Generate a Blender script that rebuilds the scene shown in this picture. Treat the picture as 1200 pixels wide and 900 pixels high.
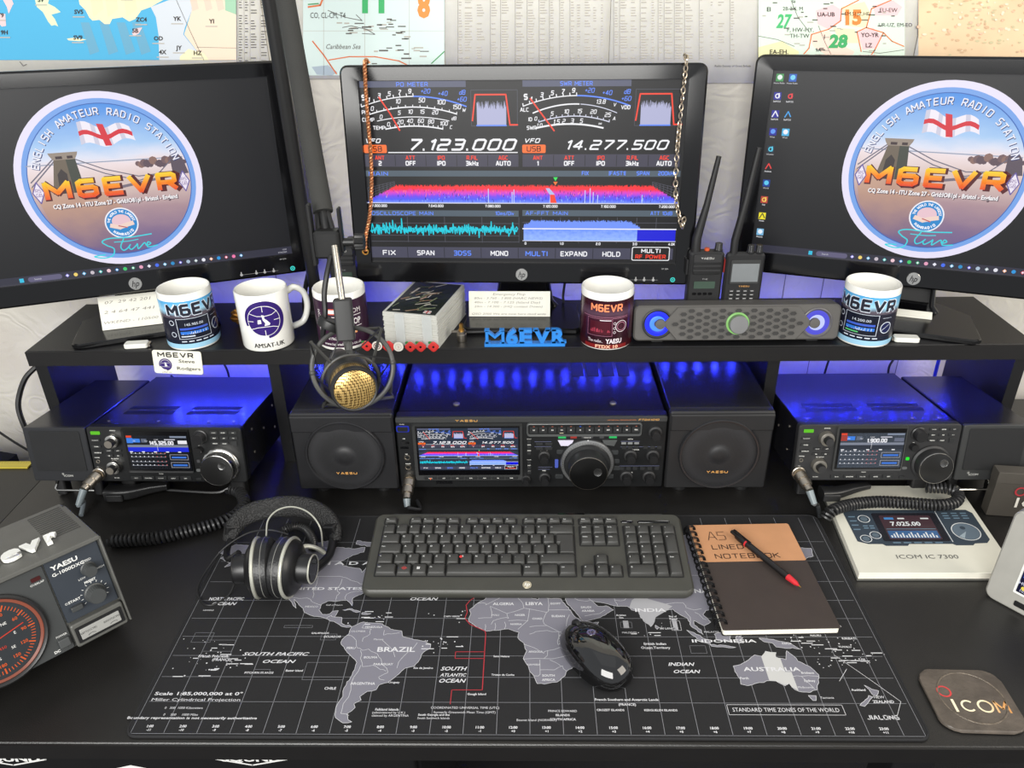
import bpy, bmesh, math, random
from mathutils import Matrix, Vector
from math import pi, sin, cos, radians as R
random.seed(7)
for o in list(bpy.data.objects): bpy.data.objects.remove(o)
scene = bpy.context.scene
COL = scene.collection
def lin(c):
    return tuple(((v/255)/12.92 if v/255 <= .04045 else ((v/255+.055)/1.055)**2.4) for v in c)

# ------------------------------------------------------------ camera
FPX, PIT, YAW, ROLL = 924.6, 0.4912, -0.0258, 0.0184
CAM = Vector((0.0096, -0.5858, 0.7623))
_f = Vector((sin(YAW)*cos(PIT), cos(YAW)*cos(PIT), -sin(PIT)))
_r = Vector((cos(YAW), -sin(YAW), 0)); _d = _f.cross(_r)
RX = _r*cos(ROLL)+_d*sin(ROLL); DX = -_r*sin(ROLL)+_d*cos(ROLL)
cd = bpy.data.cameras.new('camera'); cam = bpy.data.objects.new('camera', cd); COL.objects.link(cam)
cam.matrix_world = Matrix(((RX.x, -DX.x, -_f.x, CAM.x), (RX.y, -DX.y, -_f.y, CAM.y), (RX.z, -DX.z, -_f.z, CAM.z), (0, 0, 0, 1)))
cd.sensor_width = 36; cd.lens = FPX/1200*36; cd.clip_start = .02
scene.camera = cam
def at(x, y, z=None, Y=None, X=None):            # point of the room seen at a pixel, on a plane of known height or distance
    d = RX*((x-600)/FPX)+DX*((y-450)/FPX)+_f
    t = (z-CAM.z)/d.z if z is not None else (Y-CAM.y)/d.y if Y is not None else (X-CAM.x)/d.x
    return CAM+d*t

# ------------------------------------------------------------ world and lights
w = bpy.data.worlds.new('room_light'); scene.world = w; w.use_nodes = True
bg = w.node_tree.nodes['Background']; bg.inputs[0].default_value = (.93, .96, 1, 1); bg.inputs[1].default_value = .55
def area(name, loc, target, sx, sy, power, col):
    l = bpy.data.lights.new(name, 'AREA'); l.shape = 'RECTANGLE'; l.size = sx; l.size_y = sy; l.energy = power; l.color = col
    o = bpy.data.objects.new(name, l); COL.objects.link(o); o.location = loc
    o.rotation_euler = (Vector(target)-Vector(loc)).to_track_quat('-Z', 'Y').to_euler()
    return o
area('window_daylight', (1.9, -.7, 1.25), (.2, .7, .2), 1.2, 1.3, 26, (1, .92, .8))
area('room_daylight', (-.7, -2.2, 1.35), (0, .6, .35), 2.4, 1.5, 122, (1, .985, .95))
area('ceiling_bounce', (0, .1, 2.2), (0, .3, 0), 2.2, 1.6, 1.5, (1, .97, .92))
scene.view_settings.view_transform = 'Standard'; scene.view_settings.look = 'None'
scene.view_settings.exposure = 0; scene.view_settings.gamma = 1

# ------------------------------------------------------------ materials
MATS = {}
def mat(name, c, rough=.5, metal=0, emit=0, bump=0, bscale=200, var=.06, vscale=30, coat=0, alpha=1, trans=0, spec=.5):
    if name in MATS: return MATS[name]
    m = bpy.data.materials.new(name); m.use_nodes = True; nt = m.node_tree; N = nt.nodes; L = nt.links
    b = N['Principled BSDF']; cl = lin(c)
    if emit:
        b.inputs['Base Color'].default_value = (.004, .004, .004, 1); b.inputs['Emission Color'].default_value = (*cl, 1)
        b.inputs['Emission Strength'].default_value = emit
    else:
        if var:
            tc = N.new('ShaderNodeTexCoord'); ns = N.new('ShaderNodeTexNoise'); ns.inputs['Scale'].default_value = vscale; ns.inputs['Detail'].default_value = 3
            rp = N.new('ShaderNodeValToRGB'); e = rp.color_ramp.elements
            e[0].position = .3; e[1].position = .7
            e[0].color = (*[v*(1-var) for v in cl], 1); e[1].color = (*[min(1, v*(1+var)) for v in cl], 1)
            L.new(tc.outputs['Object'], ns.inputs['Vector']); L.new(ns.outputs['Fac'], rp.inputs[0]); L.new(rp.outputs[0], b.inputs['Base Color'])
        else: b.inputs['Base Color'].default_value = (*cl, 1)
    if bump:
        tc2 = N.new('ShaderNodeTexCoord'); n2 = N.new('ShaderNodeTexNoise'); n2.inputs['Scale'].default_value = bscale; n2.inputs['Detail'].default_value = 4
        bp = N.new('ShaderNodeBump'); bp.inputs['Strength'].default_value = bump; bp.inputs['Distance'].default_value = .001
        L.new(tc2.outputs['Object'], n2.inputs['Vector']); L.new(n2.outputs['Fac'], bp.inputs['Height']); L.new(bp.outputs[0], b.inputs['Normal'])
    b.inputs['Roughness'].default_value = rough; b.inputs['Metallic'].default_value = metal
    b.inputs['Coat Weight'].default_value = coat; b.inputs['Specular IOR Level'].default_value = spec
    if trans: b.inputs['Transmission Weight'].default_value = trans
    if alpha < 1: b.inputs['Alpha'].default_value = alpha
    MATS[name] = m; return m
def em(c, s=1.0): return mat('lit_%d_%d_%d_%d' % (*c, int(s*100)), c, .35, emit=s, spec=.25)
def ink(c, rough=.5): return mat('ink_%d_%d_%d_%d' % (*c, int(rough*100)), c, rough, var=0)
def ramp_mat(name, stops, axis=1, emit=1, noise=0, nscale=(1, 1), rough=.35):
    """colour ramp over the printed picture's own u/v, with optional streaks"""
    if name in MATS: return MATS[name]
    m = bpy.data.materials.new(name); m.use_nodes = True; nt = m.node_tree; N = nt.nodes; L = nt.links; b = N['Principled BSDF']
    uv = N.new('ShaderNodeUVMap'); sx = N.new('ShaderNodeSeparateXYZ'); L.new(uv.outputs[0], sx.inputs[0])
    v = sx.outputs[axis]
    if noise:
        mp = N.new('ShaderNodeMapping'); mp.inputs['Scale'].default_value = (nscale[0], nscale[1], 1); L.new(uv.outputs[0], mp.inputs[0])
        ns = N.new('ShaderNodeTexNoise'); ns.inputs['Scale'].default_value = 1; ns.inputs['Detail'].default_value = 5; L.new(mp.outputs[0], ns.inputs['Vector'])
        a = N.new('ShaderNodeMath'); a.operation = 'MULTIPLY_ADD'; a.inputs[1].default_value = noise; L.new(ns.outputs['Fac'], a.inputs[0]); L.new(v, a.inputs[2])
        s = N.new('ShaderNodeMath'); s.operation = 'SUBTRACT'; s.inputs[1].default_value = noise*.5; L.new(a.outputs[0], s.inputs[0]); v = s.outputs[0]
    lo, hi = stops[0][0], stops[-1][0]
    mr = N.new('ShaderNodeMapRange'); mr.inputs[1].default_value = lo; mr.inputs[2].default_value = hi; L.new(v, mr.inputs[0])
    rp = N.new('ShaderNodeValToRGB'); L.new(mr.outputs[0], rp.inputs[0]); e = rp.color_ramp.elements
    for i, (p, c) in enumerate(stops):
        q = (p-lo)/(hi-lo)
        el = e[0] if i == 0 else e[1] if i == len(stops)-1 else e.new(q)
        if i == len(stops)-1: el = e[len(e)-1]
        el.position = q; el.color = (*lin(c), 1)
    if emit:
        b.inputs['Base Color'].default_value = (.004, .004, .004, 1); L.new(rp.outputs[0], b.inputs['Emission Color']); b.inputs['Emission Strength'].default_value = emit
        b.inputs['Specular IOR Level'].default_value = .25
    else: L.new(rp.outputs[0], b.inputs['Base Color'])
    b.inputs['Roughness'].default_value = rough
    MATS[name] = m; return m
BLK = mat('black_plastic', (17, 17, 18), .45, bump=.15, bscale=900)
BLKG = mat('gloss_black_plastic', (9, 9, 11), .12)
DARK = mat('dark_grey_plastic', (36, 36, 37), .5, bump=.15, bscale=900)
CASE = mat('painted_steel_case', (24, 24, 29), .27)
FACE = mat('radio_face_plastic', (17, 18, 19), .42)
FACE2 = mat('radio_face_grey', (48, 49, 49), .45)
KNOB = mat('knob_rubber', (34, 34, 35), .3, .2)
CHROME = mat('chrome', (205, 203, 198), .2, 1)
STEEL = mat('brushed_nickel', (180, 172, 160), .32, 1)
GOLD = mat('gold_metal', (222, 172, 90), .3, 1)
SILV = mat('satin_aluminium', (150, 150, 150), .3, 1)
WHT = mat('white_ceramic', (232, 231, 224), .12, coat=.5, var=.01)
RUB = mat('black_rubber', (22, 22, 23), .5)
CORD = mat('cord_rubber', (40, 40, 41), .34)
PAPER = mat('paper', (226, 224, 212), .8, var=.03, vscale=60)
DESK = mat('black_wood_laminate', (31, 30, 29), .3, bump=.35, bscale=700, var=.12, vscale=12)

# ------------------------------------------------------------ mesh shapes: (verts, faces)
def T(x=0, y=0, z=0): return Matrix.Translation((x, y, z))
def RXm(a): return Matrix.Rotation(a, 4, 'X')
def RYm(a): return Matrix.Rotation(a, 4, 'Y')
def RZm(a): return Matrix.Rotation(a, 4, 'Z')
def S_box(x0, x1, y0, y1, z0, z1):
    v = [(x, y, z) for z in (z0, z1) for y in (y0, y1) for x in (x0, x1)]
    return v, [(0, 2, 3, 1), (4, 5, 7, 6), (0, 1, 5, 4), (2, 6, 7, 3), (0, 4, 6, 2), (1, 3, 7, 5)]
def rrect(x0, x1, y0, y1, r, seg=4):
    p = []
    for cx, cy, a0 in ((x1-r, y0+r, -90), (x1-r, y1-r, 0), (x0+r, y1-r, 90), (x0+r, y0+r, 180)):
        for i in range(seg+1):
            a = R(a0+90*i/seg); p.append((cx+r*cos(a), cy+r*sin(a)))
    return p
def inset(poly, d):
    n = len(poly); out = []
    for i in range(n):
        p, a, b = Vector(poly[i]), Vector(poly[i-1]), Vector(poly[(i+1) % n])
        t1 = (p-a); t2 = (b-p)
        n1 = Vector((-t1.y, t1.x)).normalized() if t1.length > 1e-9 else Vector((0, 0)); n2 = Vector((-t2.y, t2.x)).normalized() if t2.length > 1e-9 else Vector((0, 0))
        m = (n1+n2); m = m.normalized() if m.length > 1e-9 else n1
        out.append(tuple(p+m*d/max(.5, m.dot(n1) if n1.length else 1)))
    return out
def S_rings(rings, cap=True):                 # rings: list of lists of 3D points with equal count
    v = [p for r_ in rings for p in r_]; n = len(rings[0]); f = []
    for k in range(len(rings)-1):
        for i in range(n):
            j = (i+1) % n; f.append((k*n+i, k*n+j, (k+1)*n+j, (k+1)*n+i))
    if cap: f.append(tuple(range(n-1, -1, -1))); f.append(tuple((len(rings)-1)*n+i for i in range(n)))
    return v, f
def S_prism(poly, z0, z1, ch=0):              # ccw outline, chamfered
    q = inset(poly, ch) if ch else poly
    L = [[(x, y, z0) for x, y in q]]
    if ch: L += [[(x, y, z0+ch) for x, y in poly], [(x, y, z1-ch) for x, y in poly]]
    L += [[(x, y, z1) for x, y in q]]
    return S_rings(L)
def S_rbox(x0, x1, y0, y1, z0, z1, r=.003, ch=.001, seg=3): return S_prism(rrect(x0, x1, y0, y1, r, seg), z0, z1, ch)
def S_lathe(prof, n=24, cap=True, a0=0):
    L = [[(r*cos(a0+2*pi*i/n), r*sin(a0+2*pi*i/n), z) for i in range(n)] for r, z in prof]
    return S_rings(L, cap)
def S_cyl(r, z0, z1, n=20, ch=0, r2=None):
    r2 = r if r2 is None else r2
    return S_lathe([(r-ch, z0), (r, z0+ch), (r2, z1-ch), (r2-ch, z1)] if ch else [(r, z0), (r2, z1)], n)
def S_knob(r, h, n=24, skirt=0, grip=0):      # knurled knob along +z
    prof = ([(r*1.18, 0), (r*1.18, skirt), (r*1.04, skirt+.0005)] if skirt else [(r, 0)])+[(r, max(skirt, 0)+.001), (r*.96, h-.0008), (r*.9, h)]
    v, f = S_lathe(prof, n*2 if grip else n)
    if grip:
        v = [(x*(1-grip*(i % 2)), y*(1-grip*(i % 2)), z) if z > skirt+.0004 else (x, y, z) for i, (x, y, z) in enumerate(v)]
    return v, f
def S_sphere(r, n=12, m=8, sx=1, sy=1, sz=1):
    return S_rings([[(sx*r*sin(pi*k/m)*cos(2*pi*i/n), sy*r*sin(pi*k/m)*sin(2*pi*i/n), -sz*r*cos(pi*k/m)) for i in range(n)] for k in [.05]+list(range(1, m))+[m-.05]])
def S_torus(Rr, r, n=32, m=8, a0=0, a1=2*pi):
    full = abs(a1-a0-2*pi) < 1e-6
    pts = [(Rr*cos(a0+(a1-a0)*i/n), Rr*sin(a0+(a1-a0)*i/n), 0) for i in range(n if full else n+1)]
    return S_tube(pts, r, m, full)
def S_tube(pts, r, m=8, closed=False, up=None):
    P = [Vector(p) for p in pts]; n = len(P); rr = r if isinstance(r, (list, tuple)) else [r]*n
    rings = []; prev = None
    for i in range(n):
        if closed: t = P[(i+1) % n]-P[i-1]
        else: t = P[min(i+1, n-1)]-P[max(i-1, 0)]
        t = t.normalized() if t.length > 1e-9 else Vector((0, 0, 1))
        if prev is None:
            a = Vector((0, 0, 1)) if abs(t.z) < .9 else Vector((1, 0, 0)); nx = t.cross(a).normalized()
        else:
            nx = (prev-t*prev.dot(t)); nx = nx.normalized() if nx.length > 1e-6 else prev
        prev = nx; ny = t.cross(nx)
        rings.append([tuple(P[i]+nx*(rr[i]*cos(2*pi*k/m))+ny*(rr[i]*sin(2*pi*k/m))) for k in range(m)])
    if closed:
        v, f = S_rings(rings, False); N0 = (n-1)*m
        f += [(N0+i, N0+(i+1) % m, (i+1) % m, i) for i in range(m)]
        return v, f
    return S_rings(rings)
def spline(pts, k=8):                          # Catmull-Rom
    P = [Vector(p) for p in pts]; P = [2*P[0]-P[1]]+P+[2*P[-1]-P[-2]]; out = []
    for i in range(1, len(P)-2):
        for j in range(k):
            t = j/k; a, b, c, d = P[i-1], P[i], P[i+1], P[i+2]
            out.append(.5*((2*b)+(c-a)*t+(2*a-5*b+4*c-d)*t*t+(3*b-a-3*c+d)*t**3))
    out.append(P[-2]); return out
def helix(path, rad, pitch, spt=9):            # coiled cord centre line along a path
    P = [Vector(p) for p in path]; out = []; ph = 0; prev = None
    for i in range(len(P)-1):
        seg = P[i+1]-P[i]; Ls = seg.length; n = max(1, int(Ls/pitch*spt)); t = seg.normalized()
        a = Vector((0, 0, 1)); nx = t.cross(a).normalized() if prev is None else (prev-t*prev.dot(t)).normalized(); prev = nx; ny = t.cross(nx)
        for k in range(n):
            out.append(P[i]+seg*(k/n)+nx*rad*cos(ph)+ny*rad*sin(ph)); ph += 2*pi/spt
    return out

class MB:
    def __init__(s, M=None): s.v = []; s.f = []; s.m = []; s.mats = []; s.M = M or Matrix()
    def mi(s, m):
        if m not in s.mats: s.mats.append(m)
        return s.mats.index(m)
    def add(s, shp, m, M=None):
        v, f = shp; n = len(s.v); X = s.M @ (M or Matrix()); i = s.mi(m)
        s.v += [tuple(X @ Vector(p)) for p in v]; s.f += [tuple(a+n for a in q) for q in f]; s.m += [i]*len(f); return s
    def build(s, name, parent=None, loc=None, smooth=40, uv=None, **tg):
        me = bpy.data.meshes.new(name); me.from_pydata(s.v, [], s.f)
        for m in s.mats: me.materials.append(m)
        me.polygons.foreach_set('material_index', s.m)
        if uv:
            ul = me.uv_layers.new(name='UVMap'); li = [c for f in s.f for v in f for c in uv[v]]; ul.data.foreach_set('uv', li)
        me.update()
        if smooth:
            me.shade_smooth(); me.set_sharp_from_angle(angle=R(smooth))
        o = bpy.data.objects.new(name, me); COL.objects.link(o)
        if parent: o.parent = parent
        if loc: o.location = loc
        for k, val in tg.items():
            if val: o[k] = val
        return o
def one(name, shp, m, parent=None, M=None, loc=None, smooth=40, **tg): return MB().add(shp, m, M).build(name, parent, loc, smooth, **tg)
def thing(name, label, category, group=None, loc=(0, 0, 0), rz=0, M=None):
    o = bpy.data.objects.new(name, None); COL.objects.link(o); o.empty_display_size = .02
    if M is not None: o.matrix_world = M
    else: o.location = loc; o.rotation_euler = (0, 0, rz)
    o['label'] = label; o['category'] = category
    if group: o['group'] = group
    return o
def tagged(o, label, category, group=None):
    o['label'] = label; o['category'] = category
    if group: o['group'] = group
    return o
def struct(o): o['kind'] = 'structure'; return o
def put(o, M): o.matrix_local = M; return o
def share(name, proto, parent, M):             # alike piece sharing mesh data
    o = bpy.data.objects.new(name, proto.data); COL.objects.link(o); o.parent = parent; o.matrix_local = M; return o
def dup(root, M=None, label=None, loc=None, rz=None):
    kids = {}
    for o in bpy.data.objects:
        if o.parent: kids.setdefault(o.parent.name, []).append(o)
    r = root.copy(); COL.objects.link(r)
    if loc is not None: r.location = loc
    if rz is not None: r.rotation_euler = (0, 0, rz)
    if label: r['label'] = label
    for ch in kids.get(root.name, []):
        c = ch.copy(); COL.objects.link(c); c.parent = r
        for g in kids.get(ch.name, []):
            d = g.copy(); COL.objects.link(d); d.parent = c
    return r

# ------------------------------------------------------------ flat print (lettering, screens): thin shapes in a 2D frame
_tc = {}
def glyphs(s, bold=0, shear=0, res=2):
    if any(c in s for c in 'MWmw'): bold = 0
    k = (s, bold, shear, res)
    if k not in _tc:
        cu = bpy.data.curves.new('t', 'FONT'); cu.body = s; cu.size = 1; cu.resolution_u = res; cu.offset = bold; cu.shear = shear
        o = bpy.data.objects.new('t', cu); COL.objects.link(o)
        dg = bpy.context.evaluated_depsgraph_get(); me = o.evaluated_get(dg).to_mesh()
        v = [(p.co.x, p.co.y) for p in me.vertices]; f = [tuple(q.vertices) for q in me.polygons]
        o.evaluated_get(dg).to_mesh_clear(); bpy.data.objects.remove(o); bpy.data.curves.remove(cu)
        # the font's faces may point either way: make them all face +z
        g = []
        for q in f:
            a = sum(v[q[i-1]][0]*v[q[i]][1]-v[q[i]][0]*v[q[i-1]][1] for i in range(len(q)))
            g.append(q if a > 0 else q[::-1])
        _tc[k] = (v, g)
    return _tc[k]
CAPH = .729
class Decal:
    """fn maps (x, y, h) of the print to a point; yup False when y runs down the page"""
    def __init__(s, fn=None, eps=.00012, ydown=False, scale=1.0):
        s.v = []; s.f = []; s.m = []; s.mats = []; s.uv = []; s.eps = eps; s.fn = fn or (lambda x, y, h: (x, y, h)); s.k = scale; s.flip = ydown
    slab = 0                                     # on round things: cut every shape into upright strips this wide
    def raw(s, v, f, m, layer):
        if s.slab:
            nv = []; nf = []
            for q in f:
                P = [v[i] for i in q]; k0 = math.floor(min(p[0] for p in P)/s.slab); k1 = math.floor(max(p[0] for p in P)/s.slab)
                for k in range(k0, k1+1):
                    Q = P
                    for lim, sg in ((k*s.slab, 1), ((k+1)*s.slab, -1)):
                        out = []
                        for i in range(len(Q)):
                            a, b = Q[i-1], Q[i]; ia, ib = (a[0]-lim)*sg >= 0, (b[0]-lim)*sg >= 0
                            if ia != ib: t = (lim-a[0])/(b[0]-a[0]); out.append((lim, a[1]+(b[1]-a[1])*t))
                            if ib: out.append(b)
                        Q = out
                        if len(Q) < 3: break
                    if len(Q) >= 3: nf.append(tuple(range(len(nv), len(nv)+len(Q)))); nv += Q
            v, f = nv, nf
            if not f: return
        n = len(s.v); sg = -1 if s.flip else 1
        if m not in s.mats: s.mats.append(m)
        i = s.mats.index(m)
        s.v += [tuple(s.fn(x*s.k, sg*y*s.k, layer*s.eps)) for x, y in v]; s.uv += [(x, y) for x, y in v]
        s.f += [tuple(a+n for a in q) for q in f]; s.m += [i]*len(f)
    def poly(s, pts, m, layer=1):
        a = sum(pts[i-1][0]*pts[i][1]-pts[i][0]*pts[i-1][1] for i in range(len(pts)))
        if (a < 0) != s.flip: pts = pts[::-1]
        s.raw(pts, [tuple(range(len(pts)))], m, layer)
    def rect(s, x0, y0, x1, y1, m, layer=1, sub=1):
        for i in range(sub):
            a, b = x0+(x1-x0)*i/sub, x0+(x1-x0)*(i+1)/sub
            s.poly([(a, y0), (b, y0), (b, y1), (a, y1)], m, layer)
    def frame(s, x0, y0, x1, y1, w, m, layer=1):
        s.rect(x0, y0, x1, y0+w, m, layer); s.rect(x0, y1-w, x1, y1, m, layer); s.rect(x0, y0, x0+w, y1, m, layer); s.rect(x1-w, y0, x1, y1, m, layer)
    def rrect(s, x0, y0, x1, y1, r, m, layer=1): s.poly(rrect(x0, x1, y0, y1, r, 3), m, layer)
    def disk(s, x, y, r, m, layer=1, n=32, ry=None): s.poly([(x+r*cos(2*pi*i/n), y+(ry or r)*sin(2*pi*i/n)) for i in range(n)], m, layer)
    def ring(s, x, y, r, w, m, layer=1, n=32, a0=0, a1=360, ry=None):
        k = (ry or r)/r
        for i in range(n):
            a, b = R(a0+(a1-a0)*i/n), R(a0+(a1-a0)*(i+1)/n)
            s.poly([(x+r*cos(a), y+k*r*sin(a)), (x+r*cos(b), y+k*r*sin(b)), (x+(r-w)*cos(b), y+k*(r-w)*sin(b)), (x+(r-w)*cos(a), y+k*(r-w)*sin(a))], m, layer)
    def line(s, pts, w, m, layer=1, closed=False):
        if closed: pts = list(pts)+[pts[0]]
        for (x0, y0), (x1, y1) in zip(pts, pts[1:]):
            L = math.hypot(x1-x0, y1-y0)
            if L < 1e-9: continue
            nx, ny = -(y1-y0)/L*w/2, (x1-x0)/L*w/2; ex, ey = (x1-x0)/L*w/4, (y1-y0)/L*w/4
            s.poly([(x0-ex+nx, y0-ey+ny), (x0-ex-nx, y0-ey-ny), (x1+ex-nx, y1+ey-ny), (x1+ex+nx, y1+ey+ny)], m, layer)
    def text(s, t, x, y, h, m, layer=2, w=None, align='c', bold=0, shear=0, rot=0, res=2):
        """baseline at y, capital height h; w squeezes to a width"""
        v, f = glyphs(t, bold, shear, res)
        if not v: return
        x0, x1 = min(p[0] for p in v), max(p[0] for p in v); ky = h/CAPH; kx = w/(x1-x0) if w else ky
        off = {'c': -(x0+x1)/2, 'l': -x0, 'r': -x1}[align]; sg = -1 if s.flip else 1
        c_, s_ = cos(rot), sin(rot); pts = []
        for a, b in v:
            a, b = (a+off)*kx, b*ky
            pts.append((x+a*c_-b*s_, y+sg*(a*s_+b*c_)))
        s.raw(pts, f, m, layer)
    def arc_text(s, t, cx, cy, r, a0, a1, h, m, layer=2, bold=0, inward=False):
        n = len(t)
        for i, ch in enumerate(t):
            if ch == ' ': continue
            a = R(a0+(a1-a0)*i/(n-1)); rot = a+pi/2 if inward else a-pi/2
            stext(s, ch, cx+r*cos(a), cy+(-1 if s.flip else 1)*r*sin(a), h, m, layer, rot=rot, bold=bold)
    def build(s, name, parent=None, M=None, **tg):
        b = MB(); b.v, b.f, b.m, b.mats = s.v, s.f, s.m, s.mats
        o = b.build(name, parent, smooth=0, uv=s.uv, **tg)
        if M is not None: o.matrix_local = M
        return o

# square stroke lettering like that on radio panels: polylines in a cell 1 high
SF = {'A': (.7, ['0,0 .3,1 .4,1 .7,0', '.12,.32 .58,.32']), 'B': (.62, ['0,0 0,1 .5,1 .6,.9 .6,.6 .5,.52 0,.52', '.5,.52 .62,.42 .62,.1 .52,0 0,0']), 'C': (.62, ['.62,1 .12,1 0,.88 0,.12 .12,0 .62,0']),
 'D': (.64, ['0,0 0,1 .42,1 .64,.8 .64,.2 .42,0 0,0']), 'E': (.58, ['.58,1 0,1 0,0 .58,0', '0,.5 .5,.5']), 'F': (.58, ['.58,1 0,1 0,0', '0,.5 .5,.5']), 'G': (.66, ['.64,1 .12,1 0,.88 0,.12 .12,0 .66,0 .66,.48 .36,.48']),
 'H': (.64, ['0,0 0,1', '.64,0 .64,1', '0,.5 .64,.5']), 'I': (.0, ['0,0 0,1']), 'J': (.5, ['.5,1 .5,.12 .38,0 .12,0 0,.12']), 'K': (.62, ['0,0 0,1', '0,.45 .6,1', '.2,.6 .62,0']), 'L': (.54, ['0,1 0,0 .54,0']),
 'M': (.82, ['0,0 0,1 .41,.35 .82,1 .82,0']), 'N': (.66, ['0,0 0,1 .66,0 .66,1']), 'O': (.68, ['.12,0 0,.12 0,.88 .12,1 .56,1 .68,.88 .68,.12 .56,0 .12,0']), 'P': (.62, ['0,0 0,1 .52,1 .62,.9 .62,.52 .52,.42 0,.42']),
 'Q': (.68, ['.12,0 0,.12 0,.88 .12,1 .56,1 .68,.88 .68,.12 .56,0 .12,0', '.44,.24 .7,-.05']), 'R': (.64, ['0,0 0,1 .52,1 .62,.9 .62,.55 .52,.45 0,.45', '.36,.45 .64,0']), 'S': (.62, ['.6,1 .12,1 0,.88 0,.62 .12,.52 .5,.52 .62,.4 .62,.12 .5,0 .02,0']),
 'T': (.66, ['0,1 .66,1', '.33,1 .33,0']), 'U': (.66, ['0,1 0,.12 .12,0 .54,0 .66,.12 .66,1']), 'V': (.72, ['0,1 .36,0 .72,1']), 'W': (.96, ['0,1 .22,0 .48,.8 .74,0 .96,1']), 'X': (.66, ['0,0 .66,1', '0,1 .66,0']), 'Y': (.66, ['0,1 .33,.5 .66,1', '.33,.5 .33,0']), 'Z': (.62, ['0,1 .62,1 0,0 .62,0']),
 '0': (.62, ['.12,0 0,.12 0,.88 .12,1 .5,1 .62,.88 .62,.12 .5,0 .12,0']), '1': (.2, ['0,.8 .2,1 .2,0']), '2': (.6, ['0,1 .5,1 .6,.9 .6,.6 .5,.5 .12,.5 0,.4 0,0 .6,0']), '3': (.6, ['0,1 .5,1 .6,.9 .6,.6 .5,.52 .12,.52', '.5,.52 .6,.42 .6,.1 .5,0 0,0']),
 '4': (.62, ['.45,0 .45,1 0,.28 .62,.28']), '5': (.6, ['.6,1 .02,1 .02,.55 .5,.55 .6,.45 .6,.1 .5,0 0,0']), '6': (.62, ['.56,1 .12,1 0,.88 0,.12 .12,0 .5,0 .62,.12 .62,.45 .52,.55 0,.55']), '7': (.6, ['0,1 .6,1 .6,.9 .2,0']),
 '8': (.62, ['.12,0 0,.1 0,.42 .12,.52 0,.62 0,.9 .12,1 .5,1 .62,.9 .62,.62 .5,.52 .62,.42 .62,.1 .5,0 .12,0', '.12,.52 .5,.52']), '9': (.62, ['.62,.45 .12,.45 0,.55 0,.9 .12,1 .5,1 .62,.88 .62,.12 .5,0 .06,0']),
 '.': (.05, ['0,0 .05,0']), ',': (.05, ['.05,.05 0,-.15']), ':': (0, ['0,.2 0,.28', '0,.68 0,.76']), '-': (.36, ['0,.46 .36,.46']), '+': (.46, ['0,.48 .46,.48', '.23,.24 .23,.72']), '/': (.4, ['0,-.05 .4,1.05']), '|': (0, ['0,-.1 0,1.1']), 'h': (.5, ['0,0 0,1', '0,.55 .38,.6 .5,.5 .5,0']), 'z': (.46, ['0,.6 .46,.6 0,0 .46,0']),
 'k': (.48, ['0,0 0,1', '0,.3 .45,.62', '.18,.4 .48,0']), 'm': (.7, ['0,0 0,.6 .28,.62 .35,.52 .35,0', '.35,.52 .62,.62 .7,.52 .7,0']), 's': (.44, ['.44,.62 .06,.6 0,.42 .44,.26 .38,0 0,0']), 'd': (.5, ['.5,1 .5,0 .1,0 0,.12 0,.48 .1,.6 .5,.6']), 'i': (0, ['0,0 0,.6', '0,.82 0,.9']), 'v': (.46, ['0,.62 .23,0 .46,.62']), 'o': (.48, ['.1,0 0,.1 0,.5 .1,.6 .38,.6 .48,.5 .48,.1 .38,0 .1,0']), ' ': (.36, [])}
SF = {k: (w_, [[tuple(float(q) for q in p.split(',')) for p in l.split()] for l in ls_]) for k, (w_, ls_) in SF.items()}
def stext(D, t, x, y, h, m, layer=2, w=None, align='c', bold=0, shear=0, rot=0, res=2):
    gap = .26+bold*2; x_ = 0; out = []; wt = (.12+bold*2.2)*h
    for ch in t:
        if ch not in SF: ch = ch.upper() if ch.upper() in SF else ' '
        gw, ls_ = SF[ch]
        for l in ls_: out.append([(x_+a+b*shear, b) for a, b in l])
        x_ += gw+gap
    tot = x_-gap; hh = h-wt; kx = (w-wt)/tot if w else hh; off = {'c': -tot/2*kx, 'l': wt/2, 'r': -tot*kx-wt/2}[align]; sg = -1 if D.flip else 1
    c_, s_ = cos(rot), sin(rot)
    for l in out:
        q = []
        for a, b in l:
            a = a*kx+off; b = b*hh+wt/2; q.append((x+a*c_-b*s_, y+sg*(a*s_+b*c_)))
        D.line(q, wt, m, layer)
UP = Matrix(((1, 0, 0, 0), (0, 0, -1, 0), (0, 1, 0, 0), (0, 0, 0, 1)))   # print frame x,y,h -> x, -h, y (standing, facing -Y)
def icom_logo(D, x, y, h, w=None, mw=None, mr=None, layer=2):
    w = w or h*4.2; mw = mw or ink((225, 222, 210)); mr = mr or mw
    D.ring(x-w*.5, y+h*1.35, h*.42, h*.14, mr, layer, 14); D.line([(x-w*.38, y), (x-w*.46, y+h)], h*.15, mw, layer)
    D.text('COM', x+w*.09, y, h, mw, layer, w=w*.84)

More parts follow.
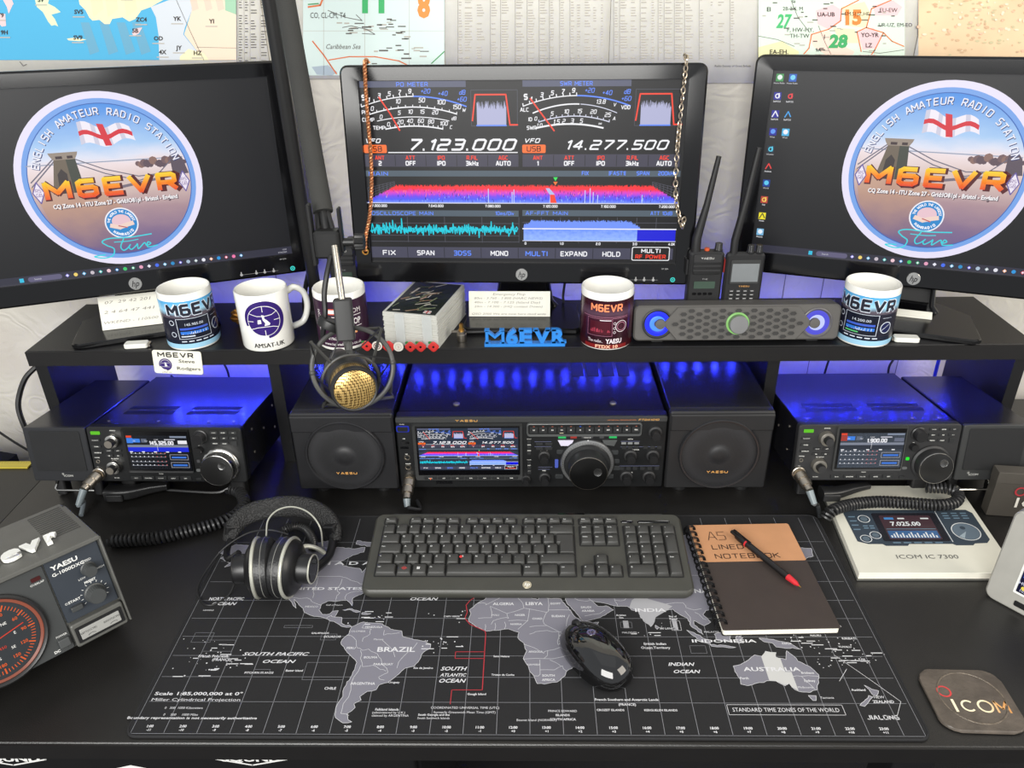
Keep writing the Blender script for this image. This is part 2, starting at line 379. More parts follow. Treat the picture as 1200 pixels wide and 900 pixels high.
# ============================================================ THE SETTING
WY = .82; SH = .22                              # wall plane, shelf top height (desk top is z = 0)
def wallpaper():
    m = bpy.data.materials.new('embossed_wallpaper'); m.use_nodes = True; nt = m.node_tree; N = nt.nodes; L = nt.links; b = N['Principled BSDF']
    tc = N.new('ShaderNodeTexCoord'); n0 = N.new('ShaderNodeTexNoise'); n0.inputs['Scale'].default_value = 7; L.new(tc.outputs['Object'], n0.inputs['Vector'])
    mx = N.new('ShaderNodeMixRGB'); mx.inputs[0].default_value = .22; L.new(tc.outputs['Object'], mx.inputs[1]); L.new(n0.outputs['Color'], mx.inputs[2])
    wv = N.new('ShaderNodeTexWave'); wv.wave_type = 'RINGS'; wv.inputs['Scale'].default_value = 16; wv.inputs['Distortion'].default_value = 9; wv.inputs['Detail'].default_value = 1.5; wv.inputs['Detail Scale'].default_value = 1.4
    L.new(mx.outputs[0], wv.inputs['Vector'])
    vo = N.new('ShaderNodeTexVoronoi'); vo.feature = 'DISTANCE_TO_EDGE'; vo.inputs['Scale'].default_value = 40; L.new(mx.outputs[0], vo.inputs['Vector'])
    fn = N.new('ShaderNodeTexNoise'); fn.inputs['Scale'].default_value = 260; L.new(tc.outputs['Object'], fn.inputs['Vector'])
    a = N.new('ShaderNodeMath'); a.operation = 'MULTIPLY_ADD'; a.inputs[1].default_value = .55; L.new(wv.outputs['Fac'], a.inputs[0]); L.new(vo.outputs['Distance'], a.inputs[2])
    c = N.new('ShaderNodeMath'); c.operation = 'MULTIPLY_ADD'; c.inputs[1].default_value = .25; L.new(fn.outputs['Fac'], c.inputs[0]); L.new(a.outputs[0], c.inputs[2])
    bp = N.new('ShaderNodeBump'); bp.inputs['Strength'].default_value = .55; bp.inputs['Distance'].default_value = .0022; L.new(c.outputs[0], bp.inputs['Height']); L.new(bp.outputs[0], b.inputs['Normal'])
    n3 = N.new('ShaderNodeTexNoise'); n3.inputs['Scale'].default_value = 5; L.new(tc.outputs['Object'], n3.inputs['Vector'])
    rp = N.new('ShaderNodeValToRGB'); L.new(n3.outputs['Fac'], rp.inputs[0]); e = rp.color_ramp.elements
    e[0].position = .4; e[0].color = (*lin((205, 201, 190)), 1); e[1].position = .62; e[1].color = (*lin((196, 190, 180)), 1)
    L.new(rp.outputs[0], b.inputs['Base Color']); b.inputs['Roughness'].default_value = .55
    return m
WP = wallpaper()
wall = struct(one('wall_back', S_box(-2.6, 2.6, WY, WY+.08, -.74, 1.75), WP))
FLM = mat('dark_carpet', (26, 26, 28), .95, bump=.6, bscale=300)
struct(one('floor', S_box(-2.6, 2.6, -2.4, WY, -.78, -.74), FLM))
for i, px in enumerate((340, 905, 948, 1052)):   # seams between wallpaper drops
    p = at(px, 425, Y=WY-.001); struct(one('trim_%d' % (i+1), S_box(p.x-.0006, p.x+.0006, WY-.0012, WY+.001, -.7, 1.7), mat('wallpaper_seam', (120, 116, 110), .8)))

# desk
desk = thing('desk', 'long black laminate desk carrying the radios, shelf and printed mat', 'desk', loc=(0, 0, 0))
one('desktop', S_prism([(-.822, -.006), (1.35, -.006), (1.35, .765), (-.822, .765)], -.024, 0, .0012), DESK, desk)
EDGE = mat('black_edge_band', (23, 22, 22), .4)
one('edge_band', S_box(-.822, 1.35, -.0085, -.0062, -.0235, -.0012), EDGE, desk)
for x in (-.79, .46, 1.30):
    one('leg', S_rbox(x-.025, x+.025, .03, .08, -.74, -.0245, .004), mat('desk_leg_paint', (30, 30, 32), .4, .3), desk)
    one('leg', S_rbox(x-.025, x+.025, .68, .73, -.74, -.0245, .004), mat('desk_leg_paint', (30, 30, 32), .4, .3), desk)
side = thing('side_table', 'black side table top butting against the left end of the desk', 'table')
one('tabletop', S_prism([(-1.7, -.006), (-.8225, -.006), (-.8225, .55), (-1.7, .55)], -.026, -.0015, .0012), mat('black_table_laminate', (15, 15, 16), .38, bump=.3, bscale=600), side)
for x in (-1.66, -.86):
    for y in (.05, .5): one('leg', S_rbox(x-.02, x+.02, y-.02, y+.02, -.74, -.0265, .004), BLK, side)
yb = thing('folding_rule', 'yellow strip lying along the back edge of the side table, far left', 'ruler')
one('blade', S_box(-1.0, -.865, .5405, .5595, -.0012, .0012), mat('yellow_plastic', (190, 172, 60), .5), yb)
D = Decal(eps=.0001)
for i in range(26): D.rect(-.99+i*.0048, .5535, -.9895+i*.0048, .558, ink((60, 52, 20)), 1)
D.build('graduations', yb, T(0, 0, .0013))
bg_ = thing('dark_bag', 'dark blue cloth bag corner behind the side table, far left', 'bag')
one('cloth', S_prism([(-1.30, .60), (-1.02, .60), (-1.0, .70), (-1.30, .72)], -.74, -.045, .03), mat('navy_cloth', (18, 20, 34), .9, bump=.5, bscale=400), bg_)
# drawer front with white shield emblems seen under the front edge
ub = thing('drawer_unit', 'black drawer unit under the front edge of the desk with white shield emblems', 'drawer unit')
one('body', S_rbox(-.72, -.13, .065, .45, -.55, -.035, .004), BLK, ub)
one('drawer_front', S_rbox(-.715, -.135, .05, .064, -.25, -.04, .004, .001), BLK, ub)
for px in (12, 294):
    D = Decal(eps=.0002)
    c = at(px, 889.5, Y=.049); W_ = .044
    def sh(k, dz=0): return [(c.x-W_*k, c.z+.008), (c.x-W_*k, c.z-.001+dz), (c.x, c.z-.012*k+dz), (c.x+W_*k, c.z-.001+dz), (c.x+W_*k, c.z+.008)]
    D.line(sh(1), .0022, ink((215, 215, 212)), 1)
    D.text('SQUND', c.x, c.z-.0045, .010, ink((215, 215, 212)), 2, w=W_*1.7, bold=.04); D.build('emblem', ub, T(0, .0495, 0) @ UP)
D = Decal(eps=.0002); c = at(153, 897, Y=.049); D.poly([(c.x-.02, c.z-.006), (c.x, c.z), (c.x+.02, c.z-.006)][::-1], ink((215, 215, 212)), 1); D.build('emblem', ub, T(0, .0495, 0) @ UP)
one('handle', S_box(-.60, -.45, .046, .0505, -.062, -.052), mat('dark_green_grip', (22, 32, 32), .5), ub)

# posters on the wall
def wxz(px, py): p = at(px, py, Y=WY-.002); return p.x, p.z
def sheet(root, px0, px1, pyb, zt=1.05, m=PAPER, tilt=0):
    x0, zb = wxz(px0, pyb); x1, zb2 = wxz(px1, pyb); L = []
    n = 16; v = []; f = []
    for i in range(n+1):
        t = i/n; dx = .0012*sin(t*17+px0); 
        for z, yy in ((zb+(zb2-zb)*t, WY-.004-abs(dx)), (zt, WY-.003)): v.append((x0+(x1-x0)*t, yy, z))
    for i in range(n): f.append((2*i, 2*i+2, 2*i+3, 2*i+1))
    o = MB().add((v, f), m).build('sheet', root); md = o.modifiers.new('thick', 'SOLIDIFY'); md.thickness = .0004; md.offset = 1
def WD(): return Decal(lambda x, y, h: (wxz(x, y)[0], WY-.0058-h, wxz(x, y)[1]), eps=.00015, ydown=False)
class WallDecal(Decal):                          # print laid out on the poster in picture rows; y runs down
    def __init__(s): super().__init__(None, .00015, True); s.fn = lambda x, y, h: (wxz(x, -y)[0], WY-.0062-h, wxz(x, -y)[1])
def listing(D, x0, x1, y0, y1, m, rng, dx=14, dy=3.1, vl=None):
    x = x0
    while x < x1:
        wd = rng.choice((4, 7, 9)); y = y0
        while y < y1:
            if rng.random() < .75: D.rect(x, y, min(x1, x+wd*rng.uniform(.5, 1)), y+1.0, m, 2)
            y += dy
        if vl and rng.random() < .7: D.rect(x-1.6, y0, x-1.2, y1, vl, 2)
        x += wd+rng.choice((3, 5, 8))
rng = random.Random(3)
K = ink((52, 48, 46), .8); GREY = ink((176, 170, 160), .8); KG = ink((92, 88, 84), .8)
pm = thing('wall_map', 'blue and cream mediterranean map poster on the wall above the left monitor', 'map', 'prefix maps on the wall')
sheet(pm, -160, 320, 98)
D = WallDecal(); B = ink((72, 164, 204), .7)
D.rect(-158, -190, 278, 70, B, 1)
cream = ink((226, 218, 178), .7); lil = ink((196, 202, 208), .7); peach = ink((222, 202, 180), .7); grn = ink((206, 218, 180), .7); pink = ink((222, 190, 192), .7)
D.poly([(-40, -60), (-10, -50), (8, -20), (18, 5), (17, 5), (12, 16), (10, 8), (0, -10), (-40, -30)], pink, 2)
D.poly([(40, -10), (45, 8), (52, 14), (58, 25), (62, 30), (66, 29), (70, 31), (66, 22), (62, 17), (73, 14), (66, 8), (58, 4), (62, -12), (80, -60), (20, -60)], grn, 2)
D.poly([(92, -60), (92, -10), (95, 5), (102, 12), (106, 20), (110, 24), (118, 23), (124, 28), (130, 28), (133, 22), (145, 20), (153, 25), (160, 22), (167, 12), (178, 8), (210, -10), (225, -60)], cream, 2)
D.poly([(80, 45), (88, 44), (103, 46), (95, 48), (82, 47)], cream, 2); D.poly([(156, 38), (160, 33), (168, 32), (164, 39), (158, 42)], pink, 2)
D.poly([(-20, 18), (8, 16), (9, 30), (4, 31), (0, 26), (-20, 22)], pink, 2)
D.poly([(178, 8), (225, -10), (226, 12), (218, 32), (216, 40), (240, 70), (188, 70), (187, 40), (184, 20)], lil, 2)
D.poly([(225, -60), (278, -60), (278, 70), (240, 70), (217, 40), (226, 12)], peach, 2)
D.poly([(212, 66), (222, 57), (240, 62), (246, 70), (212, 70)], cream, 3); D.poly([(264, -20), (278, -20), (278, 17), (265, 12)], ink((150, 190, 160), .7), 3)
gh = ink((96, 156, 184), .7)
for x in (96, 118, 138, 156): D.poly([(x, 26), (x+10, 26), (x+22, 60), (x+11, 64)], gh, 1.5)
for x in (107, 124, 146): D.poly([(x, -6), (x+13, -8), (x+16, 10), (x+4, 20)], ink((214, 208, 172), .7), 2.5)
for x in (222, 238, 252): D.poly([(x, -8), (x+8, -8), (x+12, 10), (x+5, 13)], ink((208, 190, 172), .7), 2.5)
D.line([(208, 0), (224, 36), (240, 70)], .5, KG, 4); D.line([(232, 55), (278, 56)], .4, KG, 4)
for t, x, y in (('YK', 209, 24), ('YI', 249, 27), ('JY', 211, 58), ('HZ', 233, 64), ('5B', 160, 38), ('SV9', 93, 46), ('SV5', 94, 16), ('ZC4', 167, 25), ('9H', 7, 40), ('IT9', 2, 20), ('4X', 192, 63), ('OD', 187, 47), ('SV', 50, 2), ('TA', 150, -4)):
    D.text(t, x, y, 5, K, 5, bold=.03)
    D.rect(x-7, y+3, x+7, y+4.2, GREY, 5)
listing(D, 281, 318, -60, 78, KG, rng, vl=GREY); D.line([(278, -60), (278, 72)], .6, GREY, 3); D.line([(25, 72), (29, 77), (33, 75)], .6, KG, 3)
D.build('print', pm)
pc = thing('wall_map', 'pale green caribbean map poster with orange 8 and green 11, above the microphone arm', 'map', 'prefix maps on the wall')
sheet(pc, 345, 523, 92)
D = WallDecal(); D.rect(356, -190, 521, 88, ink((204, 220, 216), .7), 1)
D.text('11', 438, 14, 26, ink((60, 168, 100), .7), 4, w=26, bold=.04); D.text('8', 497, 19, 28, ink((222, 138, 66), .7), 4, w=15, bold=.05)
D.text('CO, CL-CM, T4', 385, 21, 7, K, 4, w=41, bold=.03); D.text('Caribbean Sea', 403, 57, 6, KG, 4, w=40, shear=.3)
og = ink((214, 112, 60), .7); gg = ink((70, 150, 90), .7)
D.line([(367, 48), (380, 64), (388, 76), (395, 86)], 1.5, og, 4); D.line([(386, 70), (410, 66), (440, 66), (468, 71), (482, 78)], 1.3, og, 4)
D.line([(362, 8), (376, 6), (380, -4)], 2, og, 4); D.line([(362, 5), (374, 4)], 1.5, gg, 4); D.line([(506, 74), (521, 60)], 1.2, gg, 4)
D.poly([(366, 78), (385, 76), (396, 84), (390, 88), (372, 87)], ink((164, 178, 190), .7), 2)
for pts in ([(385, 12), (405, 20), (425, 24), (418, 17)], [(402, 32), (412, 30), (430, 34), (440, 40), (425, 39)]): D.line(pts, .8, KG, 3)
for i in range(46):
    x, y = rng.choice(((405, 30), (420, 36), (455, 28), (460, 40), (475, 46), (480, 60), (468, 66), (395, 32), (452, 52), (430, 78))); x += rng.uniform(-14, 14); y += rng.uniform(-7, 7)
    D.rect(x, y, x+rng.uniform(4, 12), y+rng.uniform(1, 1.8), KG if rng.random() < .6 else GREY, 3)
D.line([(380, -60), (380, 88)], .4, GREY, 2); D.line([(428, -60), (428, 88)], .4, GREY, 2); D.line([(480, -60), (480, 88)], .4, GREY, 2); D.line([(357, 36), (521, 36)], .4, GREY, 2)
D.build('print', pc)
pl_ = thing('prefix_chart', 'white chart sheets of small printed columns on the wall above the centre monitor', 'chart')
sheet(pl_, 523.5, 712, 97); sheet(pl_, 712.5, 884.5, 97)
D = WallDecal(); listing(D, 538, 706, -60, 92, GREY, rng, vl=ink((150, 146, 138), .8)); listing(D, 720, 866, -60, 70, GREY, rng, vl=ink((150, 146, 138), .8))
D.text('Radio Society of Great Britain', 858, 78, 2.4, KG, 3, w=42)
D.build('print', pl_)
pe = thing('wall_map', 'pastel european zone map poster with green 27 and 28, above the right monitor', 'map', 'prefix maps on the wall')
sheet(pe, 885, 1062, 100)
D = WallDecal(); D.rect(888, -190, 1059, 97, ink((206, 222, 206), .7), 1)
D.poly([(888, 55), (915, 48), (935, 60), (938, 97), (888, 97)], ink((226, 222, 170), .7), 2)
D.poly([(955, 12), (975, 5), (986, 12), (984, 26), (970, 34), (957, 28)], pink, 2); D.poly([(985, 8), (1012, 2), (1020, 18), (1012, 32), (992, 30)], cream, 2)
D.poly([(1022, 6), (1045, 0), (1056, 8), (1050, 18), (1024, 18)], pink, 2); D.poly([(1003, 36), (1022, 32), (1032, 42), (1026, 56), (1010, 58)], pink, 2)
D.poly([(948, 40), (970, 36), (985, 52), (1000, 60), (990, 84), (970, 66), (952, 54)], ink((236, 206, 190), .7), 2); D.poly([(975, 32), (1000, 34), (1006, 50), (985, 50)], cream, 2.5)
for pts in ([(1005, 0), (985, 10), (984, 24), (970, 34), (950, 40), (947, 56), (940, 64)], [(1043, 0), (1020, 10), (1014, 32), (1003, 37), (1008, 60)], [(1014, 32), (1034, 38), (1044, 48), (1058, 54)], [(1034, 38), (1024, 58), (1014, 72)]): D.line(pts, 1.2, og, 4)
for pts in ([(888, 42), (910, 46), (930, 54)], [(958, 30), (966, 50), (974, 66)], [(1010, 60), (1030, 62), (1058, 58)], [(926, 0), (934, 20), (948, 38)]): D.line(pts, .6, KG, 3)
D.text('27', 918, 32, 16, ink((70, 176, 110), .7), 5, w=19, shear=.25, bold=.03); D.text('28', 981, 55, 15, ink((60, 160, 96), .7), 5, w=23, bold=.05, shear=.15)
D.text('15', 999, 28, 17, ink((228, 130, 60), .7), 5, w=19, bold=.05)
for t, x, y, h in (('UA-UB', 967, 19, 5), ('SM,SJ,JZ,HF', 1003, 18, 4.5), ('EU-EW', 1040, 14, 5), ('UR-UZ, EM-EO', 1048, 31, 4.5), ('YO-YR', 1018, 43, 5), ('LZ', 1017, 55, 5), ('F, HW-HY,', 937, 37, 5), ('TH-TW', 936, 44, 5), ('EA-EH,', 912, 63, 5.5), ('I', 965, 45, 5), ('2B-2X, M', 928, 12, 4.5), ('EI', 900, 13, 5), ('9A', 958, 60, 4), ('G', 929, 3, 4)):
    D.text(t, x, y, h, K, 5, bold=.02)
for i in range(40):
    x, y = rng.uniform(890, 1055), rng.uniform(2, 66); D.rect(x, y, x+rng.uniform(3, 8), y+1.3, KG if i % 3 else GREY, 4)
D.build('print', pe)
pf = thing('wall_map', 'peach and buff relief map poster on the wall, topmost right corner', 'map', 'prefix maps on the wall')
sheet(pf, 1063, 1420, 100)
mm = ramp_mat('relief_map_print', [(0, (216, 196, 158)), (.4, (232, 214, 184)), (.55, (234, 200, 168)), (1, (214, 176, 140))], 0, 0, 1.6, (.03, .03), .7)
def scaleuv(o, k):
    for u in o.data.uv_layers[0].data: u.uv = (u.uv[0]*k, u.uv[1]*k)
D = WallDecal(); D.rect(1075, -190, 1415, 96, mat('relief_map_ground', (218, 190, 154), .7, var=.16, vscale=9), 1)
for i in range(170):
    x, y = rng.gauss(1150, 40), rng.gauss(22, 24)
    if 1072 < x < 1400 and y < 90: D.disk(x, y, rng.uniform(.8, 3.2), ink(rng.choice(((222, 208, 184), (200, 168, 134), (220, 178, 150), (190, 180, 144))), .7), 2+i*.05, 7, rng.uniform(.8, 2))
D.build('print', pf)

# ============================================================ SHELF (monitor riser)
SHM = mat('black_shelf_laminate', (16, 16, 18), .4, bump=.3, bscale=800, var=.1, vscale=14)
sf = thing('monitor_shelf', 'long black riser shelf over the radios carrying monitors and mugs', 'shelf')
one('shelf_board', S_prism([(-.806, .55), (.806, .55), (.806, .75), (-.806, .75)], .193, SH, .001), SHM, sf)
one('edge_band', S_box(-.806, .806, .5478, .5498, .194, SH-.001), EDGE, sf)
for x0, x1 in ((-.803, -.783), (-.4185, -.3995), (.393, .412), (.785, .804)):
    one('side_panel', S_box(x0, x1, .557, .745, .0003, .1928), SHM, sf)

# LED strip under the shelf: lamps that give the blue light
ls = thing('led_strip', 'blue led strip stuck under the shelf above the centre radio', 'light strip')
one('tape', S_box(-.78, .78, .685, .695, .1915, .1927), WHT, ls)
lp = None; bl = em((40, 60, 255), 12)
for i in range(52):
    x = -.76+i*.0298
    if any(a-.004 < x < b+.004 for a, b in ((-.4185, -.3995), (.393, .412))): continue
    q = area('led_glow', (x, .690, .1898), (0, 0, 0), .004, .004, .24 if -.66 < x < -.42 else .02 if x < -.6 else .05 if x < .4 else .09, (.03, .045, 1)); q.rotation_euler = (0, 0, 0)
    if lp is None: lp = one('led', S_box(-.0025, .0025, -.0025, .0025, -.0012, 0), bl, ls, loc=(x, .690, .1915))
    else: share('led', lp, ls, T(x, .690, .1915))
def strip(x0, x1, y, z, rx, power, wdt=.01):
    o = area('led_glow', ((x0+x1)/2, y, z), (0, 0, 0), x1-x0, wdt, power, (.03, .045, 1)); o.rotation_euler = (rx, 0, 0); return o
ls2 = thing('led_strip', 'blue led strip along the back edge of the riser shelf', 'light strip')
one('tape', S_box(-.79, .79, .751, .7535, .205, .213), WHT, ls2)
strip(-.72, .72, .756, .215, R(150), .5)
strip(-.72, .72, .756, .19, R(35), .9)

# ============================================================ MONITORS
SW, SHh = .476, .268
SCR = mat('screen_glass_black', (7, 7, 9), .22)
def monitor(label, X, Y, Z, yaw, tilt, roll, bo=.025, bk_=1, kk_=1.07, group='widescreen monitors on the shelf'):
    root = thing('monitor', label, 'monitor', group, (X, Y, SH), yaw)
    H = T(0, 0, Z-SH) @ RXm(-tilt) @ RYm(-roll) @ Matrix.Diagonal((kk_, kk_, kk_, 1))
    def hp(o): o.matrix_local = H; return o
    o1 = rrect(-.264, .264, -.166, .155, .012, 5); o2 = inset(o1, .003)
    i1 = rrect(-SW/2, SW/2, -SHh/2, SHh/2, .0006, 5)
    n = len(o1)
    L = [[(x, .020, z) for x, z in o1], [(x, -.004, z) for x, z in o1], [(x, -.007, z) for x, z in o2], [(x, -.0065, z) for x, z in i1], [(x, 0, z) for x, z in i1]]
    hp(MB().add(S_rings(L, False), BLKG).build('bezel', root))
    hp(MB().add(S_box(-SW/2-.002, SW/2+.002, 0, .004, -SHh/2-.002, SHh/2+.002), SCR).build('screen', root))
    bk = [[(x, .020, z) for x, z in o1], [(x*.97, .030, z*.97) for x, z in o1], [(x*.7, .052, z*.7) for x, z in o1]]
    hp(MB().add(S_rings(bk), BLK).build('rear_shell', root))
    b = MB(); b.add(S_cyl(.0095, 0, .0016, 28, .0004), CHROME, T(0, -.0066, -.1515) @ RXm(pi/2))
    badge = hp(b.build('logo_badge', root))
    D = Decal(eps=.0002); D.text('hp', 0, -.1555, .0095, ink((24, 24, 26)), 1, shear=.35, bold=.01, w=.011)
    d = D.build('logo_lettering', badge, T(0, -.0084, 0) @ UP)
    D = Decal(eps=.0002); D.text('HP 22Xi', .222, -.1415, .0022, ink((170, 170, 170)), 1)
    D.rect(.155, -.1585, .212, -.158, ink((120, 120, 120)), 1)
    for x in (.155, .178, .191, .205):
        D.disk(x, -.1582, .0022, ink((150, 150, 150)), 2, 10); D.rect(x-.0008, -.157, x+.0008, -.1535, ink((150, 150, 150)), 3)
    hp(D.build('button_marks', root)).matrix_local = H @ T(0, -.0072, 0) @ UP
    D = Decal(eps=.0002); D.ring(.235, -.1575, .0038, .0014, em((60, 215, 205), 1.1), 1, 14); D.disk(.235, -.1575, .0014, em((60, 215, 205), 1), 1, 8)
    d = D.build('power_light', root); d.matrix_local = H @ T(0, -.0072, 0) @ UP
    # stand
    bp = [(-.115, -.066), (-.104, -.076), (.104, -.076), (.115, -.066), (.108, .03), (.06, .072), (-.06, .072), (-.108, .03)]
    one('stand_base', S_prism([(a*bk_, b) for a, b in bp], 0, .009, .002), mat('stand_satin_black', (17, 17, 18), .2), root, M=T(0, bo, 0))
    nk = [[(sx*.052, -.012+y, z) for sx, y in ((-1, -.012), (1, -.012), (1, .012), (-1, .012))] for z, y in ((.009, 0),)]
    v, f = S_rings([[(x*k, y0+yy, z) for x, yy in rrect(-.05, .05, -.012, .012, .01, 4)] for z, k, y0 in ((.008, 1.2, bo+.03), (.02, 1.0, bo+.03), (.07, .85, bo*.5+.035), (.125, .8, .05), (.14, .8, .05))])
    one('stand_neck', (v, f), BLKG, root)
    return root, H @ T(0, -.0006, 0) @ UP

# --- transceiver screen artwork, drawn on a 1000 x 563 page (y down)
W1 = (242, 242, 246); BL1 = (96, 140, 255); RD = (250, 62, 36); CY = (20, 205, 225)
def noise_band(D, x0, x1, ytop, ybot, m, rng, amp, layer, step=3, slopeL=0, slopeR=0):
    x = x0
    while x < x1:
        t = (x-x0)/(x1-x0); yb = ybot(x) if callable(ybot) else ybot; yt = ytop(x) if callable(ytop) else ytop
        D.poly([(x, yb), (x+step, yb), (x+step, yt-rng.uniform(0, amp)), (x+step*.5, yt-rng.uniform(0, amp)), (x, yt-rng.uniform(0, amp))], m, layer); x += step
def radio_screen(D, full=True, s=1.0):
    rng = random.Random(5)
    def E(c): return em(c, s)
    wh, blu, red, cy = E(W1), E(BL1), E(RD), E(CY); bar = E((84, 88, 112)); tl = E((78, 92, 104)); tr = E((214, 216, 235))
    D.rect(0, 0, 1000, 563, E((12, 12, 17) if full else (34, 44, 60)), 0)
    b3 = .03
    for ox, ttl in ((0, 'PO METER'), (501, 'SWR METER')):
        D.rect(ox+2, 2, ox+330, 20, bar, 1); stext(D, ttl, ox+165, 18, 13, blu, 2, w=98, bold=.02)
        def arc(xa, xb, ya, sag, m, w=3, n=24, t0=0, t1=1):
            pts = []
            for i in range(n+1):
                t = t0+(t1-t0)*i/n; pts.append((ox+xa+(xb-xa)*t, ya-sag*(1-(2*t-1)**2)))
            D.line(pts, w, m, 2); return pts
        a = arc(4, 330, 76, 30, wh, 3, t1=.5); arc(4, 330, 76, 30, blu, 4, t0=.5)
        for i in range(0, 25, 3): D.line([a[i], (a[i][0]-1, a[i][1]-8)], 3, wh, 2)
        if ox == 0:
            P = arc(28, 300, 98, 21, wh, 3.5)
            for i in range(0, 25, 2): D.line([P[i], (P[i][0], P[i][1]-6)], 2.4, wh, 2)
            arc(50, 275, 118, 12, wh, 2.5); P = arc(75, 255, 142, 9, wh, 4)
            for i in range(0, 25, 2): D.line([P[i], (P[i][0], P[i][1]-7)], 2.4, wh, 2)
            for t, x, y, h in (('10', 118, 67, 14), ('50', 192, 64, 14), ('100', 252, 70, 14), ('150', 300, 84, 14), ('W', 322, 92, 11), ('5', 120, 100, 13), ('10', 155, 97, 13), ('15', 192, 97, 13), ('20', 232, 99, 13), ('dB', 290, 116, 11), ('0', 36, 88, 14), ('0', 62, 112, 13), ('0', 84, 134, 13), ('20', 122, 127, 13), ('40', 152, 124, 13), ('60', 186, 124, 13), ('80', 218, 126, 13), ('100', 258, 132, 13), ('C', 280, 142, 11)):
                stext(D, t, ox+x, y, h, wh, 3, shear=.2, bold=b3*.6)
            for t, x, y in (('PO', 12, 98), ('COMP', 22, 120), ('TEMP', 54, 144)): stext(D, t, ox+x, y, 12, wh, 3, bold=b3)
            D.line([(60, 48), (92, 96), (119, 146)], 4.5, red, 4)
        else:
            arc(34, 290, 96, 26, wh, 4, t1=.55); arc(34, 290, 96, 26, tr, 2.5, t0=.57)
            P = arc(52, 268, 122, 17, tr, 3)
            for i in range(0, 25, 2): D.line([P[i], (P[i][0], P[i][1]-6)], 2.4, tr, 2)
            arc(44, 250, 140, 12, wh, 5)
            for t, x, y, h in (('13.8', 240, 70, 13), ('V', 282, 78, 11), ('5', 92, 104, 13), ('10', 136, 98, 13), ('15', 176, 97, 13), ('20', 218, 99, 13), ('25', 262, 108, 13), ('A', 282, 118, 11), ('1.0', 54, 138, 12), ('1.5', 106, 128, 14), ('2', 128, 127, 14), ('3', 154, 126, 14), ('5', 182, 126, 14), ('oo', 240, 130, 8), ('0', 42, 118, 12)):
                stext(D, t, ox+x, y, h, wh, 3, shear=.2, bold=b3*.6)
            for t, x, y in (('ALC', 8, 92), ('ID', 26, 120), ('SWR', 30, 145), ('VDD', 316, 86)): stext(D, t, ox+x, y, 12, wh, 3, bold=b3)
            D.line([(ox+26, 54), (ox+62, 100), (ox+100, 148)], 4.5, red, 4)
        stext(D, 'S', ox+12, 58, 18, wh, 3, bold=.05)
        for t, x, y in (('1', 28, 62), ('3', 60, 50), ('5', 92, 45), ('7', 124, 41), ('9', 156, 38)): stext(D, t, ox+x, y, 14, wh, 3, shear=.2, bold=b3)
        for t, x, y in (('+20', 205, 38), ('+40', 258, 45), ('+60', 316, 62), ('dB', 318, 42)): stext(D, t, ox+x, y, 14, blu, 3, shear=.2, bold=.01)
        # passband scope
        D.frame(ox+344, 28, ox+488, 134, 1.6, E((70, 72, 84)), 1)
        noise_band(D, ox+362, ox+452, 85, 130, E((176, 178, 212)), rng, 26, 2, 2.6)
        D.rect(ox+360, 130, ox+454, 134, blu, 3); D.line([(ox+348, 118), (ox+358, 42), (ox+452, 42), (ox+464, 130), (ox+488, 130)], 4.5, red, 3)
        # VFO line
        stext(D, 'VFO', ox+30, 184, 14, wh, 3, w=48, bold=.04, shear=.25); D.rrect(ox+1, 189, ox+74, 214, 4, E((255, 112, 36)), 2)
        stext(D, 'LSB' if ox == 0 else 'USB', ox+37, 210, 17, E((60, 20, 6)), 3, w=44, bold=.02)
        if ox == 0: stext(D, '7.123.000', 308, 207, 36, wh, 3, w=335, bold=.03, shear=.25); D.rect(78, 211, 488, 214, wh, 2)
        else: stext(D, '14.277.500', ox+290, 205, 30, wh, 3, w=312, bold=.025, shear=.25)
        D.rect(ox+2, 218, ox+490, 256, E((62, 60, 78)), 1)
        for i, (a_, b_) in enumerate((('ANT', '2' if ox == 0 else '1'), ('ATT', 'OFF'), ('IPO', 'IPO'), ('R.FIL', '3kHz'), ('AGC', 'AUTO'))):
            stext(D, a_, ox+50+i*98, 235, 13, red, 3, bold=.03); stext(D, b_, ox+50+i*98, 253, 15, wh, 3, bold=.045)
            if i: D.rect(ox+i*98, 220, ox+i*98+2, 254, E((20, 20, 28)), 2)
    D.rect(2, 268, 996, 286, tl, 1); stext(D, 'MAIN', 42, 284, 13, blu, 2, w=62, bold=.03)
    for t, x in (('FIX', 700), ('|FAST1|', 800), ('SPAN', 880), ('200kHz', 955)): stext(D, t, x, 282, 13, blu, 2, bold=.03)
    gr = E((86, 86, 100))
    for i in range(8):
        t = i/7; D.line([(4+88*t, 362-44*t), (4+88*t, 322-20*t)], 1.2, gr, 1); D.line([(995-84*t, 362-44*t), (995-84*t, 322-20*t)], 1.2, gr, 1)
    for i in range(5):
        y = i/4; D.line([(4, 362-40*y), (92, 318-16*y)], 1.2, gr, 1); D.line([(995, 362-40*y), (911, 318-16*y)], 1.2, gr, 1)
    wf = ramp_mat('spectrum_heat_%d' % (s*100), [(306, (255, 46, 30)), (326, (248, 40, 60)), (336, (226, 60, 200)), (347, (120, 70, 240)), (358, (70, 90, 250)), (369, (120, 150, 255))], 1, s, 26, (.35, .03))
    x = 0.0
    def top(x): return 319 if 95 < x < 912 else 369-50*x/95 if x <= 95 else 319+50*(x-912)/84
    noise_band(D, 2, 994, top, 368, wf, rng, 9, 2, 2.4)
    for i in range(260):                          # dark and bright speckle between the traces
        xx = rng.uniform(60, 950); yy = rng.uniform(326, 362); k = rng.random()
        c_ = (30, 20, 120) if k < .5 else (150, 190, 255) if yy > 345 else (255, 110, 150)
        D.rect(xx, yy, xx+1.6, yy+rng.uniform(3, 9), E(c_), 3)
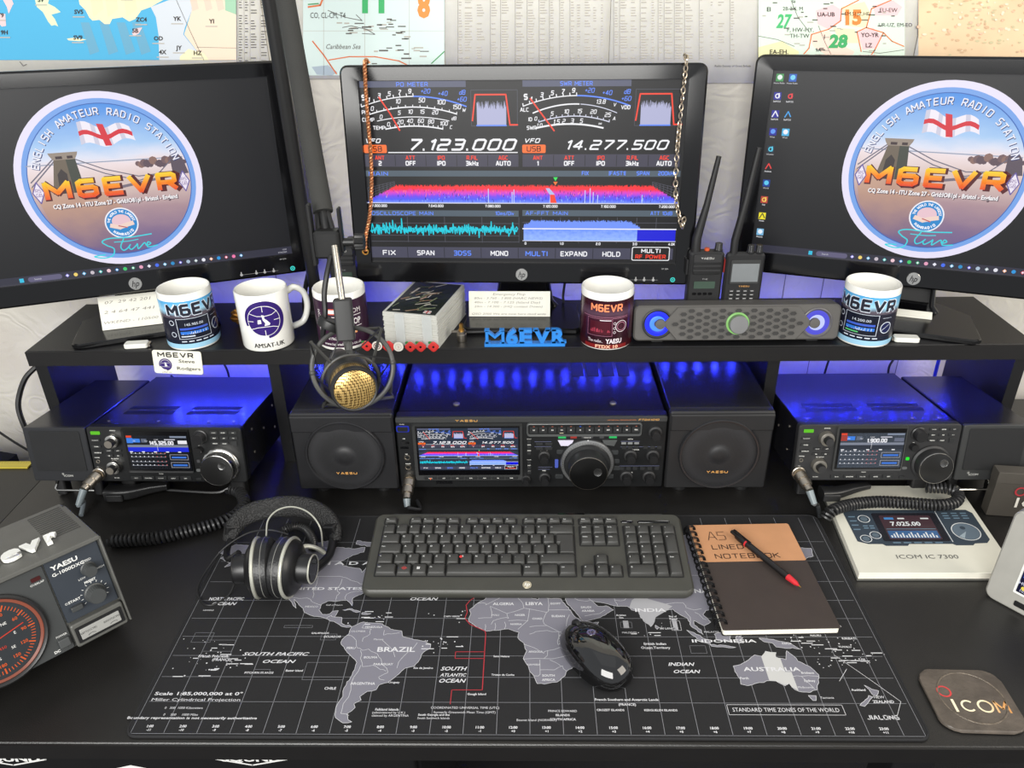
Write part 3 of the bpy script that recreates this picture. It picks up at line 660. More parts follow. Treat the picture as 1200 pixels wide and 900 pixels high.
    for xx, h in ((392, 44), (468, 34), (474, 42), (700, 40), (716, 46), (726, 34), (880, 26), (740, 26)): D.rect(xx, 368-h, xx+2.5, 368, E((190, 210, 255)), 4)
    D.poly([(576, 322), (588, 322), (604, 340), (610, 368), (588, 368), (590, 344)], E((180, 190, 240)), 4); D.poly([(590, 342), (604, 342), (612, 368), (592, 368)], red, 5)
    D.poly([(600, 288), (614, 288), (607, 300)], E((40, 230, 90)), 4); D.poly([(600, 302), (614, 302), (607, 313)], E((255, 120, 40)), 4)
    D.rect(0, 368, 996, 371, tr, 4)
    for i, t in enumerate(('7.000.000', '7.040.000', '7.080.000', '7.120.000', '7.160.000', '7.200.000')): stext(D, t, 38+i*184.5, 383, 8.5, wh, 3, bold=.04)
    D.rect(2, 393, 490, 412, tl, 1); D.rect(502, 391, 996, 410, tl, 1)
    stext(D, 'OSCILLOSCOPE MAIN', 112, 409, 12.5, blu, 2, w=202, bold=.02); stext(D, '10ms/Div', 445, 408, 12.5, blu, 2, bold=.02)
    stext(D, 'AF-FFT MAIN', 580, 407, 12.5, blu, 2, w=136, bold=.02); stext(D, 'ATT 10dB', 945, 406, 12.5, blu, 2, bold=.02)
    for y in (434, 474, 494): D.rect(4, y, 490, y+1.4, gr, 1)
    for x in (126, 248, 370, 490, 562, 624, 684, 744, 806, 868, 930): D.rect(x, 414, x+1.4, 497, gr, 1)
    for y in (430,): D.rect(502, y, 996, y+1.4, gr, 1)
    y = 455; pts = []
    for i in range(230): pts.append((4+i*2.11, 455+rng.gauss(0, 11)*(1.5 if rng.random() < .12 else .8)))
    D.line(pts, 3.0, cy, 3); pts2 = [(4+i*2.11, 455+rng.gauss(0, 6)) for i in range(230)]; D.line(pts2, 3.4, cy, 3.5)
    noise_band(D, 506, 880, lambda x: 430+max(0, 14-(x-506)*.6)+max(0, (x-840)*.5), 451, E((112, 148, 250)), rng, 9, 2, 3)
    fb = ramp_mat('water_blue_%d' % (s*100), [(452, (110, 150, 250)), (465, (130, 165, 252)), (488, (150, 185, 255))], 1, s, 60, (.08, .1))
    D.rect(506, 452, 872, 490, fb, 2, 8); D.rect(872, 452, 994, 490, E((0, 10, 215)), 2); D.rect(502, 449, 996, 452.5, wh, 4); D.rect(502, 489, 996, 491, tr, 4)
    for i, t in enumerate(('0', '1.0', '2.0', '3.0', '4.0K')): stext(D, t, 512+i*118, 503, 8.5, wh, 3, bold=.04)
    D.rect(2, 513, 990, 549, E((66, 66, 86)), 1)
    for i, (t, c) in enumerate((('FIX', wh), ('SPAN', wh), ('3DSS', blu), ('MONO', wh), ('MULTI', blu), ('EXPAND', wh), ('HOLD', wh))):
        stext(D, t, 60+i*122, 541, 17, c, 3, bold=.03, w=len(t)*14.5); D.rect(121+i*122, 514, 123+i*122, 548, E((24, 24, 34)), 2)
    D.rrect(858, 508, 980, 553, 5, wh, 2); D.rrect(860.5, 510.5, 977.5, 550.5, 4, E((14, 12, 14)), 3)
    stext(D, 'MULTI', 919, 528, 14, wh, 4, w=62, bold=.04); stext(D, 'RF POWER', 919, 547, 14, red, 4, w=98, bold=.03)
def club_logo(D, cx, cy, Rr, E):
    rng = random.Random(9); X = lambda a: cx+a*Rr; Yy = lambda b: cy+b*Rr
    D.disk(cx, cy, Rr, E((232, 226, 248)), 1, 72); D.disk(cx, cy, Rr*.925, E((118, 164, 232)), 2, 72); D.disk(cx, cy, Rr*.875, E((52, 100, 180)), 3, 72)
    pic = ramp_mat('bridge_photo_%d' % (Rr*1e4), [(cy-.87*Rr, (100, 88, 140)), (cy-.6*Rr, (136, 112, 142)), (cy-.35*Rr, (172, 142, 150)), (cy-.05*Rr, (214, 190, 182)), (cy+.2*Rr, (238, 222, 224)), (cy+.27*Rr, (222, 226, 242)), (cy+.42*Rr, (170, 204, 242)), (cy+.87*Rr, (54, 138, 226))], 1, 1, .028*Rr/.125, (18, 40))
    D.disk(cx, cy, Rr*.865, pic, 4, 72)
    D.poly([(X(-.86), Yy(.0)), (X(-.6), Yy(-.06)), (X(-.1), Yy(-.12)), (X(.05), Yy(-.3)), (X(.1), Yy(-.6)), (X(-.1), Yy(-.83)), (X(-.45), Yy(-.73)), (X(-.75), Yy(-.4))], ramp_mat('fog_rock_%d' % (Rr*1e4), [(cy-.85*Rr, (110, 92, 134)), (cy-.3*Rr, (184, 146, 130)), (cy, (206, 170, 146))], 1, 1, .05, (24, 30)), 4.5)
    D.line([(X(-.85), Yy(.235)), (X(.82), Yy(.215))], Rr*.012, E((150, 160, 182)), 5)
    # rocks, far tower, deck
    for i in range(16):
        x = .32+i*.034; D.disk(X(x), Yy(.17+rng.uniform(-.02, .03)), Rr*rng.uniform(.02, .05), E(rng.choice(((116, 92, 96), (140, 108, 100), (96, 78, 88)))), 5+i*.05, 8)
    D.poly([(X(.68), Yy(.02)), (X(.68), Yy(.24)), (X(.78), Yy(.25)), (X(.82), Yy(.2)), (X(.86), Yy(.02))], E((92, 80, 92)), 6)
    D.poly([(X(-.05), Yy(-.08)), (X(.84), Yy(.045)), (X(.84), Yy(.02)), (X(-.05), Yy(-.115))], E((120, 108, 122)), 6)
    for k in (0, .05):
        D.line([(X(-.84), Yy(.05-k)), (X(-.55), Yy(.3-k*.6))], Rr*.014, E((112, 108, 124)), 6)
        D.line([(X(-.34), Yy(.28-k)), (X(-.05), Yy(.14-k)), (X(.3), Yy(.03-k)), (X(.52), Yy(.04)), (X(.7), Yy(.2))], Rr*.012, E((112, 108, 124)), 6)
    D.poly([(X(-.64), Yy(-.1)), (X(-.555), Yy(.28)), (X(-.33), Yy(.28)), (X(-.3), Yy(-.1))], E((110, 98, 84)), 7); D.poly([(X(-.42), Yy(-.1)), (X(-.43), Yy(.28)), (X(-.33), Yy(.28)), (X(-.3), Yy(-.1))], E((66, 70, 62)), 7.5)
    D.poly([(X(-.57), Yy(-.1)), (X(-.55), Yy(.12)), (X(-.5), Yy(.18)), (X(-.45), Yy(.12)), (X(-.46), Yy(-.1))], E((60, 52, 52)), 8)
    D.poly([(X(-.59), Yy(.33)), (X(-.6), Yy(.36)), (X(-.29), Yy(.36)), (X(-.3), Yy(.33)), (X(-.33), Yy(.28)), (X(-.56), Yy(.28))], E((150, 136, 124)), 8); D.rect(X(-.53), Yy(.29), X(-.46), Yy(.32), E((60, 44, 48)), 9); D.rect(X(-.41), Yy(.29), X(-.35), Yy(.32), E((60, 44, 48)), 9)
    # flag
    fl = lambda t: .035*sin(t*9+.5)
    for i in range(12):
        t0, t1 = i/12, (i+1)/12; x0, x1 = -.23+.52*t0, -.23+.52*t1
        sh = E((240, 234, 244)) if i % 3 else E((206, 204, 222))
        D.poly([(X(x0+.02*t0), Yy(.66+fl(t0)-.06*t0)), (X(x1+.02*t1), Yy(.66+fl(t1)-.06*t1)), (X(x1+.06*t1-.0), Yy(.41+fl(t1)+.03*t1)), (X(x0+.06*t0), Yy(.41+fl(t0)+.03*t0))], sh, 6)
        D.poly([(X(x0+.04*t0), Yy(.56+fl(t0)-.02*t0)), (X(x1+.04*t1), Yy(.56+fl(t1)-.02*t1)), (X(x1+.04*t1), Yy(.51+fl(t1)-.02*t1)), (X(x0+.04*t0), Yy(.51+fl(t0)-.02*t0))], E((214, 40, 56)), 7)
    D.poly([(X(-.03), Yy(.65)), (X(.04), Yy(.64)), (X(.09), Yy(.4)), (X(.02), Yy(.4))], E((214, 40, 56)), 8)
    gold = ramp_mat('callsign_gradient_%d' % (Rr*1e4), [(cy-.17*Rr, (232, 66, 34)), (cy-.06*Rr, (250, 140, 30)), (cy+.05*Rr, (252, 214, 50))], 1, 1)
    stext(D, 'M6EVR', X(.012), Yy(-.19), .25*Rr, E((86, 24, 30)), 9, w=1.5*Rr, bold=.075); stext(D, 'M6EVR', X(-.012), Yy(-.168), .22*Rr, gold, 10, w=1.45*Rr, bold=.055)
    D.text('CQ Zone 14 - ITU Zone 27 - Grid:IO81pl - Bristol - England', X(.01), Yy(-.272), .052*Rr, E((90, 70, 80)), 9, w=1.36*Rr, bold=.05); D.text('CQ Zone 14 - ITU Zone 27 - Grid:IO81pl - Bristol - England', X(.0), Yy(-.265), .05*Rr, E((250, 248, 250)), 10, w=1.36*Rr, bold=.03)
    D.arc_text('ENGLISH AMATEUR RADIO STATION', cx, cy, .735*Rr, 164, 16, .085*Rr, E((60, 70, 120)), 9, bold=.04); D.arc_text('ENGLISH AMATEUR RADIO STATION', cx-.006*Rr, cy+.006*Rr, .738*Rr, 164, 16, .082*Rr, E((240, 240, 250)), 10, bold=.01)
    for x in (-.79, .79):
        d = [(X(x), Yy(.05)), (X(x+.06), Yy(-.07)), (X(x), Yy(-.19)), (X(x-.06), Yy(-.07))]
        D.poly(d, E((238, 230, 244)), 9); D.line(d, Rr*.012, E((104, 90, 160)), 10, True); stext(D, 'RS', X(x), Yy(-.065), .04*Rr, E((120, 90, 150)), 10); stext(D, 'GB', X(x), Yy(-.115), .04*Rr, E((120, 90, 150)), 10)
    bx, by = 0, -.5
    D.disk(X(bx), Yy(by), .185*Rr, E((240, 240, 248)), 8, 32); D.disk(X(bx), Yy(by), .17*Rr, E((40, 136, 204)), 9, 32)
    D.disk(X(bx), Yy(by+.02), .105*Rr, E((232, 196, 206)), 10, 20, .085*Rr)
    D.line([(X(bx-.12), Yy(by-.02)), (X(bx-.03), Yy(by-.05)), (X(bx+.03), Yy(by-.03)), (X(bx+.12), Yy(by-.01))], Rr*.05, E((240, 212, 200)), 11)
    D.line([(X(bx-.04), Yy(by-.03)), (X(bx+.05), Yy(by-.06))], Rr*.012, E((190, 90, 90)), 12)
    D.arc_text('THE WORLD THE LARGEST', X(bx), Yy(by), .125*Rr, 170, 10, .03*Rr, E((250, 250, 255)), 12, bold=.03); D.arc_text('HAMRADIO', X(bx), Yy(by), .155*Rr, 225, 315, .035*Rr, E((250, 250, 255)), 12, bold=.05, inward=True)
    cyn = E((60, 214, 226))
    def cur(pts, wd): D.line([(X(p[0]), Yy(p[1])) for p in spline([(a, b, 0) for a, b in pts], 6)], wd*Rr, cyn, 12)
    cur([(.3, -.665), (.05, -.68), (-.17, -.67), (-.26, -.70), (-.22, -.75), (-.15, -.8), (-.18, -.88), (-.28, -.9), (-.38, -.87), (-.26, -.86)], .014)
    cur([(-.02, -.69), (-.07, -.78), (-.05, -.83), (0, -.81), (.04, -.77), (.02, -.8), (.04, -.83), (.1, -.79), (.12, -.77), (.12, -.83), (.2, -.765), (.22, -.8), (.27, -.78), (.24, -.76), (.23, -.82), (.34, -.81)], .013)
    cur([(-.13, -.72), (.02, -.725), (.14, -.715)], .01)
def desktop_screen(D, icons):
    E = em; Hh = SHh/2; Wd = SW/2
    D.rect(-Wd, -Hh, Wd, Hh, E((17, 18, 23)), 0)
    D.rect(-Wd, -Hh, Wd, -Hh+.0115, E((46, 46, 62)), 20)
    y = -Hh+.0057
    D.rect(-.152, y-.003, -.1465, y+.003, E((50, 190, 225)), 21); D.rrect(-.141, y-.0038, -.096, y+.0038, .0036, E((96, 92, 122)), 21); D.text('Search', -.128, y-.0012, .0026, E((210, 210, 220)), 22)
    cs = [(150, 140, 240), (240, 210, 110), (90, 190, 240), (200, 190, 200), (30, 200, 190), (240, 200, 210), (40, 150, 220), (60, 200, 110), (40, 180, 120), (230, 160, 190), (220, 220, 235), (70, 110, 240), (120, 200, 240), (40, 140, 200), (90, 80, 220), (170, 190, 210), (170, 190, 190), (230, 230, 240), (250, 180, 130), (40, 150, 220), (220, 60, 90), (240, 120, 170), (90, 180, 240)]
    for i, c in enumerate(cs):
        x = -.089+i*.0113
        (D.disk if i % 3 == 1 else D.disk)(x, y, .0028, E(c), 21, 10 if i % 2 else 4)
        if i % 2 == 0: D.rect(x-.0012, y-.0012, x+.0012, y+.0012, E((240, 240, 250)), 22)
    D.text('12:34', Wd-.008, y+.0008, .0022, E((210, 210, 220)), 22, align='r'); D.text('21/06/2024', Wd-.008, y-.0035, .0022, E((210, 210, 220)), 22, align='r')
    club_logo(D, 0, .0022, .1232, E)
    if icons:
        g = [((.010, (60, 150, 80), (230, 240, 235)), (.028, (30, 90, 190), (120, 210, 240))), ((.010, (20, 20, 150), (230, 230, 240)), (.028, (20, 20, 24), (230, 50, 60))), ((.010, (20, 20, 150), (230, 230, 240)), (.028, (20, 20, 24), (60, 160, 230))), ((.010, (20, 20, 150), (90, 150, 240)), (.028, (70, 180, 230), (240, 240, 250))), ((.010, (20, 40, 60), (80, 200, 230)),), ((.010, (24, 20, 24), (230, 60, 60)),), ((.010, (20, 60, 150), (90, 200, 240)),), ((.010, (180, 60, 50), (240, 200, 90)),), ((.010, (240, 224, 40), (90, 90, 40)),), ((.010, (120, 180, 220), (230, 240, 250)),)]
        for k, row in enumerate(g):
            yy = Hh-(.010+k*.0252)
            for dx, c1, c2 in row:
                x = -Wd+dx; D.rect(x-.0052, yy-.0052, x+.0052, yy+.0052, E(c1), 3)
                if k % 3 == 0: D.disk(x, yy+.0005, .0035, E(c2), 4, 12)
                elif k % 3 == 1: D.ring(x, yy, .0036, .0016, E(c2), 4, 12); D.rect(x+.001, yy-.003, x+.003, yy+.004, E(c2), 5)
                else: D.line([(x-.004, yy-.004), (x, yy+.004), (x+.004, yy-.003)], .0016, E(c2), 4)
                D.text(('Home Radio', 'SatPC32', 'SatPC32', 'Wisat', 'Weather', 'Antenna', 'World', 'Log', 'Notes', 'Recycle')[k], x, yy-.0085, .0022, E((225, 225, 230)), 5, bold=.02)
        D.text('Bristol', -Wd+.012, -Hh+.0068, .0022, E((200, 200, 210)), 22)
m1, F1 = monitor('left monitor showing the round club badge, angled in towards the desk', -.6412, .6398, .4685, .3847, .0731, -.0125)
D = Decal(eps=.00004); desktop_screen(D, False); D.build('screen_image', m1, F1)
m2, F2 = monitor('centre monitor showing radio meters, spectrum and oscilloscope panels', -.0013, .6574, .4679, -.0436, .0996, -.0031, bo=.022, bk_=.86, kk_=1.04)
D = Decal(lambda x, y, h: (x-SW/2, y+SHh/2, h), eps=.00006, ydown=True, scale=SW/1000); radio_screen(D); D.build('screen_image', m2, F2)
m3, F3 = monitor('right monitor with desktop icons beside the round club badge', .6269, .6309, .4674, -.3793, .0619, .0125)
D = Decal(eps=.00004); desktop_screen(D, True); D.build('screen_image', m3, F3)

# ============================================================ DESK MAT with the printed world map
MATB = mat('mat_fabric_black', (20, 20, 22), .8, bump=.5, bscale=2200, var=.08)
mt = thing('desk_mat', 'large black desk mat printed with a grey world time zone map', 'desk mat')
one('mat_sheet', S_prism(rrect(-.45, .45, 0, .4, .014, 6), .0001, .003, .0006), MATB, mt)
v_, f_ = S_tube([(x, y, .0026) for x, y in rrect(-.4485, .4485, .0015, .3985, .013, 6)], .0011, 6, True)
one('stitched_edge', (v_, f_), mat('black_thread', (30, 30, 32), .8, bump=1, bscale=900), mt)
def mil(la): la = R(la); return math.degrees(1.25*math.log(math.tan(pi/4+.4*la)))
def ll(lo, la): return (-.0303+.0025*lo, .1496+.0021*mil(la))
LAND = {
 'northamerica': [(-168, 66), (-160, 71), (-140, 70), (-125, 70), (-110, 68), (-95, 69), (-88, 68), (-82, 69), (-82, 66), (-88, 64), (-94, 60), (-92, 57), (-82, 55), (-80, 52), (-78, 56), (-77, 62), (-70, 61), (-65, 59), (-60, 55), (-56, 52), (-60, 50), (-66, 50), (-64, 47), (-60, 46), (-66, 44), (-70, 43), (-74, 40.5), (-76, 36), (-81, 32), (-80.5, 28), (-80.3, 25.4), (-82, 28), (-84, 30), (-90, 29), (-94, 29.5), (-97, 27), (-97.5, 22), (-95, 18.3), (-91, 18.6), (-90, 21), (-87, 21.4), (-88, 16), (-84, 15.6), (-83.5, 11), (-81, 9), (-79, 9.4), (-77.5, 8), (-80, 7.4), (-83, 8.3), (-86, 11), (-91, 14), (-95, 16), (-101, 17.4), (-105, 20), (-106.5, 23.5), (-110, 27.5), (-113, 31), (-112, 28), (-110, 23.3), (-112.5, 26), (-115, 30), (-117.5, 33), (-121, 35.5), (-124, 40), (-124, 47), (-130, 54), (-136, 58.5), (-146, 61), (-152, 59), (-160, 56), (-158, 59), (-165, 62), (-162, 64)],
 'greenland': [(-45, 60), (-52, 65), (-54, 70), (-60, 76), (-68, 77), (-55, 80), (-30, 80), (-20, 76), (-23, 70), (-38, 66)],
 'southamerica': [(-77.5, 8), (-72, 12), (-68, 11.2), (-62, 10.5), (-57, 6), (-51, 4.5), (-50, 0), (-44, -2.5), (-38, -4), (-35, -6), (-35, -9), (-38.5, -13), (-39.5, -18), (-41.5, -22.5), (-46, -24), (-48.5, -28), (-53, -33.5), (-57, -35), (-58, -38), (-62, -39), (-65, -42), (-64, -44), (-67, -46), (-66, -48), (-69, -51), (-68, -54), (-66, -55), (-70, -55.5), (-74, -53), (-75, -48), (-73, -42), (-73.5, -37), (-71.5, -30), (-70.3, -20), (-73, -16.5), (-77, -11.5), (-81, -5), (-80, -1), (-78, 2)],
 'africa': [(-17, 14.8), (-16, 19), (-17, 22), (-13, 27.5), (-10, 30), (-6, 35.5), (-1, 35.2), (3, 36.8), (10, 37.2), (11, 34), (15, 32.3), (19.5, 30.5), (20.5, 32.7), (25, 31.6), (32, 31.2), (34, 27), (37, 21), (39, 16), (43, 12), (44, 10.6), (51, 12), (48, 5), (42, -2), (39, -6), (40.5, -11), (40, -16), (35, -20), (35.5, -24), (32.7, -26), (32, -29), (28, -33), (22, -34.3), (18.5, -34), (17.5, -31), (15, -26), (13.5, -21), (11.8, -17), (13.5, -11), (12, -5), (9, -1), (9.5, 3.5), (7, 4.5), (4, 6.3), (-2, 5), (-8, 4.5), (-13, 8.5), (-16.8, 12.3)],
 'madagascar': [(49.3, -12), (50.3, -16), (47, -25), (44, -24.5), (43.5, -21), (44.5, -16)],
 'eurasia': [(-9, 43), (-9, 37), (-5.5, 36), (-1, 37.3), (3, 42), (8, 44), (12, 42), (16, 38.3), (18, 40.3), (13.5, 44.5), (19, 42), (22, 37), (24, 40.5), (27, 37), (36, 36.6), (35, 33), (34.3, 31), (35, 28), (39, 21), (43, 13), (45, 13), (52, 15.8), (59.5, 22), (56, 25.5), (51.5, 25), (48, 30), (51, 28.5), (57, 27), (62, 25), (67, 25), (69, 22), (72.5, 21), (73, 16), (77.5, 8.2), (80, 13), (81, 16.5), (87, 21.5), (91, 22.5), (94, 18), (97.5, 15), (98.5, 8), (103.5, 1.5), (103, 5.5), (100, 10), (100.5, 13.3), (105, 9), (109, 12), (106, 18.5), (108, 21.5), (114, 22.5), (120, 26), (122, 31), (119, 35), (122, 40), (125, 38.5), (126, 34.5), (129, 36), (128, 40), (132, 43.5), (138, 47), (141, 53), (136, 55), (142, 59), (155, 60), (156, 52), (163, 58), (170, 60), (178, 63), (179, 68), (160, 70), (140, 73), (112, 76), (90, 75), (70, 72), (60, 69), (45, 67), (40, 65), (38, 66.5), (32, 69), (26, 71), (15, 68), (6, 62), (7, 58), (11, 59), (13, 56), (18, 60), (22, 65.5), (22, 60.5), (29, 60), (22, 57.5), (19, 54.5), (9, 54), (4, 52), (-2, 48.5), (-1.5, 44)],
 'britain': [(-5, 50), (1.4, 51), (0, 53), (-2, 56), (-2.5, 58.5), (-6, 58), (-5, 55), (-3, 54), (-5, 52)],
 'japan': [(130, 31.5), (136, 34), (141, 36), (142, 42), (145, 43.5), (141.5, 45), (140, 41), (137, 37), (131, 34)],
 'sumatra': [(95.5, 5.5), (100, 2), (105.5, -3), (105.8, -6), (102, -4), (98, 1)], 'java': [(105.5, -6.2), (114, -7), (118, -8.3), (114, -8.6), (106, -7.4)],
 'borneo': [(109, 2), (113, 3.5), (117, 7), (119, 5), (117, 1), (116, -4), (110, -3)], 'sulawesi': [(119.5, 0), (121, 1), (125, 1.5), (121, .2), (123, -1), (121.5, -2), (122.5, -5), (121, -4.5), (120, -5.5)],
 'newguinea': [(131, -1), (134, -1.2), (138, -2), (145, -4.5), (148, -8), (150.5, -10.5), (146, -8.5), (142.5, -9), (138, -8), (137, -5), (133, -4)],
 'philippines': [(120.5, 18), (122, 17), (124, 12), (126, 8), (125.5, 6), (122, 8), (121, 13)], 'srilanka': [(80, 9.5), (81.7, 7.5), (80.5, 6), (79.8, 7.5)],
 'australia': [(114, -22), (114, -26), (115.5, -31), (115, -34), (118, -35), (124, -33), (129, -31.8), (132, -32), (135.5, -35), (138, -33.5), (138.5, -35.6), (141, -38.3), (146, -39), (150, -37.3), (152, -33), (153.5, -28), (152, -24.5), (149, -21), (146, -18.5), (145, -14.8), (142.5, -10.8), (141.5, -14), (140.5, -17.5), (136, -15.5), (137, -12.2), (132, -11.2), (129.5, -15), (126, -14), (122.5, -17.5), (119, -20)],
 'tasmania': [(144.7, -40.7), (148.3, -40.8), (147.5, -43.5), (146, -43.5)], 'nznorth': [(172.7, -34.5), (175.5, -37), (178.3, -37.8), (176, -41), (174.5, -40), (174, -37)], 'nzsouth': [(172.7, -40.6), (174.2, -41.5), (171, -44.5), (168.5, -46.6), (166.5, -46)],
 'cuba': [(-84.8, 22), (-80, 23), (-75, 20.5), (-77, 19.9), (-80, 21.8)], 'hispaniola': [(-74, 19.7), (-69, 19), (-71, 18), (-74, 18.3)],
 'baffin': [(-88, 73), (-75, 72), (-64, 66), (-72, 63), (-78, 69), (-88, 71)], 'victoria': [(-118, 70), (-105, 73), (-103, 69), (-115, 69)], 'iceland': [(-23, 65.5), (-16, 66.3), (-14, 65), (-19, 63.5)]}
rng = random.Random(21)
def rough(pts, amp=.7):
    out = []
    for i, a in enumerate(pts):
        b = pts[(i+1) % len(pts)]; L = math.hypot(b[0]-a[0], b[1]-a[1]); n = max(1, int(L/1.6))
        for k in range(n):
            t = k/n; q = (a[0]+(b[0]-a[0])*t, a[1]+(b[1]-a[1])*t)
            out.append((q[0]+(rng.uniform(-amp, amp)*.5 if k else 0), q[1]+(rng.uniform(-amp, amp)*.5 if k else 0)))
    return out
GL = ink((118, 117, 127), .75); GL2 = ink((158, 158, 162), .75); GL3 = ink((186, 186, 184), .75); LN = ink((205, 205, 208), .7); LN2 = ink((126, 127, 132), .7); MR = ink((168, 44, 54), .7)
D = Decal(eps=.00004)
lo = -165
while lo <= 190:
    x = ll(lo, 0)[0]
    if abs(x) < .44: D.rect(x-.0003, .0055, x+.0003, .392, LN2, 1)
    lo += 15
for la in (-45, -30, -15, 0, 15, 30, 45, 60, 72):
    y = ll(0, la)[1]; D.rect(-.44, y-.00025, .44, y+.00025, LN2, 1)
D.line([(-.443, .393), (-.443, .0045), (.443, .0045), (.443, .393)], .0005, LN2, 1)
for k, pts in LAND.items():
    P = [ll(*q) for q in rough(pts, .8)]; D.poly(P, GL, 3 if len(pts) > 8 else 3.5); D.line(P, .0005, LN, 4, True)
def bd(pts, w=.00045, m=LN, l=5): D.line([ll(*q) for q in pts], w, m, l)
D.poly([ll(*q) for q in [(68, 24), (70, 30), (75, 35), (79, 31), (88, 27), (91, 25), (88, 22), (81, 16), (80, 13), (77.5, 8.2), (73, 16), (72.5, 21)]], GL2, 5)
D.poly([ll(*q) for q in [(129, -15.2), (132, -11.4), (136.8, -12.4), (136, -15.5), (138, -16.5), (138, -26), (141, -26), (141, -38), (138.4, -35.4), (137.8, -33.6), (135.5, -34.6), (132, -32), (129, -31.8)]], GL3, 5)
for pts in ([(-70, 12), (-72, 7), (-67, 6), (-67, 2), (-70, -1), (-70, -4)], [(-60, 5), (-60, 1), (-56, 2), (-52, 3)], [(-79, 1), (-75, -1), (-73, -5), (-72, -9), (-69, -11), (-66, -10), (-62, -13), (-60, -16), (-58, -20), (-55, -24), (-54, -27), (-58, -30), (-55, -32)], [(-69, -17), (-67, -23), (-62, -22), (-58, -25), (-55, -26)], [(-68, -22), (-70, -30), (-70, -38), (-72, -46), (-72, -51), (-68, -52)], [(-70, -11), (-69, -17)], [(-50, -24), (-48, -16), (-44, -10), (-42, -5)], [(-60, -3), (-55, -9), (-52, -16)], [(-123, 49), (-95, 49), (-88, 48), (-82, 45), (-79, 43), (-70, 46), (-67, 45)], [(-117, 32.6), (-110, 31.4), (-106, 32), (-103, 29), (-97.5, 26)], [(-104, 49), (-104, 37), (-103, 32)], [(-90, 47), (-91, 40), (-89, 36), (-90, 30)], [(-120, 60), (-102, 60), (-94, 60)], [(-141, 70), (-141, 60)], [(-92, 15), (-90, 17.5), (-88, 16)], [(-110, 49), (-110, 60)], [(-85, 31), (-85, 35), (-81, 37), (-75, 37)],
  [(-13, 27.5), (-8.6, 27.5), (-8.6, 26), (-1, 32), (-1, 35)], [(-6, 25), (3, 19), (12, 23.5), (10, 30), (8, 33), (9, 37)], [(12, 23.5), (24, 20), (25, 22), (25, 31.6)], [(25, 22), (37, 22)], [(-12, 15), (-5, 15.5), (-6, 25)], [(3, 19), (4, 15), (0, 15), (-4, 13), (-5, 10)], [(15, 23), (14, 13), (4, 13)], [(24, 20), (22, 13), (24, 9), (15, 8)], [(14, 13), (9, 6)], [(-8, 10), (-8, 4.6)], [(-3, 11), (-3, 5)], [(2, 12), (2, 6)], [(36, 18), (34, 9), (36, 4), (42, 4)], [(24, 9), (30, 4), (36, 4)], [(42, 11), (48, 8), (45, 5), (42, 4)], [(15, 2), (18, 4), (24, 5), (30, 4)], [(30, 4), (29, -4), (31, -8), (24, -11), (22, -13), (12, -6)], [(34, 0), (37.5, -3), (39, -5)], [(31, -8), (35, -11.5), (40, -11)], [(24, -11), (22, -17), (12, -17.3)], [(22, -17), (30, -16), (33, -14)], [(20, -18), (20, -28), (17, -29)], [(20, -25), (27, -25), (31, -22), (33, -26)], [(25, -18), (30, -22), (31, -22)],
  [(35, 33), (39, 32), (44, 29.5), (48, 30)], [(44, 37), (48, 30)], [(44, 17), (52, 19), (55, 22)], [(61, 36), (61, 29), (62, 25.5)], [(61, 30), (66, 30), (70, 34), (75, 37)], [(48, 38), (54, 38), (60, 36), (66, 38), (71, 39), (74, 40)], [(50, 50), (60, 53), (70, 55), (80, 50), (87, 49), (98, 50), (118, 49), (130, 48), (134, 48)], [(80, 42), (87, 49)], [(88, 27), (97, 28), (98, 24), (102, 22), (106, 23)], [(97, 21), (99, 16), (98, 10)], [(102, 20), (105, 16), (107, 14)], [(28, 60), (27, 52), (30, 46), (38, 47)], [(14, 54), (15, 50), (22, 48), (28, 46)], [(6, 50), (8, 47), (14, 47)], [(145, -28.9), (153, -28.9)], [(141, -29), (145, -29), (149, -37)]): bd([pts[0]]+[q for a, b in zip(pts, pts[1:]) for q in (((a[0]+b[0])/2+rng.uniform(-.8, .8), (a[1]+b[1])/2+rng.uniform(-.8, .8)), b)])
bd([(-13, 34), (-17, 30), (-19, 26), (-18, 20), (-19, 15), (-16, 10), (-8, 4.5), (-7.5, 2), (-7.5, -38)], .0011, MR, 6); bd([(-7.5, -12), (-22, -12), (-22, -17), (-7.5, -17)], .0009, MR, 6); bd([(-7.5, -38), (-22, -38), (-22, -46)], .0009, MR, 6)
for t, lo, la, h, w_ in (('SOUTH PACIFIC', -112, -15, .0062, .088), ('OCEAN', -109, -20.5, .006, .043), ('SOUTH', -22, -25.5, .0068, .034), ('ATLANTIC', -22, -29.5, .0055, .034), ('OCEAN', -22, -33.5, .0068, .034), ('INDIAN', 89, -22, .0062, .034), ('OCEAN', 91, -27, .006, .034), ('BRAZIL', -52, -12, .0092, .05), ('UNITED STATES', -98, 38.5, .0062, .11), ('C A N A D A', -98, 57.5, .008, .12), ('AUSTRALIA', 132, -25.5, .0072, .072), ('INDIA', 79, 20.5, .0075, .043), ('CHINA', 104, 36, .009, .043), ('LIBYA', 17.5, 26, .0068, .024), ('ALGERIA', 1, 26, .0058, .03), ('INDONESIA', 113, -4.5, .006, .085), ('OCEAN', -42, 30, .0065, .04), ('NORTH PACIFIC', -150, 30, .0068, .05), ('OCEAN', -150, 26, .0065, .035)):
    x, y = ll(lo, la); D.text(t, x, y, h*.85, LN, 7, w=w_*.95, shear=.3 if 'OCEAN' in t or t in ('SOUTH', 'ATLANTIC', 'INDIAN', 'SOUTH PACIFIC') else 0, bold=.02)
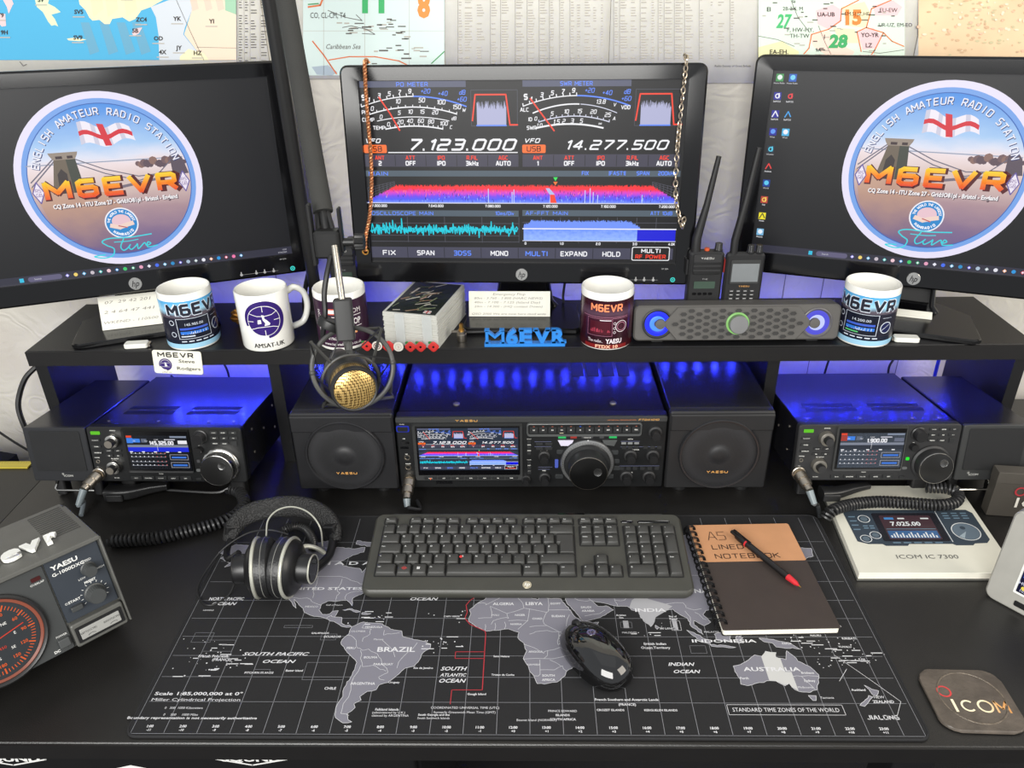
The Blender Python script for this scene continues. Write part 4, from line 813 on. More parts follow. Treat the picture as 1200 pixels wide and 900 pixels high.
for t, lo, la, h in (('ARGENTINA', -65, -35, .0045), ('BOLIVIA', -64, -17, .004), ('PERU', -75, -10, .0042), ('PARAGUAY', -57, -22, .004), ('Manaus', -62, -3, .0036), ('CHILE', -80, -38, .0045), ('ECUADOR', -86, -1, .004), ('COLOMBIA', -74, 3.5, .0036), ('VENEZUELA', -66, 7, .0036), ('MALI', -3, 17, .004), ('NIGER', 10, 17, .004), ('CHAD', 19, 14, .004), ('SUDAN', 30, 16, .0045), ('EGYPT', 29, 26.5, .004), ('NIGERIA', 8, 9.5, .0034), ('SAUDI', 45, 23.5, .0042), ('ARABIA', 46, 20.5, .0042), ('IRAN', 54, 32, .006), ('ANGOLA', 18, -12.5, .0036), ('NAMIBIA', 17, -22, .0036), ('SOUTH', 24, -29.5, .004), ('AFRICA', 24, -32.3, .004), ('MEXICO', -102, 24, .004), ('Gulf of Mexico', -90, 25.5, .0032), ('British Indian', 78, -6.5, .0046), ('Ocean Territory', 78, -9.5, .0046), ('MALDIVES', 66, 2.6, .0036), ('French Southern and Antarctic Lands', 60, -44, .0042), ('(FRANCE)', 60, -46.6, .004), ('CROZET ISLANDS', 52, -49.4, .0034), ('KERGUELEN ISLANDS', 75, -49.4, .0034), ('PRINCE EDWARD', 30, -50, .0036), ('ISLANDS', 30, -52, .0036), ('SOUTH AFRICA', 30, -54, .0036), ('COORDINATED UNIVERSAL TIME (UTC)', -15, -48.5, .0038), ('formerly Greenwich Mean Time (GMT)', -15, -50.8, .0038), ('Bouvet Island (NORWAY)', 12, -54.4, .0036), ('Saint Helena', 1, -16, .0034), ('Tristan da Cunha', 2, -29, .0034), ('Gough Island', -10, -41, .0036), ('Perth', 117.5, -31, .004), ('Sydney', 148, -32.5, .004), ('Melbourne', 145, -36.5, .0036), ('Brisbane', 148.5, -27.3, .0038), ('Tasmania', 153, -42.5, .0036), ('NEW', 177, -42.3, .0046), ('ZEALAND', 178, -44.8, .0046), ('Auckland', 169, -38, .0038), ('MALAYSIA', 108, 3.2, .0036), ('PAPUA', 144, -6, .0034), ('SRI LANKA', 86, 6, .0036), ('Bay of', 90, 16, .0034), ('Bengal', 90, 14, .0034), ('Arabian', 63, 17, .0036), ('Sea', 63, 15, .0036), ('Uruguay', -50, -34, .0034), ('Rio de Janeiro', -37, -24.5, .0036), ('CABO VERDE', -26, 16, .003), ('FIJI', 178, -18, .0036), ('TUVALU', 172, -8.5, .0036), ('KIRIBATI', 176, -2, .004), ('MARSHALL ISLANDS', 168, 8, .0034), ('NAURU', 160, .5, .0034), ('French Polynesia', -143, -16.5, .0048), ('(FRANCE)', -138, -19, .0048), ('HAWAII', -157, 21, .0034), ('GALAPAGOS', -93, 2, .0034), ('PITCAIRN ISLANDS', -117, -28, .0036), ('Easter Island', -100, -26.5, .0036), ('HONG KONG', 116, 20, .003), ('PHILIPPINES', 128, 12, .0034), ('TUNISIA', 9, 35.5, .003), ('Falkland Islands', -51, -49.5, .0038), ('claimed by ARGENTINA', -49, -52.5, .0036), ('(administered by U.K.)', -50, -51, .0036), ('South Georgia and the', -20-9, -52, .0034), ('South Sandwich Islands', -29, -53.6, .0034), ('Scale 1:85,000,000 at 0\u00b0', -142, -41.5, .0055), ('Miller Cylindrical Projection', -142, -44.8, .005), ('0   500  1000 Kilometers', -146, -49, .0038), ('0     500     1000 Miles', -146, -52.4, .0038), ('Boundary representation is not necessarily authoritative', -140, -54.0, .004)):
    if t == 'Bouvet Island (NORWAY)': lo = 18
    x, y = ll(lo, la); D.text(t, x, y, h*.85, LN, 7, bold=.02, w=.15 if t.startswith('Boundary') else .105 if t.startswith(('Scale', 'Miller')) else None)
x, y = ll(132, -49.5); D.text('STANDARD TIME ZONES OF THE WORLD', x, y, .0056, LN, 7, w=.121, bold=.05); D.frame(x-.066, y-.0045, x+.066, y+.0098, .0005, LN, 7)
x, y = ll(176, -53.2); stext(D, 'JIALONG', x-.004, y, .0062, LN, 7, w=.036, bold=.03)
for i in range(24):
    lo = -157.5+15*i; x = ll(lo, 0)[0]
    if abs(x) < .435: D.text('%d:00' % ((i+1) % 24 or 24), x, .0125, .0034, LN, 7, bold=.03); D.text('%+d' % (i-11), x, .0078, .003, LN, 7, bold=.03)
for i in range(210):                              # island specks and small captions
    lo, la = rng.choice(((155, -3), (165, -12), (172, -4), (178, -16), (160, 6), (-150, -16), (-140, -14), (-65, 15), (-30, -5), (-22, 17), (150, 5), (165, -20), (75, 4), (-150, -8), (-135, -20), (-148, -27)))
    x, y = ll(lo+rng.gauss(0, 6), la+rng.gauss(0, 3)); r_ = rng.uniform(.0004, .0011)
    if rng.random() < .75: D.disk(x, y, r_, LN, 7, 6)
    else: D.rect(x, y, x+rng.uniform(.006, .016), y+.0012, LN, 7)
for lo0, lo1, la0, la1 in ((-158, -148, 3, -5), (-150, -135, -3, -12), (-113, -98, 9, 7), (-92, -84, 2, -3), (-75, -95, -20, -32), (62, 68, 12, 7), (88, 93, 13, 5), (73, 77, -5, -10), (95, 103, -7, -13), (-120, -112, -25, -28)): x0, y0 = ll(lo0, la0); x1, y1 = ll(lo1, la1); D.frame(min(x0, x1), min(y0, y1), max(x0, x1), max(y0, y1), .0004, LN2 if lo0 != 88 else LN, 7)
x0, y0 = ll(89, 14); D.rect(x0, y0-.018, x0+.006, y0, GL2, 7); x0, y0 = ll(63.5, 13); D.rect(x0, y0-.013, x0+.007, y0, GL2, 7)
D.line([ll(165, -14), ll(176, -30), ll(186, -44)], .0005, LN, 7); D.line([ll(186, -44), ll(180, -53)], .0005, LN, 7); D.line([ll(162, -32), ll(168, -24)], .0005, LN, 7)
D.build('printed_map', mt, T(0, 0, .00306))

# ============================================================ KEYBOARD
kb = thing('keyboard', 'long dark grey computer keyboard with red dot on one key', 'keyboard', loc=(.0039, .2157, .0032), rz=-.0046)
KW, KD, KS = .225, .1435, .15
KM = mat('keyboard_grey', (60, 60, 55), .42, bump=.1, bscale=900); KC = mat('key_grey', (54, 54, 52), .45, bump=.2, bscale=900); KWm = mat('key_well', (22, 22, 22), .6)
o = rrect(-KW, KW, 0, KD, .012, 5); o2 = rrect(-KW+.004, KW-.004, .0, KD-.006, .012, 5); zt = lambda y: .0135+y*KS
ob = rrect(-KW*.985, KW*.985, .003, KD, .012, 5)
kbm = MB(); kbm.add(S_rings([[(x, y, 0) for x, y in ob], [(x, y, zt(y)*.45) for x, y in o], [(x, y, zt(y)-.003) for x, y in o], [(x, y, zt(y)) for x, y in inset(o, .0028)]]), KM); kbm.build('body', kb)
KT = T(0, 0, zt(0)) @ RXm(math.atan(KS))
u = .0185; X0 = -.210
def well(x0, x1, y0, y1): kwl.add(S_rbox(x0-.0012, x1+.0012, y0-.0012, y1+.0012, -.001, .0003, .002, .0001), KWm)
kwl = MB()
yb0 = .026; XN = X0+15*u+.008; XP = XN+3*u+.008; yF = yb0+5*u+.0035
well(X0, X0+15*u, yb0, yb0+5*u); well(XN, XN+3*u, yb0+3*u, yb0+5*u); well(XN, XN+3*u, yb0, yb0+u); well(XN+u, XN+2*u, yb0+u, yb0+2*u); well(XP, XP+4*u, yb0, yb0+5*u)
for a, b in ((0, 1), (2, 6), (6.5, 10.5), (11, 15)): well(X0+a*u, X0+b*u, yF, yF+.011)
well(XN, XN+3*u, yF, yF+.011); put(kwl.build('key_well', kb), KT)
protos = {}
def capshape(w_, d_, h=.0062):
    g = .0006; a = rrect(g, w_-g, g, d_-g, .0012, 2); b = rrect(g+.0016, w_-g-.0016, g+.0018, d_-g-.001, .0015, 2); c = inset(b, .0005)
    return S_rings([[(x, y, 0) for x, y in a], [(x, y, .001) for x, y in a], [(x, y, h-.0004) for x, y in b], [(x, y, h) for x, y in c]])
LEG = Decal(eps=.0001); LI = ink((196, 198, 196))
def key(x, y, w_=1, d_=1, t='', dd=None):
    W_, D_ = w_*u, dd or d_*u; k = (round(W_, 5), round(D_, 5))
    M = KT @ T(x, y, .0002)
    if k not in protos: protos[k] = one('key', capshape(W_, D_), KC, kb); protos[k].matrix_local = M
    else: share('key', protos[k], kb, M)
    if t: (LEG.text if len(t) > 1 else LEG.text)(t, x+.0036, y+D_-.0078 if D_ > .012 else y+.004, .0028 if len(t) == 1 else .0019, LI, 1, align='l', bold=.03)
rows = [(yb0+4*u, [(1, c) for c in '`1234567890-='] + [(2, '<--')]), (yb0+3*u, [(1.5, 'Tab')]+[(1, c) for c in 'QWERTYUIOP[]']), (yb0+2*u, [(1.75, 'Caps')]+[(1, c) for c in "ASDFGHJKL;'#"]), (yb0+u, [(1.25, '^')]+[(1, c) for c in '\\ZXCVBNM,./']+[(2.75, '^')]), (yb0, [(1.6, 'Ctrl'), (1.15, ''), (1.15, ''), (1.4, 'Alt'), (5.7, ''), (1.35, 'Alt Gr'), (1.35, ''), (1.3, 'Ctrl')])]
for y, ks in rows:
    x = X0
    for w_, t in ks: key(x, y, w_, 1, t); x += w_*u
ex = X0+13.5*u; g = .0006                        # two-row enter key
en = [(ex+.25*u+g, yb0+2*u+g), (ex+1.5*u-g, yb0+2*u+g), (ex+1.5*u-g, yb0+4*u-g), (ex+g, yb0+4*u-g), (ex+g, yb0+3*u+g), (ex+.25*u+g, yb0+3*u+g)]
put(one('key', S_rings([[(x, y, 0) for x, y in en], [(x, y, .0056) for x, y in inset(en, .0016)], [(x, y, .0062) for x, y in inset(en, .0022)]]), KC, kb), KT)
for a in (0, 2, 3, 4, 5, 6.5, 7.5, 8.5, 9.5, 11, 12, 13, 14): key(X0+a*u, yF, 1, 1, 'Esc' if a == 0 else 'F%d' % {2: 1, 3: 2, 4: 3, 5: 4, 6.5: 5, 7.5: 6, 8.5: 7, 9.5: 8, 11: 9, 12: 10, 13: 11, 14: 12}[a], dd=.011)
for i in range(3): key(XN+i*u, yF, 1, 1, ('PrtSc', 'ScrLk', 'Pause')[i], dd=.011); key(XN+i*u, yb0+4*u, 1, 1, ('Insert', 'Home', 'PgUp')[i]); key(XN+i*u, yb0+3*u, 1, 1, ('Delete', 'End', 'PgDn')[i]); key(XN+i*u, yb0, 1, 1, '<v>'[i])
key(XN+u, yb0+u, 1, 1, '^')
for i in range(4): key(XP+i*u, yb0+4*u, 1, 1, ('Num', '/', '*', '-')[i])
for r_ in range(3):
    for i in range(3): key(XP+i*u, yb0+(3-r_)*u, 1, 1, '789456123'[r_*3+i])
key(XP+3*u, yb0+2*u, 1, 2, '+'); key(XP+3*u, yb0, 1, 2, 'Enter'); key(XP, yb0, 2, 1, '0'); key(XP+2*u, yb0, 1, 1, '.')
LEG = put(LEG.build('key_legends', kb), KT @ T(0, 0, .0066)); LEG['kind'] = 'stuff'
D = Decal(eps=.0001); D.disk(X0+6.35*u, yb0+1.6*u, .0023, ink((200, 50, 50)), 1, 14); D.ring(X0+2.2*u, yb0+.5*u, .0028, .0008, ink((170, 60, 60)), 1, 14); D.rect(X0+2.0*u, yb0+.46*u, X0+2.4*u, yb0+.54*u, ink((170, 60, 60)), 1)
for i in range(2):
    for j in range(2): D.rect(X0+3.15*u+i*.0022, yb0+.4*u+j*.0022, X0+3.15*u+i*.0022+.0018, yb0+.4*u+j*.0022+.0018, ink((220, 220, 220)), 1)
put(D.build('red_dot', kb), KT @ T(0, 0, .0067))
for x0, w_ in ((XP-.002, .018), (XP+.022, .047)): put(one('media_button', S_rbox(x0, x0+w_, yF+.003, yF+.0075, 0, .0012, .002), BLKG, kb), KT)
b = put(one('logo_badge', S_cyl(.0062, 0, .0008, 24, .0002), mat('pale_gold_disc', (190, 182, 160), .35, .6), kb), KT @ T(0, .012, 0))
D = Decal(eps=.0001); D.text('hp', 0, -.0024, .0062, ink((245, 245, 240)), 1, shear=.35, w=.0075); put(D.build('logo_lettering', b), T(0, 0, .0009))
one('rear_clip', S_rbox(.045, .085, KD-.004, KD+.002, .018, .0345, .001), BLKG, kb)
one('rear_strip', S_rbox(-.2, .2, KD-.0015, KD+.0008, .026, .0335, .0005, .0003), FACE2, kb)
for x in (-.2, .19): one('foot', S_rbox(x, x+.012, .12, .135, -.0001, .002, .002), RUB, kb)

# ============================================================ MOUSE
ms = thing('mouse', 'glossy black computer mouse on the map mat', 'mouse', loc=(.087, .113, .0034), rz=R(33))
def mrow(k, n=28):                                # cross ring at height fraction k
    out = []
    for i in range(n):
        a = 2*pi*i/n; c_, s_ = cos(a), sin(a)
        ex_ = (abs(c_)**.85)*(1 if c_ > 0 else -1); ey_ = (abs(s_)**.9)*(1 if s_ > 0 else -1)
        s0 = math.sqrt(max(0, 1-k*k))**.75
        out.append((.0335*ex_*s0*(1+.04*s_*-1), .0575*ey_*s0-.008*k*1.2, .004+.034*k))
    return out
one('shell', S_rings([[(x*.93, y*.95, 0) for x, y, z in mrow(0)], mrow(0)]+[mrow(k) for k in (.2, .4, .55, .7, .8, .88, .94, .975, .995)]), mat('piano_black', (10, 10, 11), .07, coat=1, var=0), ms, smooth=60)
def mz(x, y): # shell height
    best = 0
    for q in range(60):
        k = q/60; s0 = math.sqrt(1-k*k)**.75; xx = x/(.0335*s0+1e-6); yy = (y+.0096*k)/(.0575*s0+1e-6)
        if xx*xx+yy*yy < 1: best = k
    return .004+.034*best
one('scroll_wheel', S_cyl(.009, -.003, .003, 20, .001), RUB, ms, M=T(0, .037, mz(0, .037)-.005) @ RYm(pi/2))
bb = MB()
for sx in (-1, 1): bb.add(S_tube([(sx*.0045*(1 if y > .02 else 1), y, mz(.0045, y)+.0003) for y in [.042-.004*i for i in range(7)]], .0005, 5), BLK)
bb.add(S_tube([(.028*sin(t), .013+.006*cos(t*1.2), mz(.028*sin(t), .013+.006*cos(t*1.2))+.0002) for t in [-1.2+.12*i for i in range(21)]], .0005, 5), BLK)
bb.build('button_seam', ms)
b = one('logo_badge', S_cyl(.0055, 0, .0006, 20), CHROME, ms, M=T(0, .0085, mz(0, .0085)+.0004) @ RXm(-.12))
D = Decal(eps=.0001); D.text('hp', 0, -.002, .0055, ink((20, 20, 20)), 1, shear=.35, w=.0065); put(D.build('logo_lettering', b), T(0, .0085, mz(0, .0085)+.0012) @ RXm(-.12))

# ============================================================ NOTEBOOK AND PEN
nb = thing('notebook', 'spiral bound notebook with kraft brown top and dark lower cover', 'notebook', loc=(.3253, .1527, .0032), rz=.0274)
PG = mat('page_block', (228, 224, 210), .8, bump=.4, bscale=500)
one('page_block', S_rbox(-.0725, .0745, .001, .2095, .0008, .0092, .003, .0002), PG, nb)
one('back_cover', S_rbox(-.074, .075, 0, .2105, 0, .0007, .003, .0001), mat('black_card', (30, 27, 26), .7), nb)
one('front_cover', S_rbox(-.074, .0755, 0, .2105, .0093, .0103, .003, .0002), mat('dark_brown_card', (56, 47, 43), .75, bump=.2, bscale=500), nb)
kr = mat('kraft_card', (190, 138, 98), .8, bump=.2, bscale=700, var=.05)
one('kraft_panel', S_rbox(-.0738, .0753, .128, .2103, .0103, .0106, .003, .0001), kr, nb)
D = Decal(eps=.0001); kd = ink((72, 50, 36), .7)
for t, y, w_, f in (('LINED', .154, .046, 0), ('NOTEBOOK', .134, .092, 0)): stext(D, t, -.051, y, .0105, kd, 1, w=w_, align='l', bold=.01)
for dx in (0,):
    for g_, ox in ((SF['A'], -.051), (SF['5'], -.036)):
        for l in g_[1]:
            D.line([(ox+a*.016, .176+b*.016) for a, b in l], .0006, kd, 1); D.line([(ox-.0012+a*.0195, .1745+b*.019) for a, b in l], .0006, kd, 1)
D.build('title_lettering', nb, T(0, 0, .0107))
rg = None
WIRE = mat('black_wire', (34, 34, 36), .3, .6)
rs = S_torus(.0078, .0009, 18, 6); rs2 = S_torus(.0078, .0009, 18, 6)
b = MB(); b.add(rs, WIRE, T(0, -.0016, 0) @ RXm(pi/2)).add(rs2, WIRE, T(0, .0016, 0) @ RXm(pi/2)); 
for i in range(15):
    M = T(-.0735, .012+i*.0135, .0088)
    if rg is None: rg = b.build('binding_ring', nb); rg.matrix_local = M
    else: share('binding_ring', rg, nb, M)
D = Decal(eps=.0001)
for i in range(15): D.rect(-.0695, .0095+i*.0135, -.0665, .0145+i*.0135, ink((16, 14, 14)), 1)
D.build('punched_holes', nb, T(0, 0, .0107))
a = at(857, 622, z=.02); c = at(938, 688, z=.019); dv = (c-a); Lp = dv.length
pn = thing('pen', 'black ballpoint pen with red tip lying across the notebook', 'pen', loc=(a.x, a.y, .0192), rz=math.atan2(dv.y, dv.x))
PM = T(0, 0, 0) @ RYm(pi/2)
red_ = mat('red_plastic', (196, 40, 48), .35)
one('barrel', S_lathe([(.0045, .012), (.0052, .016), (.0052, .032), (.0046, .034), (.0046, Lp-.024), (.0044, Lp-.022)], 16), mat('pen_black', (22, 20, 20), .35), pn, M=PM)
one('nose_cone', S_lathe([(.0046, Lp-.0225), (.0034, Lp-.008), (.0012, Lp-.003), (.0012, Lp-.0025)], 16), red_, pn, M=PM)
one('point', S_lathe([(.0011, Lp-.0028), (.0004, Lp+.001)], 8), GOLD, pn, M=PM)
one('push_button', S_cyl(.0028, 0, .0125, 12, .0008), mat('pen_black', (22, 20, 20), .35), pn, M=PM)
one('clip', S_rbox(.004, .04, -.0018, .0018, .0052, .0065, .0015), BLKG, pn)
one('trim_ring', S_cyl(.0054, .031, .0335, 16), red_, pn, M=PM)

# ============================================================ RADIOS
RF = UP                                          # page x,y,h -> x,-h,y on a front face
def fprism(poly, d0, d1, ch=0): return S_prism(poly, d0, d1, ch)
def icom(label, M, freq, model, chrome):
    root = thing('transceiver', label, 'radio', 'compact transceivers with colour screens', M=M)
    fx = lambda x: (x-625)/1040*.243; fz = lambda y: (462-y)/342*.094
    MK = DARK if not chrome else FACE
    one('case', S_prism([(-.119, .012), (.119, .012), (.119, .232), (-.119, .232)], .003, .0915, .001), CASE, root)
    one('front_panel', fprism(rrect(-.1215, .1215, 0, .094, .006), -.014, 0, .0015), MK, root, M=RF)
    b = MB()
    for k in range(26):
        for x0 in (-.092, .012):
            for y0 in (.058, .078):
                x = x0+k*.0031; b.add(S_prism([(x, y0), (x+.0017, y0), (x+.0037, y0+.013), (x+.002, y0+.013)], .0914, .0921), ink((4, 4, 8)))
    o = b.build('vent_slot', root); o['kind'] = 'stuff'
    sp = None
    for x, y in ((-.1, .03), (-.02, .03), (.06, .03), (.1, .03)):
        if sp is None: sp = one('screw', S_cyl(.0022, 0, .0008, 10), STEEL, root, loc=(x, y, .0915))
        else: share('screw', sp, root, T(x, y, .0915))
    for sx in (-1, 1):
        for y, z in ((.05, .03), (.05, .07), (.1, .05), (.15, .03), (.15, .07)): share('screw', sp, root, T(sx*.119, y, z) @ RYm(sx*pi/2))
    # screen
    o1 = rrect(fx(343), fx(800), fz(400), fz(122), .004, 3); o2 = rrect(fx(362), fx(790), fz(384), fz(140), .002, 3)
    v, f = S_rings([[(x, y, 0) for x, y in o1], [(x, y, .0035) for x, y in inset(o1, .001)], [(x, y, .0025) for x, y in o2]])
    one('screen_bezel', (v, f), MK if chrome else FACE2, root, M=RF)
    one('screen_glass', S_box(fx(362), fx(790), -.0034, -.003, fz(384), fz(140)), SCR, root)
    D = Decal(eps=.00008); E = lambda c: em(c, .95); x0, x1, y0, y1 = fx(376), fx(784), fz(376), fz(165); w_, h_ = x1-x0, y1-y0
    X = lambda a: x0+a*w_; Y = lambda b_: y1-b_*h_
    r = lambda a, b_, c_, d, m, l=1: D.rect(X(a), Y(d), X(c_), Y(b_), m, l)
    r(0, 0, 1, 1, E((52, 56, 66)) if chrome else E((84, 92, 104)), 0)
    r(0, 0, .09, .06, E((230, 70, 40))); r(.03, .09, .22, .2, E((60, 130, 230))); r(.24, .09, .33, .2, E((96, 104, 122))); r(0, .07, .1, .22, E((170, 60, 50)) if not chrome else E((60, 130, 230)), 1.5)
    wh = E((240, 240, 245)); rn = random.Random(4)
    for a, b_ in ((.08, .14), (.28, .14), (.45, .1)): stext(D, 'USB' if a < .1 else 'FIL2' if a < .3 else 'P.AMP', X(a+.04), Y(b_+.03), .0018, wh, 3)
    r(.72, .01, .99, .06, E((130, 140, 160))); stext(D, freq, X(.57), Y(.27), .0068, wh, 3, w=.038 if len(freq) > 8 else .03, bold=.05)
    r(.62, .1, .8, .13, E((200, 200, 210))); r(.84, .14, .99, .24, E((104, 110, 128)) if not chrome else wh)
    r(0, .27, 1, .34, E((128, 134, 150)), 1); r(.49, .25, .495, .45, wh, 3)
    r(0, .34, 1, .47, E((20, 40, 220)) if chrome else E((44, 50, 62)), 1)
    for i in range(5): r(.02+i*.2, .46, .07+i*.2, .49, wh, 3)
    for i, y in enumerate((.53, .63, .77, .88)):
        D.line([(X(.02), Y(y)), (X(.6), Y(y))], .0004, E((170, 176, 190)), 2)
        for k in range(9): r(.03+k*.07, y-.03, .045+k*.07, y-.005, wh if k < 6 else E((220, 120, 120)), 3)
    for y in (.55, .78): D.frame(X(.67), Y(y+.16), X(.97), Y(y), .0006, E((180, 180, 190)), 2); r(.7, y+.06, .94, y+.11, E((60, 120, 220)), 3)
    D.build('screen_image', root, T(0, -.0034, 0) @ RF)
    # printing
    D = Decal(eps=.0001); wt = ink((205, 205, 200)); icom_logo(D, fx(410), fz(158), .0024, mw=wt, layer=1)
    D.text('TRANSCEIVER', fx(680), fz(157), .0014, wt, 1); D.text(model, fx(765), fz(157), .0019, wt, 1, bold=.02)
    D.build('panel_print', root, T(0, -.0031, 0) @ RF)
    D = Decal(eps=.0001)
    for t, x, y, h in (('AF-RF/SQL', 285, 143, .0014), ('NR  NOTCH', 262, 318, .0014), ('PHONES', 143, 312, .0014), ('MIC', 135, 372, .0014), ('TOUCH', 560, 412, .0013), ('M-CH', 870, 145, .0014), ('RIT', 852, 232, .0013), ('SD CARD', 250, 440, .0013)): D.text(t, fx(x), fz(y), h*1.1, wt, 1, bold=.03)
    def button(x, y, w2, h2, t='', m=MK, dep=.0016, r_=.0008):
        o = one('button', fprism(rrect(fx(x)-w2/2, fx(x)+w2/2, fz(y)-h2/2, fz(y)+h2/2, r_, 2), 0, dep, .0003), m, root, M=RF)
        if t: D2.text(t, fx(x), fz(y)-.0008, .0016, wt, 1, bold=.03)
        return o
    D2 = Decal(eps=.0001); GB = mat('button_face', (34, 35, 36), .45)
    o = button(167, 155, .0145, .0052, m=em((110, 220, 40), .75)); o['label'] = 'lit green power button'
    for y, t in ((199, 'TRANSMIT'), (238, 'TUNER'), (276, 'VOX/BK-IN')): button(158, y, .0145, .0045, t, GB)
    for x, y, t in ((237, 263, 'P.AMP'), (298, 263, 'ATT'), (232, 294, 'NB'), (294, 294, 'NR')): button(x, y, .011, .004, t, GB)
    for i, t in enumerate(('MENU', 'FUNCTION', 'M.SCOPE', 'QUICK', 'EXIT')): button(386+i*85, 435, .0178, .0062, t, GB)
    button(814, 440, .0085, .0035, '', GB)
    k = 0
    for y in (148, 181, 214):
        for x in (965, 1028, 1093): button(x, y, .0125 if k < 8 else .0085, .0042 if k < 8 else .008, ('MODE', 'FILTER', 'V/M', 'SPLIT', 'A/B', 'MW', 'SPEECH', 'CLEAR', '')[k], GB); k += 1
    D.build('panel_lettering', root, T(0, -.0001, 0) @ RF); D2.build('button_lettering', root, T(0, -.0017, 0) @ RF)
    KM_ = lambda x, z, y=0: T(x, y, z) @ RXm(pi/2)
    rim = CHROME if chrome else mat('knob_rim_grey', (136, 132, 124), .3, .7)
    for x, y in ((288, 212), (262, 376)):
        kn = one('knob', S_lathe([(.0115, 0), (.0115, .004), (.0105, .0085), (.009, .009)], 26), rim, root, M=KM_(fx(x)-.001, fz(y)+.004))
        c_ = one('inner_knob', S_knob(.0068, .009, 20, 0, .05), KNOB, kn, M=KM_(fx(x)-.001, fz(y)+.004, -.009)); one('knob_cap', S_cyl(.0060, .009, .0095, 18), DARK if not chrome else STEEL, kn, M=KM_(fx(x)-.001, fz(y)+.004, -.009))
    one('knob', S_knob(.0095, .014, 20, .002, .05), KNOB, root, M=KM_(fx(872), fz(182)+.002)); one('knob', S_knob(.006, .009, 16, 0, .05), KNOB, root, M=KM_(fx(852), fz(252)))
    dl = one('main_dial', S_lathe([(.0292, 0), (.0295, .003), (.028, .0045), (.0262, .005), (.0262, .018), (.0256, .0195), (.0246, .020)], 44), CHROME if chrome else DARK, root, M=KM_(fx(982), fz(352)))
    one('dial_face', S_lathe([(.0247, .0198), (.0243, .0206), (.024, .0207)], 44), mat('spun_black_metal', (62, 62, 62), .3, .8), dl, M=KM_(fx(982), fz(352)))
    one('dial_rim', S_torus(.0249, .0006, 44, 6), CHROME, dl, M=KM_(fx(982), fz(352), -.0202)); one('finger_dimple', S_lathe([(.0066, 0), (.0062, .0008), (.005, .0003), (.0015, .0001)], 20), mat('dimple_metal', (120, 120, 120), .25, .9), dl, M=KM_(fx(982)+.0095, fz(352)+.009, -.0207))
    o = one('indicator_light', fprism(rrect(fx(820), fx(842), fz(336), fz(318), .001, 2), 0, .0008), em((40, 230, 50), 1) if not chrome else ink((60, 60, 62)), root, M=RF)
    one('indicator_light', fprism(rrect(fx(806), fx(838), fz(393), fz(376), .0018, 2), 0, .0008), ink((90, 92, 92)), root, M=RF)
    one('phone_jack', S_torus(.0026, .0007, 16, 6), STEEL, root, M=KM_(fx(143), fz(334)))
    cn = one('mic_socket', S_lathe([(.0105, 0), (.0105, .003), (.0095, .0035), (.0095, .006), (.008, .006)], 24), STEEL, root, M=KM_(fx(135), fz(412)))
    return root
MI1 = T(-.5560, .430, .047) @ RZm(-.02) @ RXm(-.13); MI2 = T(.5370, .428, .047) @ RXm(-.13)
r1 = icom('left compact radio with blue spectrum screen and bright chrome knobs', MI1, '145.325.00', 'IC-9700', True)
r2 = icom('right compact radio with grey screen reading 1.900.00 and green light', MI2, '1.900.00', 'IC-7300', False)
def bail(root, x0, x1):                          # wire stand under the front
    one('wire_stand', S_tube([(x0, .03, .001), (x0, .004, -.018), (x0+.004, -.004, -.022), (x1-.004, -.004, -.022), (x1, .004, -.018), (x1, .03, .001)], .0022, 8), CHROME, root)
    for x in (x0, x1): one('rear_foot', S_cyl(.007, -.0035, .003, 12), RUB, root, M=T(x, .21, 0))
def legs(root):
    for x in (-.09, .09): one('front_leg', S_rbox(x-.012, x+.012, .03, .05, -.041, .003, .004), RUB, root)
    for x in (-.09, .09): one('rear_foot', S_cyl(.008, -.0165, .004, 14), RUB, root, M=T(x, .205, 0))
legs(r1); legs(r2)
def icom_speaker(label, M, x0, x1, lx):
    root = thing('speaker', label, 'speaker', 'external speakers beside the radios', M=M)
    one('cabinet', S_prism([(x0, .006), (x1, .006), (x1, .215), (x0, .215)], .001, .0915, .0015), CASE, root)
    one('front_frame', fprism(rrect(x0, x1, 0, .092, .003), -.008, 0, .0012), mat('speaker_frame', (33, 34, 37), .42) if lx < 0 else FACE2, root, M=RF)
    one('grille', fprism(rrect(x0+.009, x1-.009, .018, .087, .003), 0, .0012, .0005), mat('speaker_grille', (17, 18, 20), .6, bump=1, bscale=1600), root, M=RF)
    D = Decal(eps=.0001); icom_logo(D, lx, .008, .0036, mw=ink((205, 205, 200)), layer=1); D.build('logo_lettering', root, T(0, -.0001, 0) @ RF)
    for x in (x0+.018, x1-.018): one('front_leg', S_rbox(x-.008, x+.008, .03, .05, -.041, .003, .004), RUB, root)
    for x in (x0+.018, x1-.018): one('rear_foot', S_cyl(.007, -.017, .004, 14), RUB, root, M=T(x, .195, 0))
    return root
s1 = icom_speaker('plain black external speaker left of the left compact radio', MI1, -.2225, -.1235, -.166)
s2 = icom_speaker('grey framed external speaker right of the right compact radio', MI2, .1245, .228, .152)
one('wire_stand', S_tube([(-.19, .01, -.002), (-.19, -.002, -.012), (-.186, -.004, -.014), (-.126, -.004, -.014)], .0018, 8), CHROME, s1)
one('wire_stand', S_tube([(.128, -.004, -.014), (.176, -.004, -.014), (.18, -.002, -.012), (.18, .01, -.002)], .0018, 8), CHROME, s2)

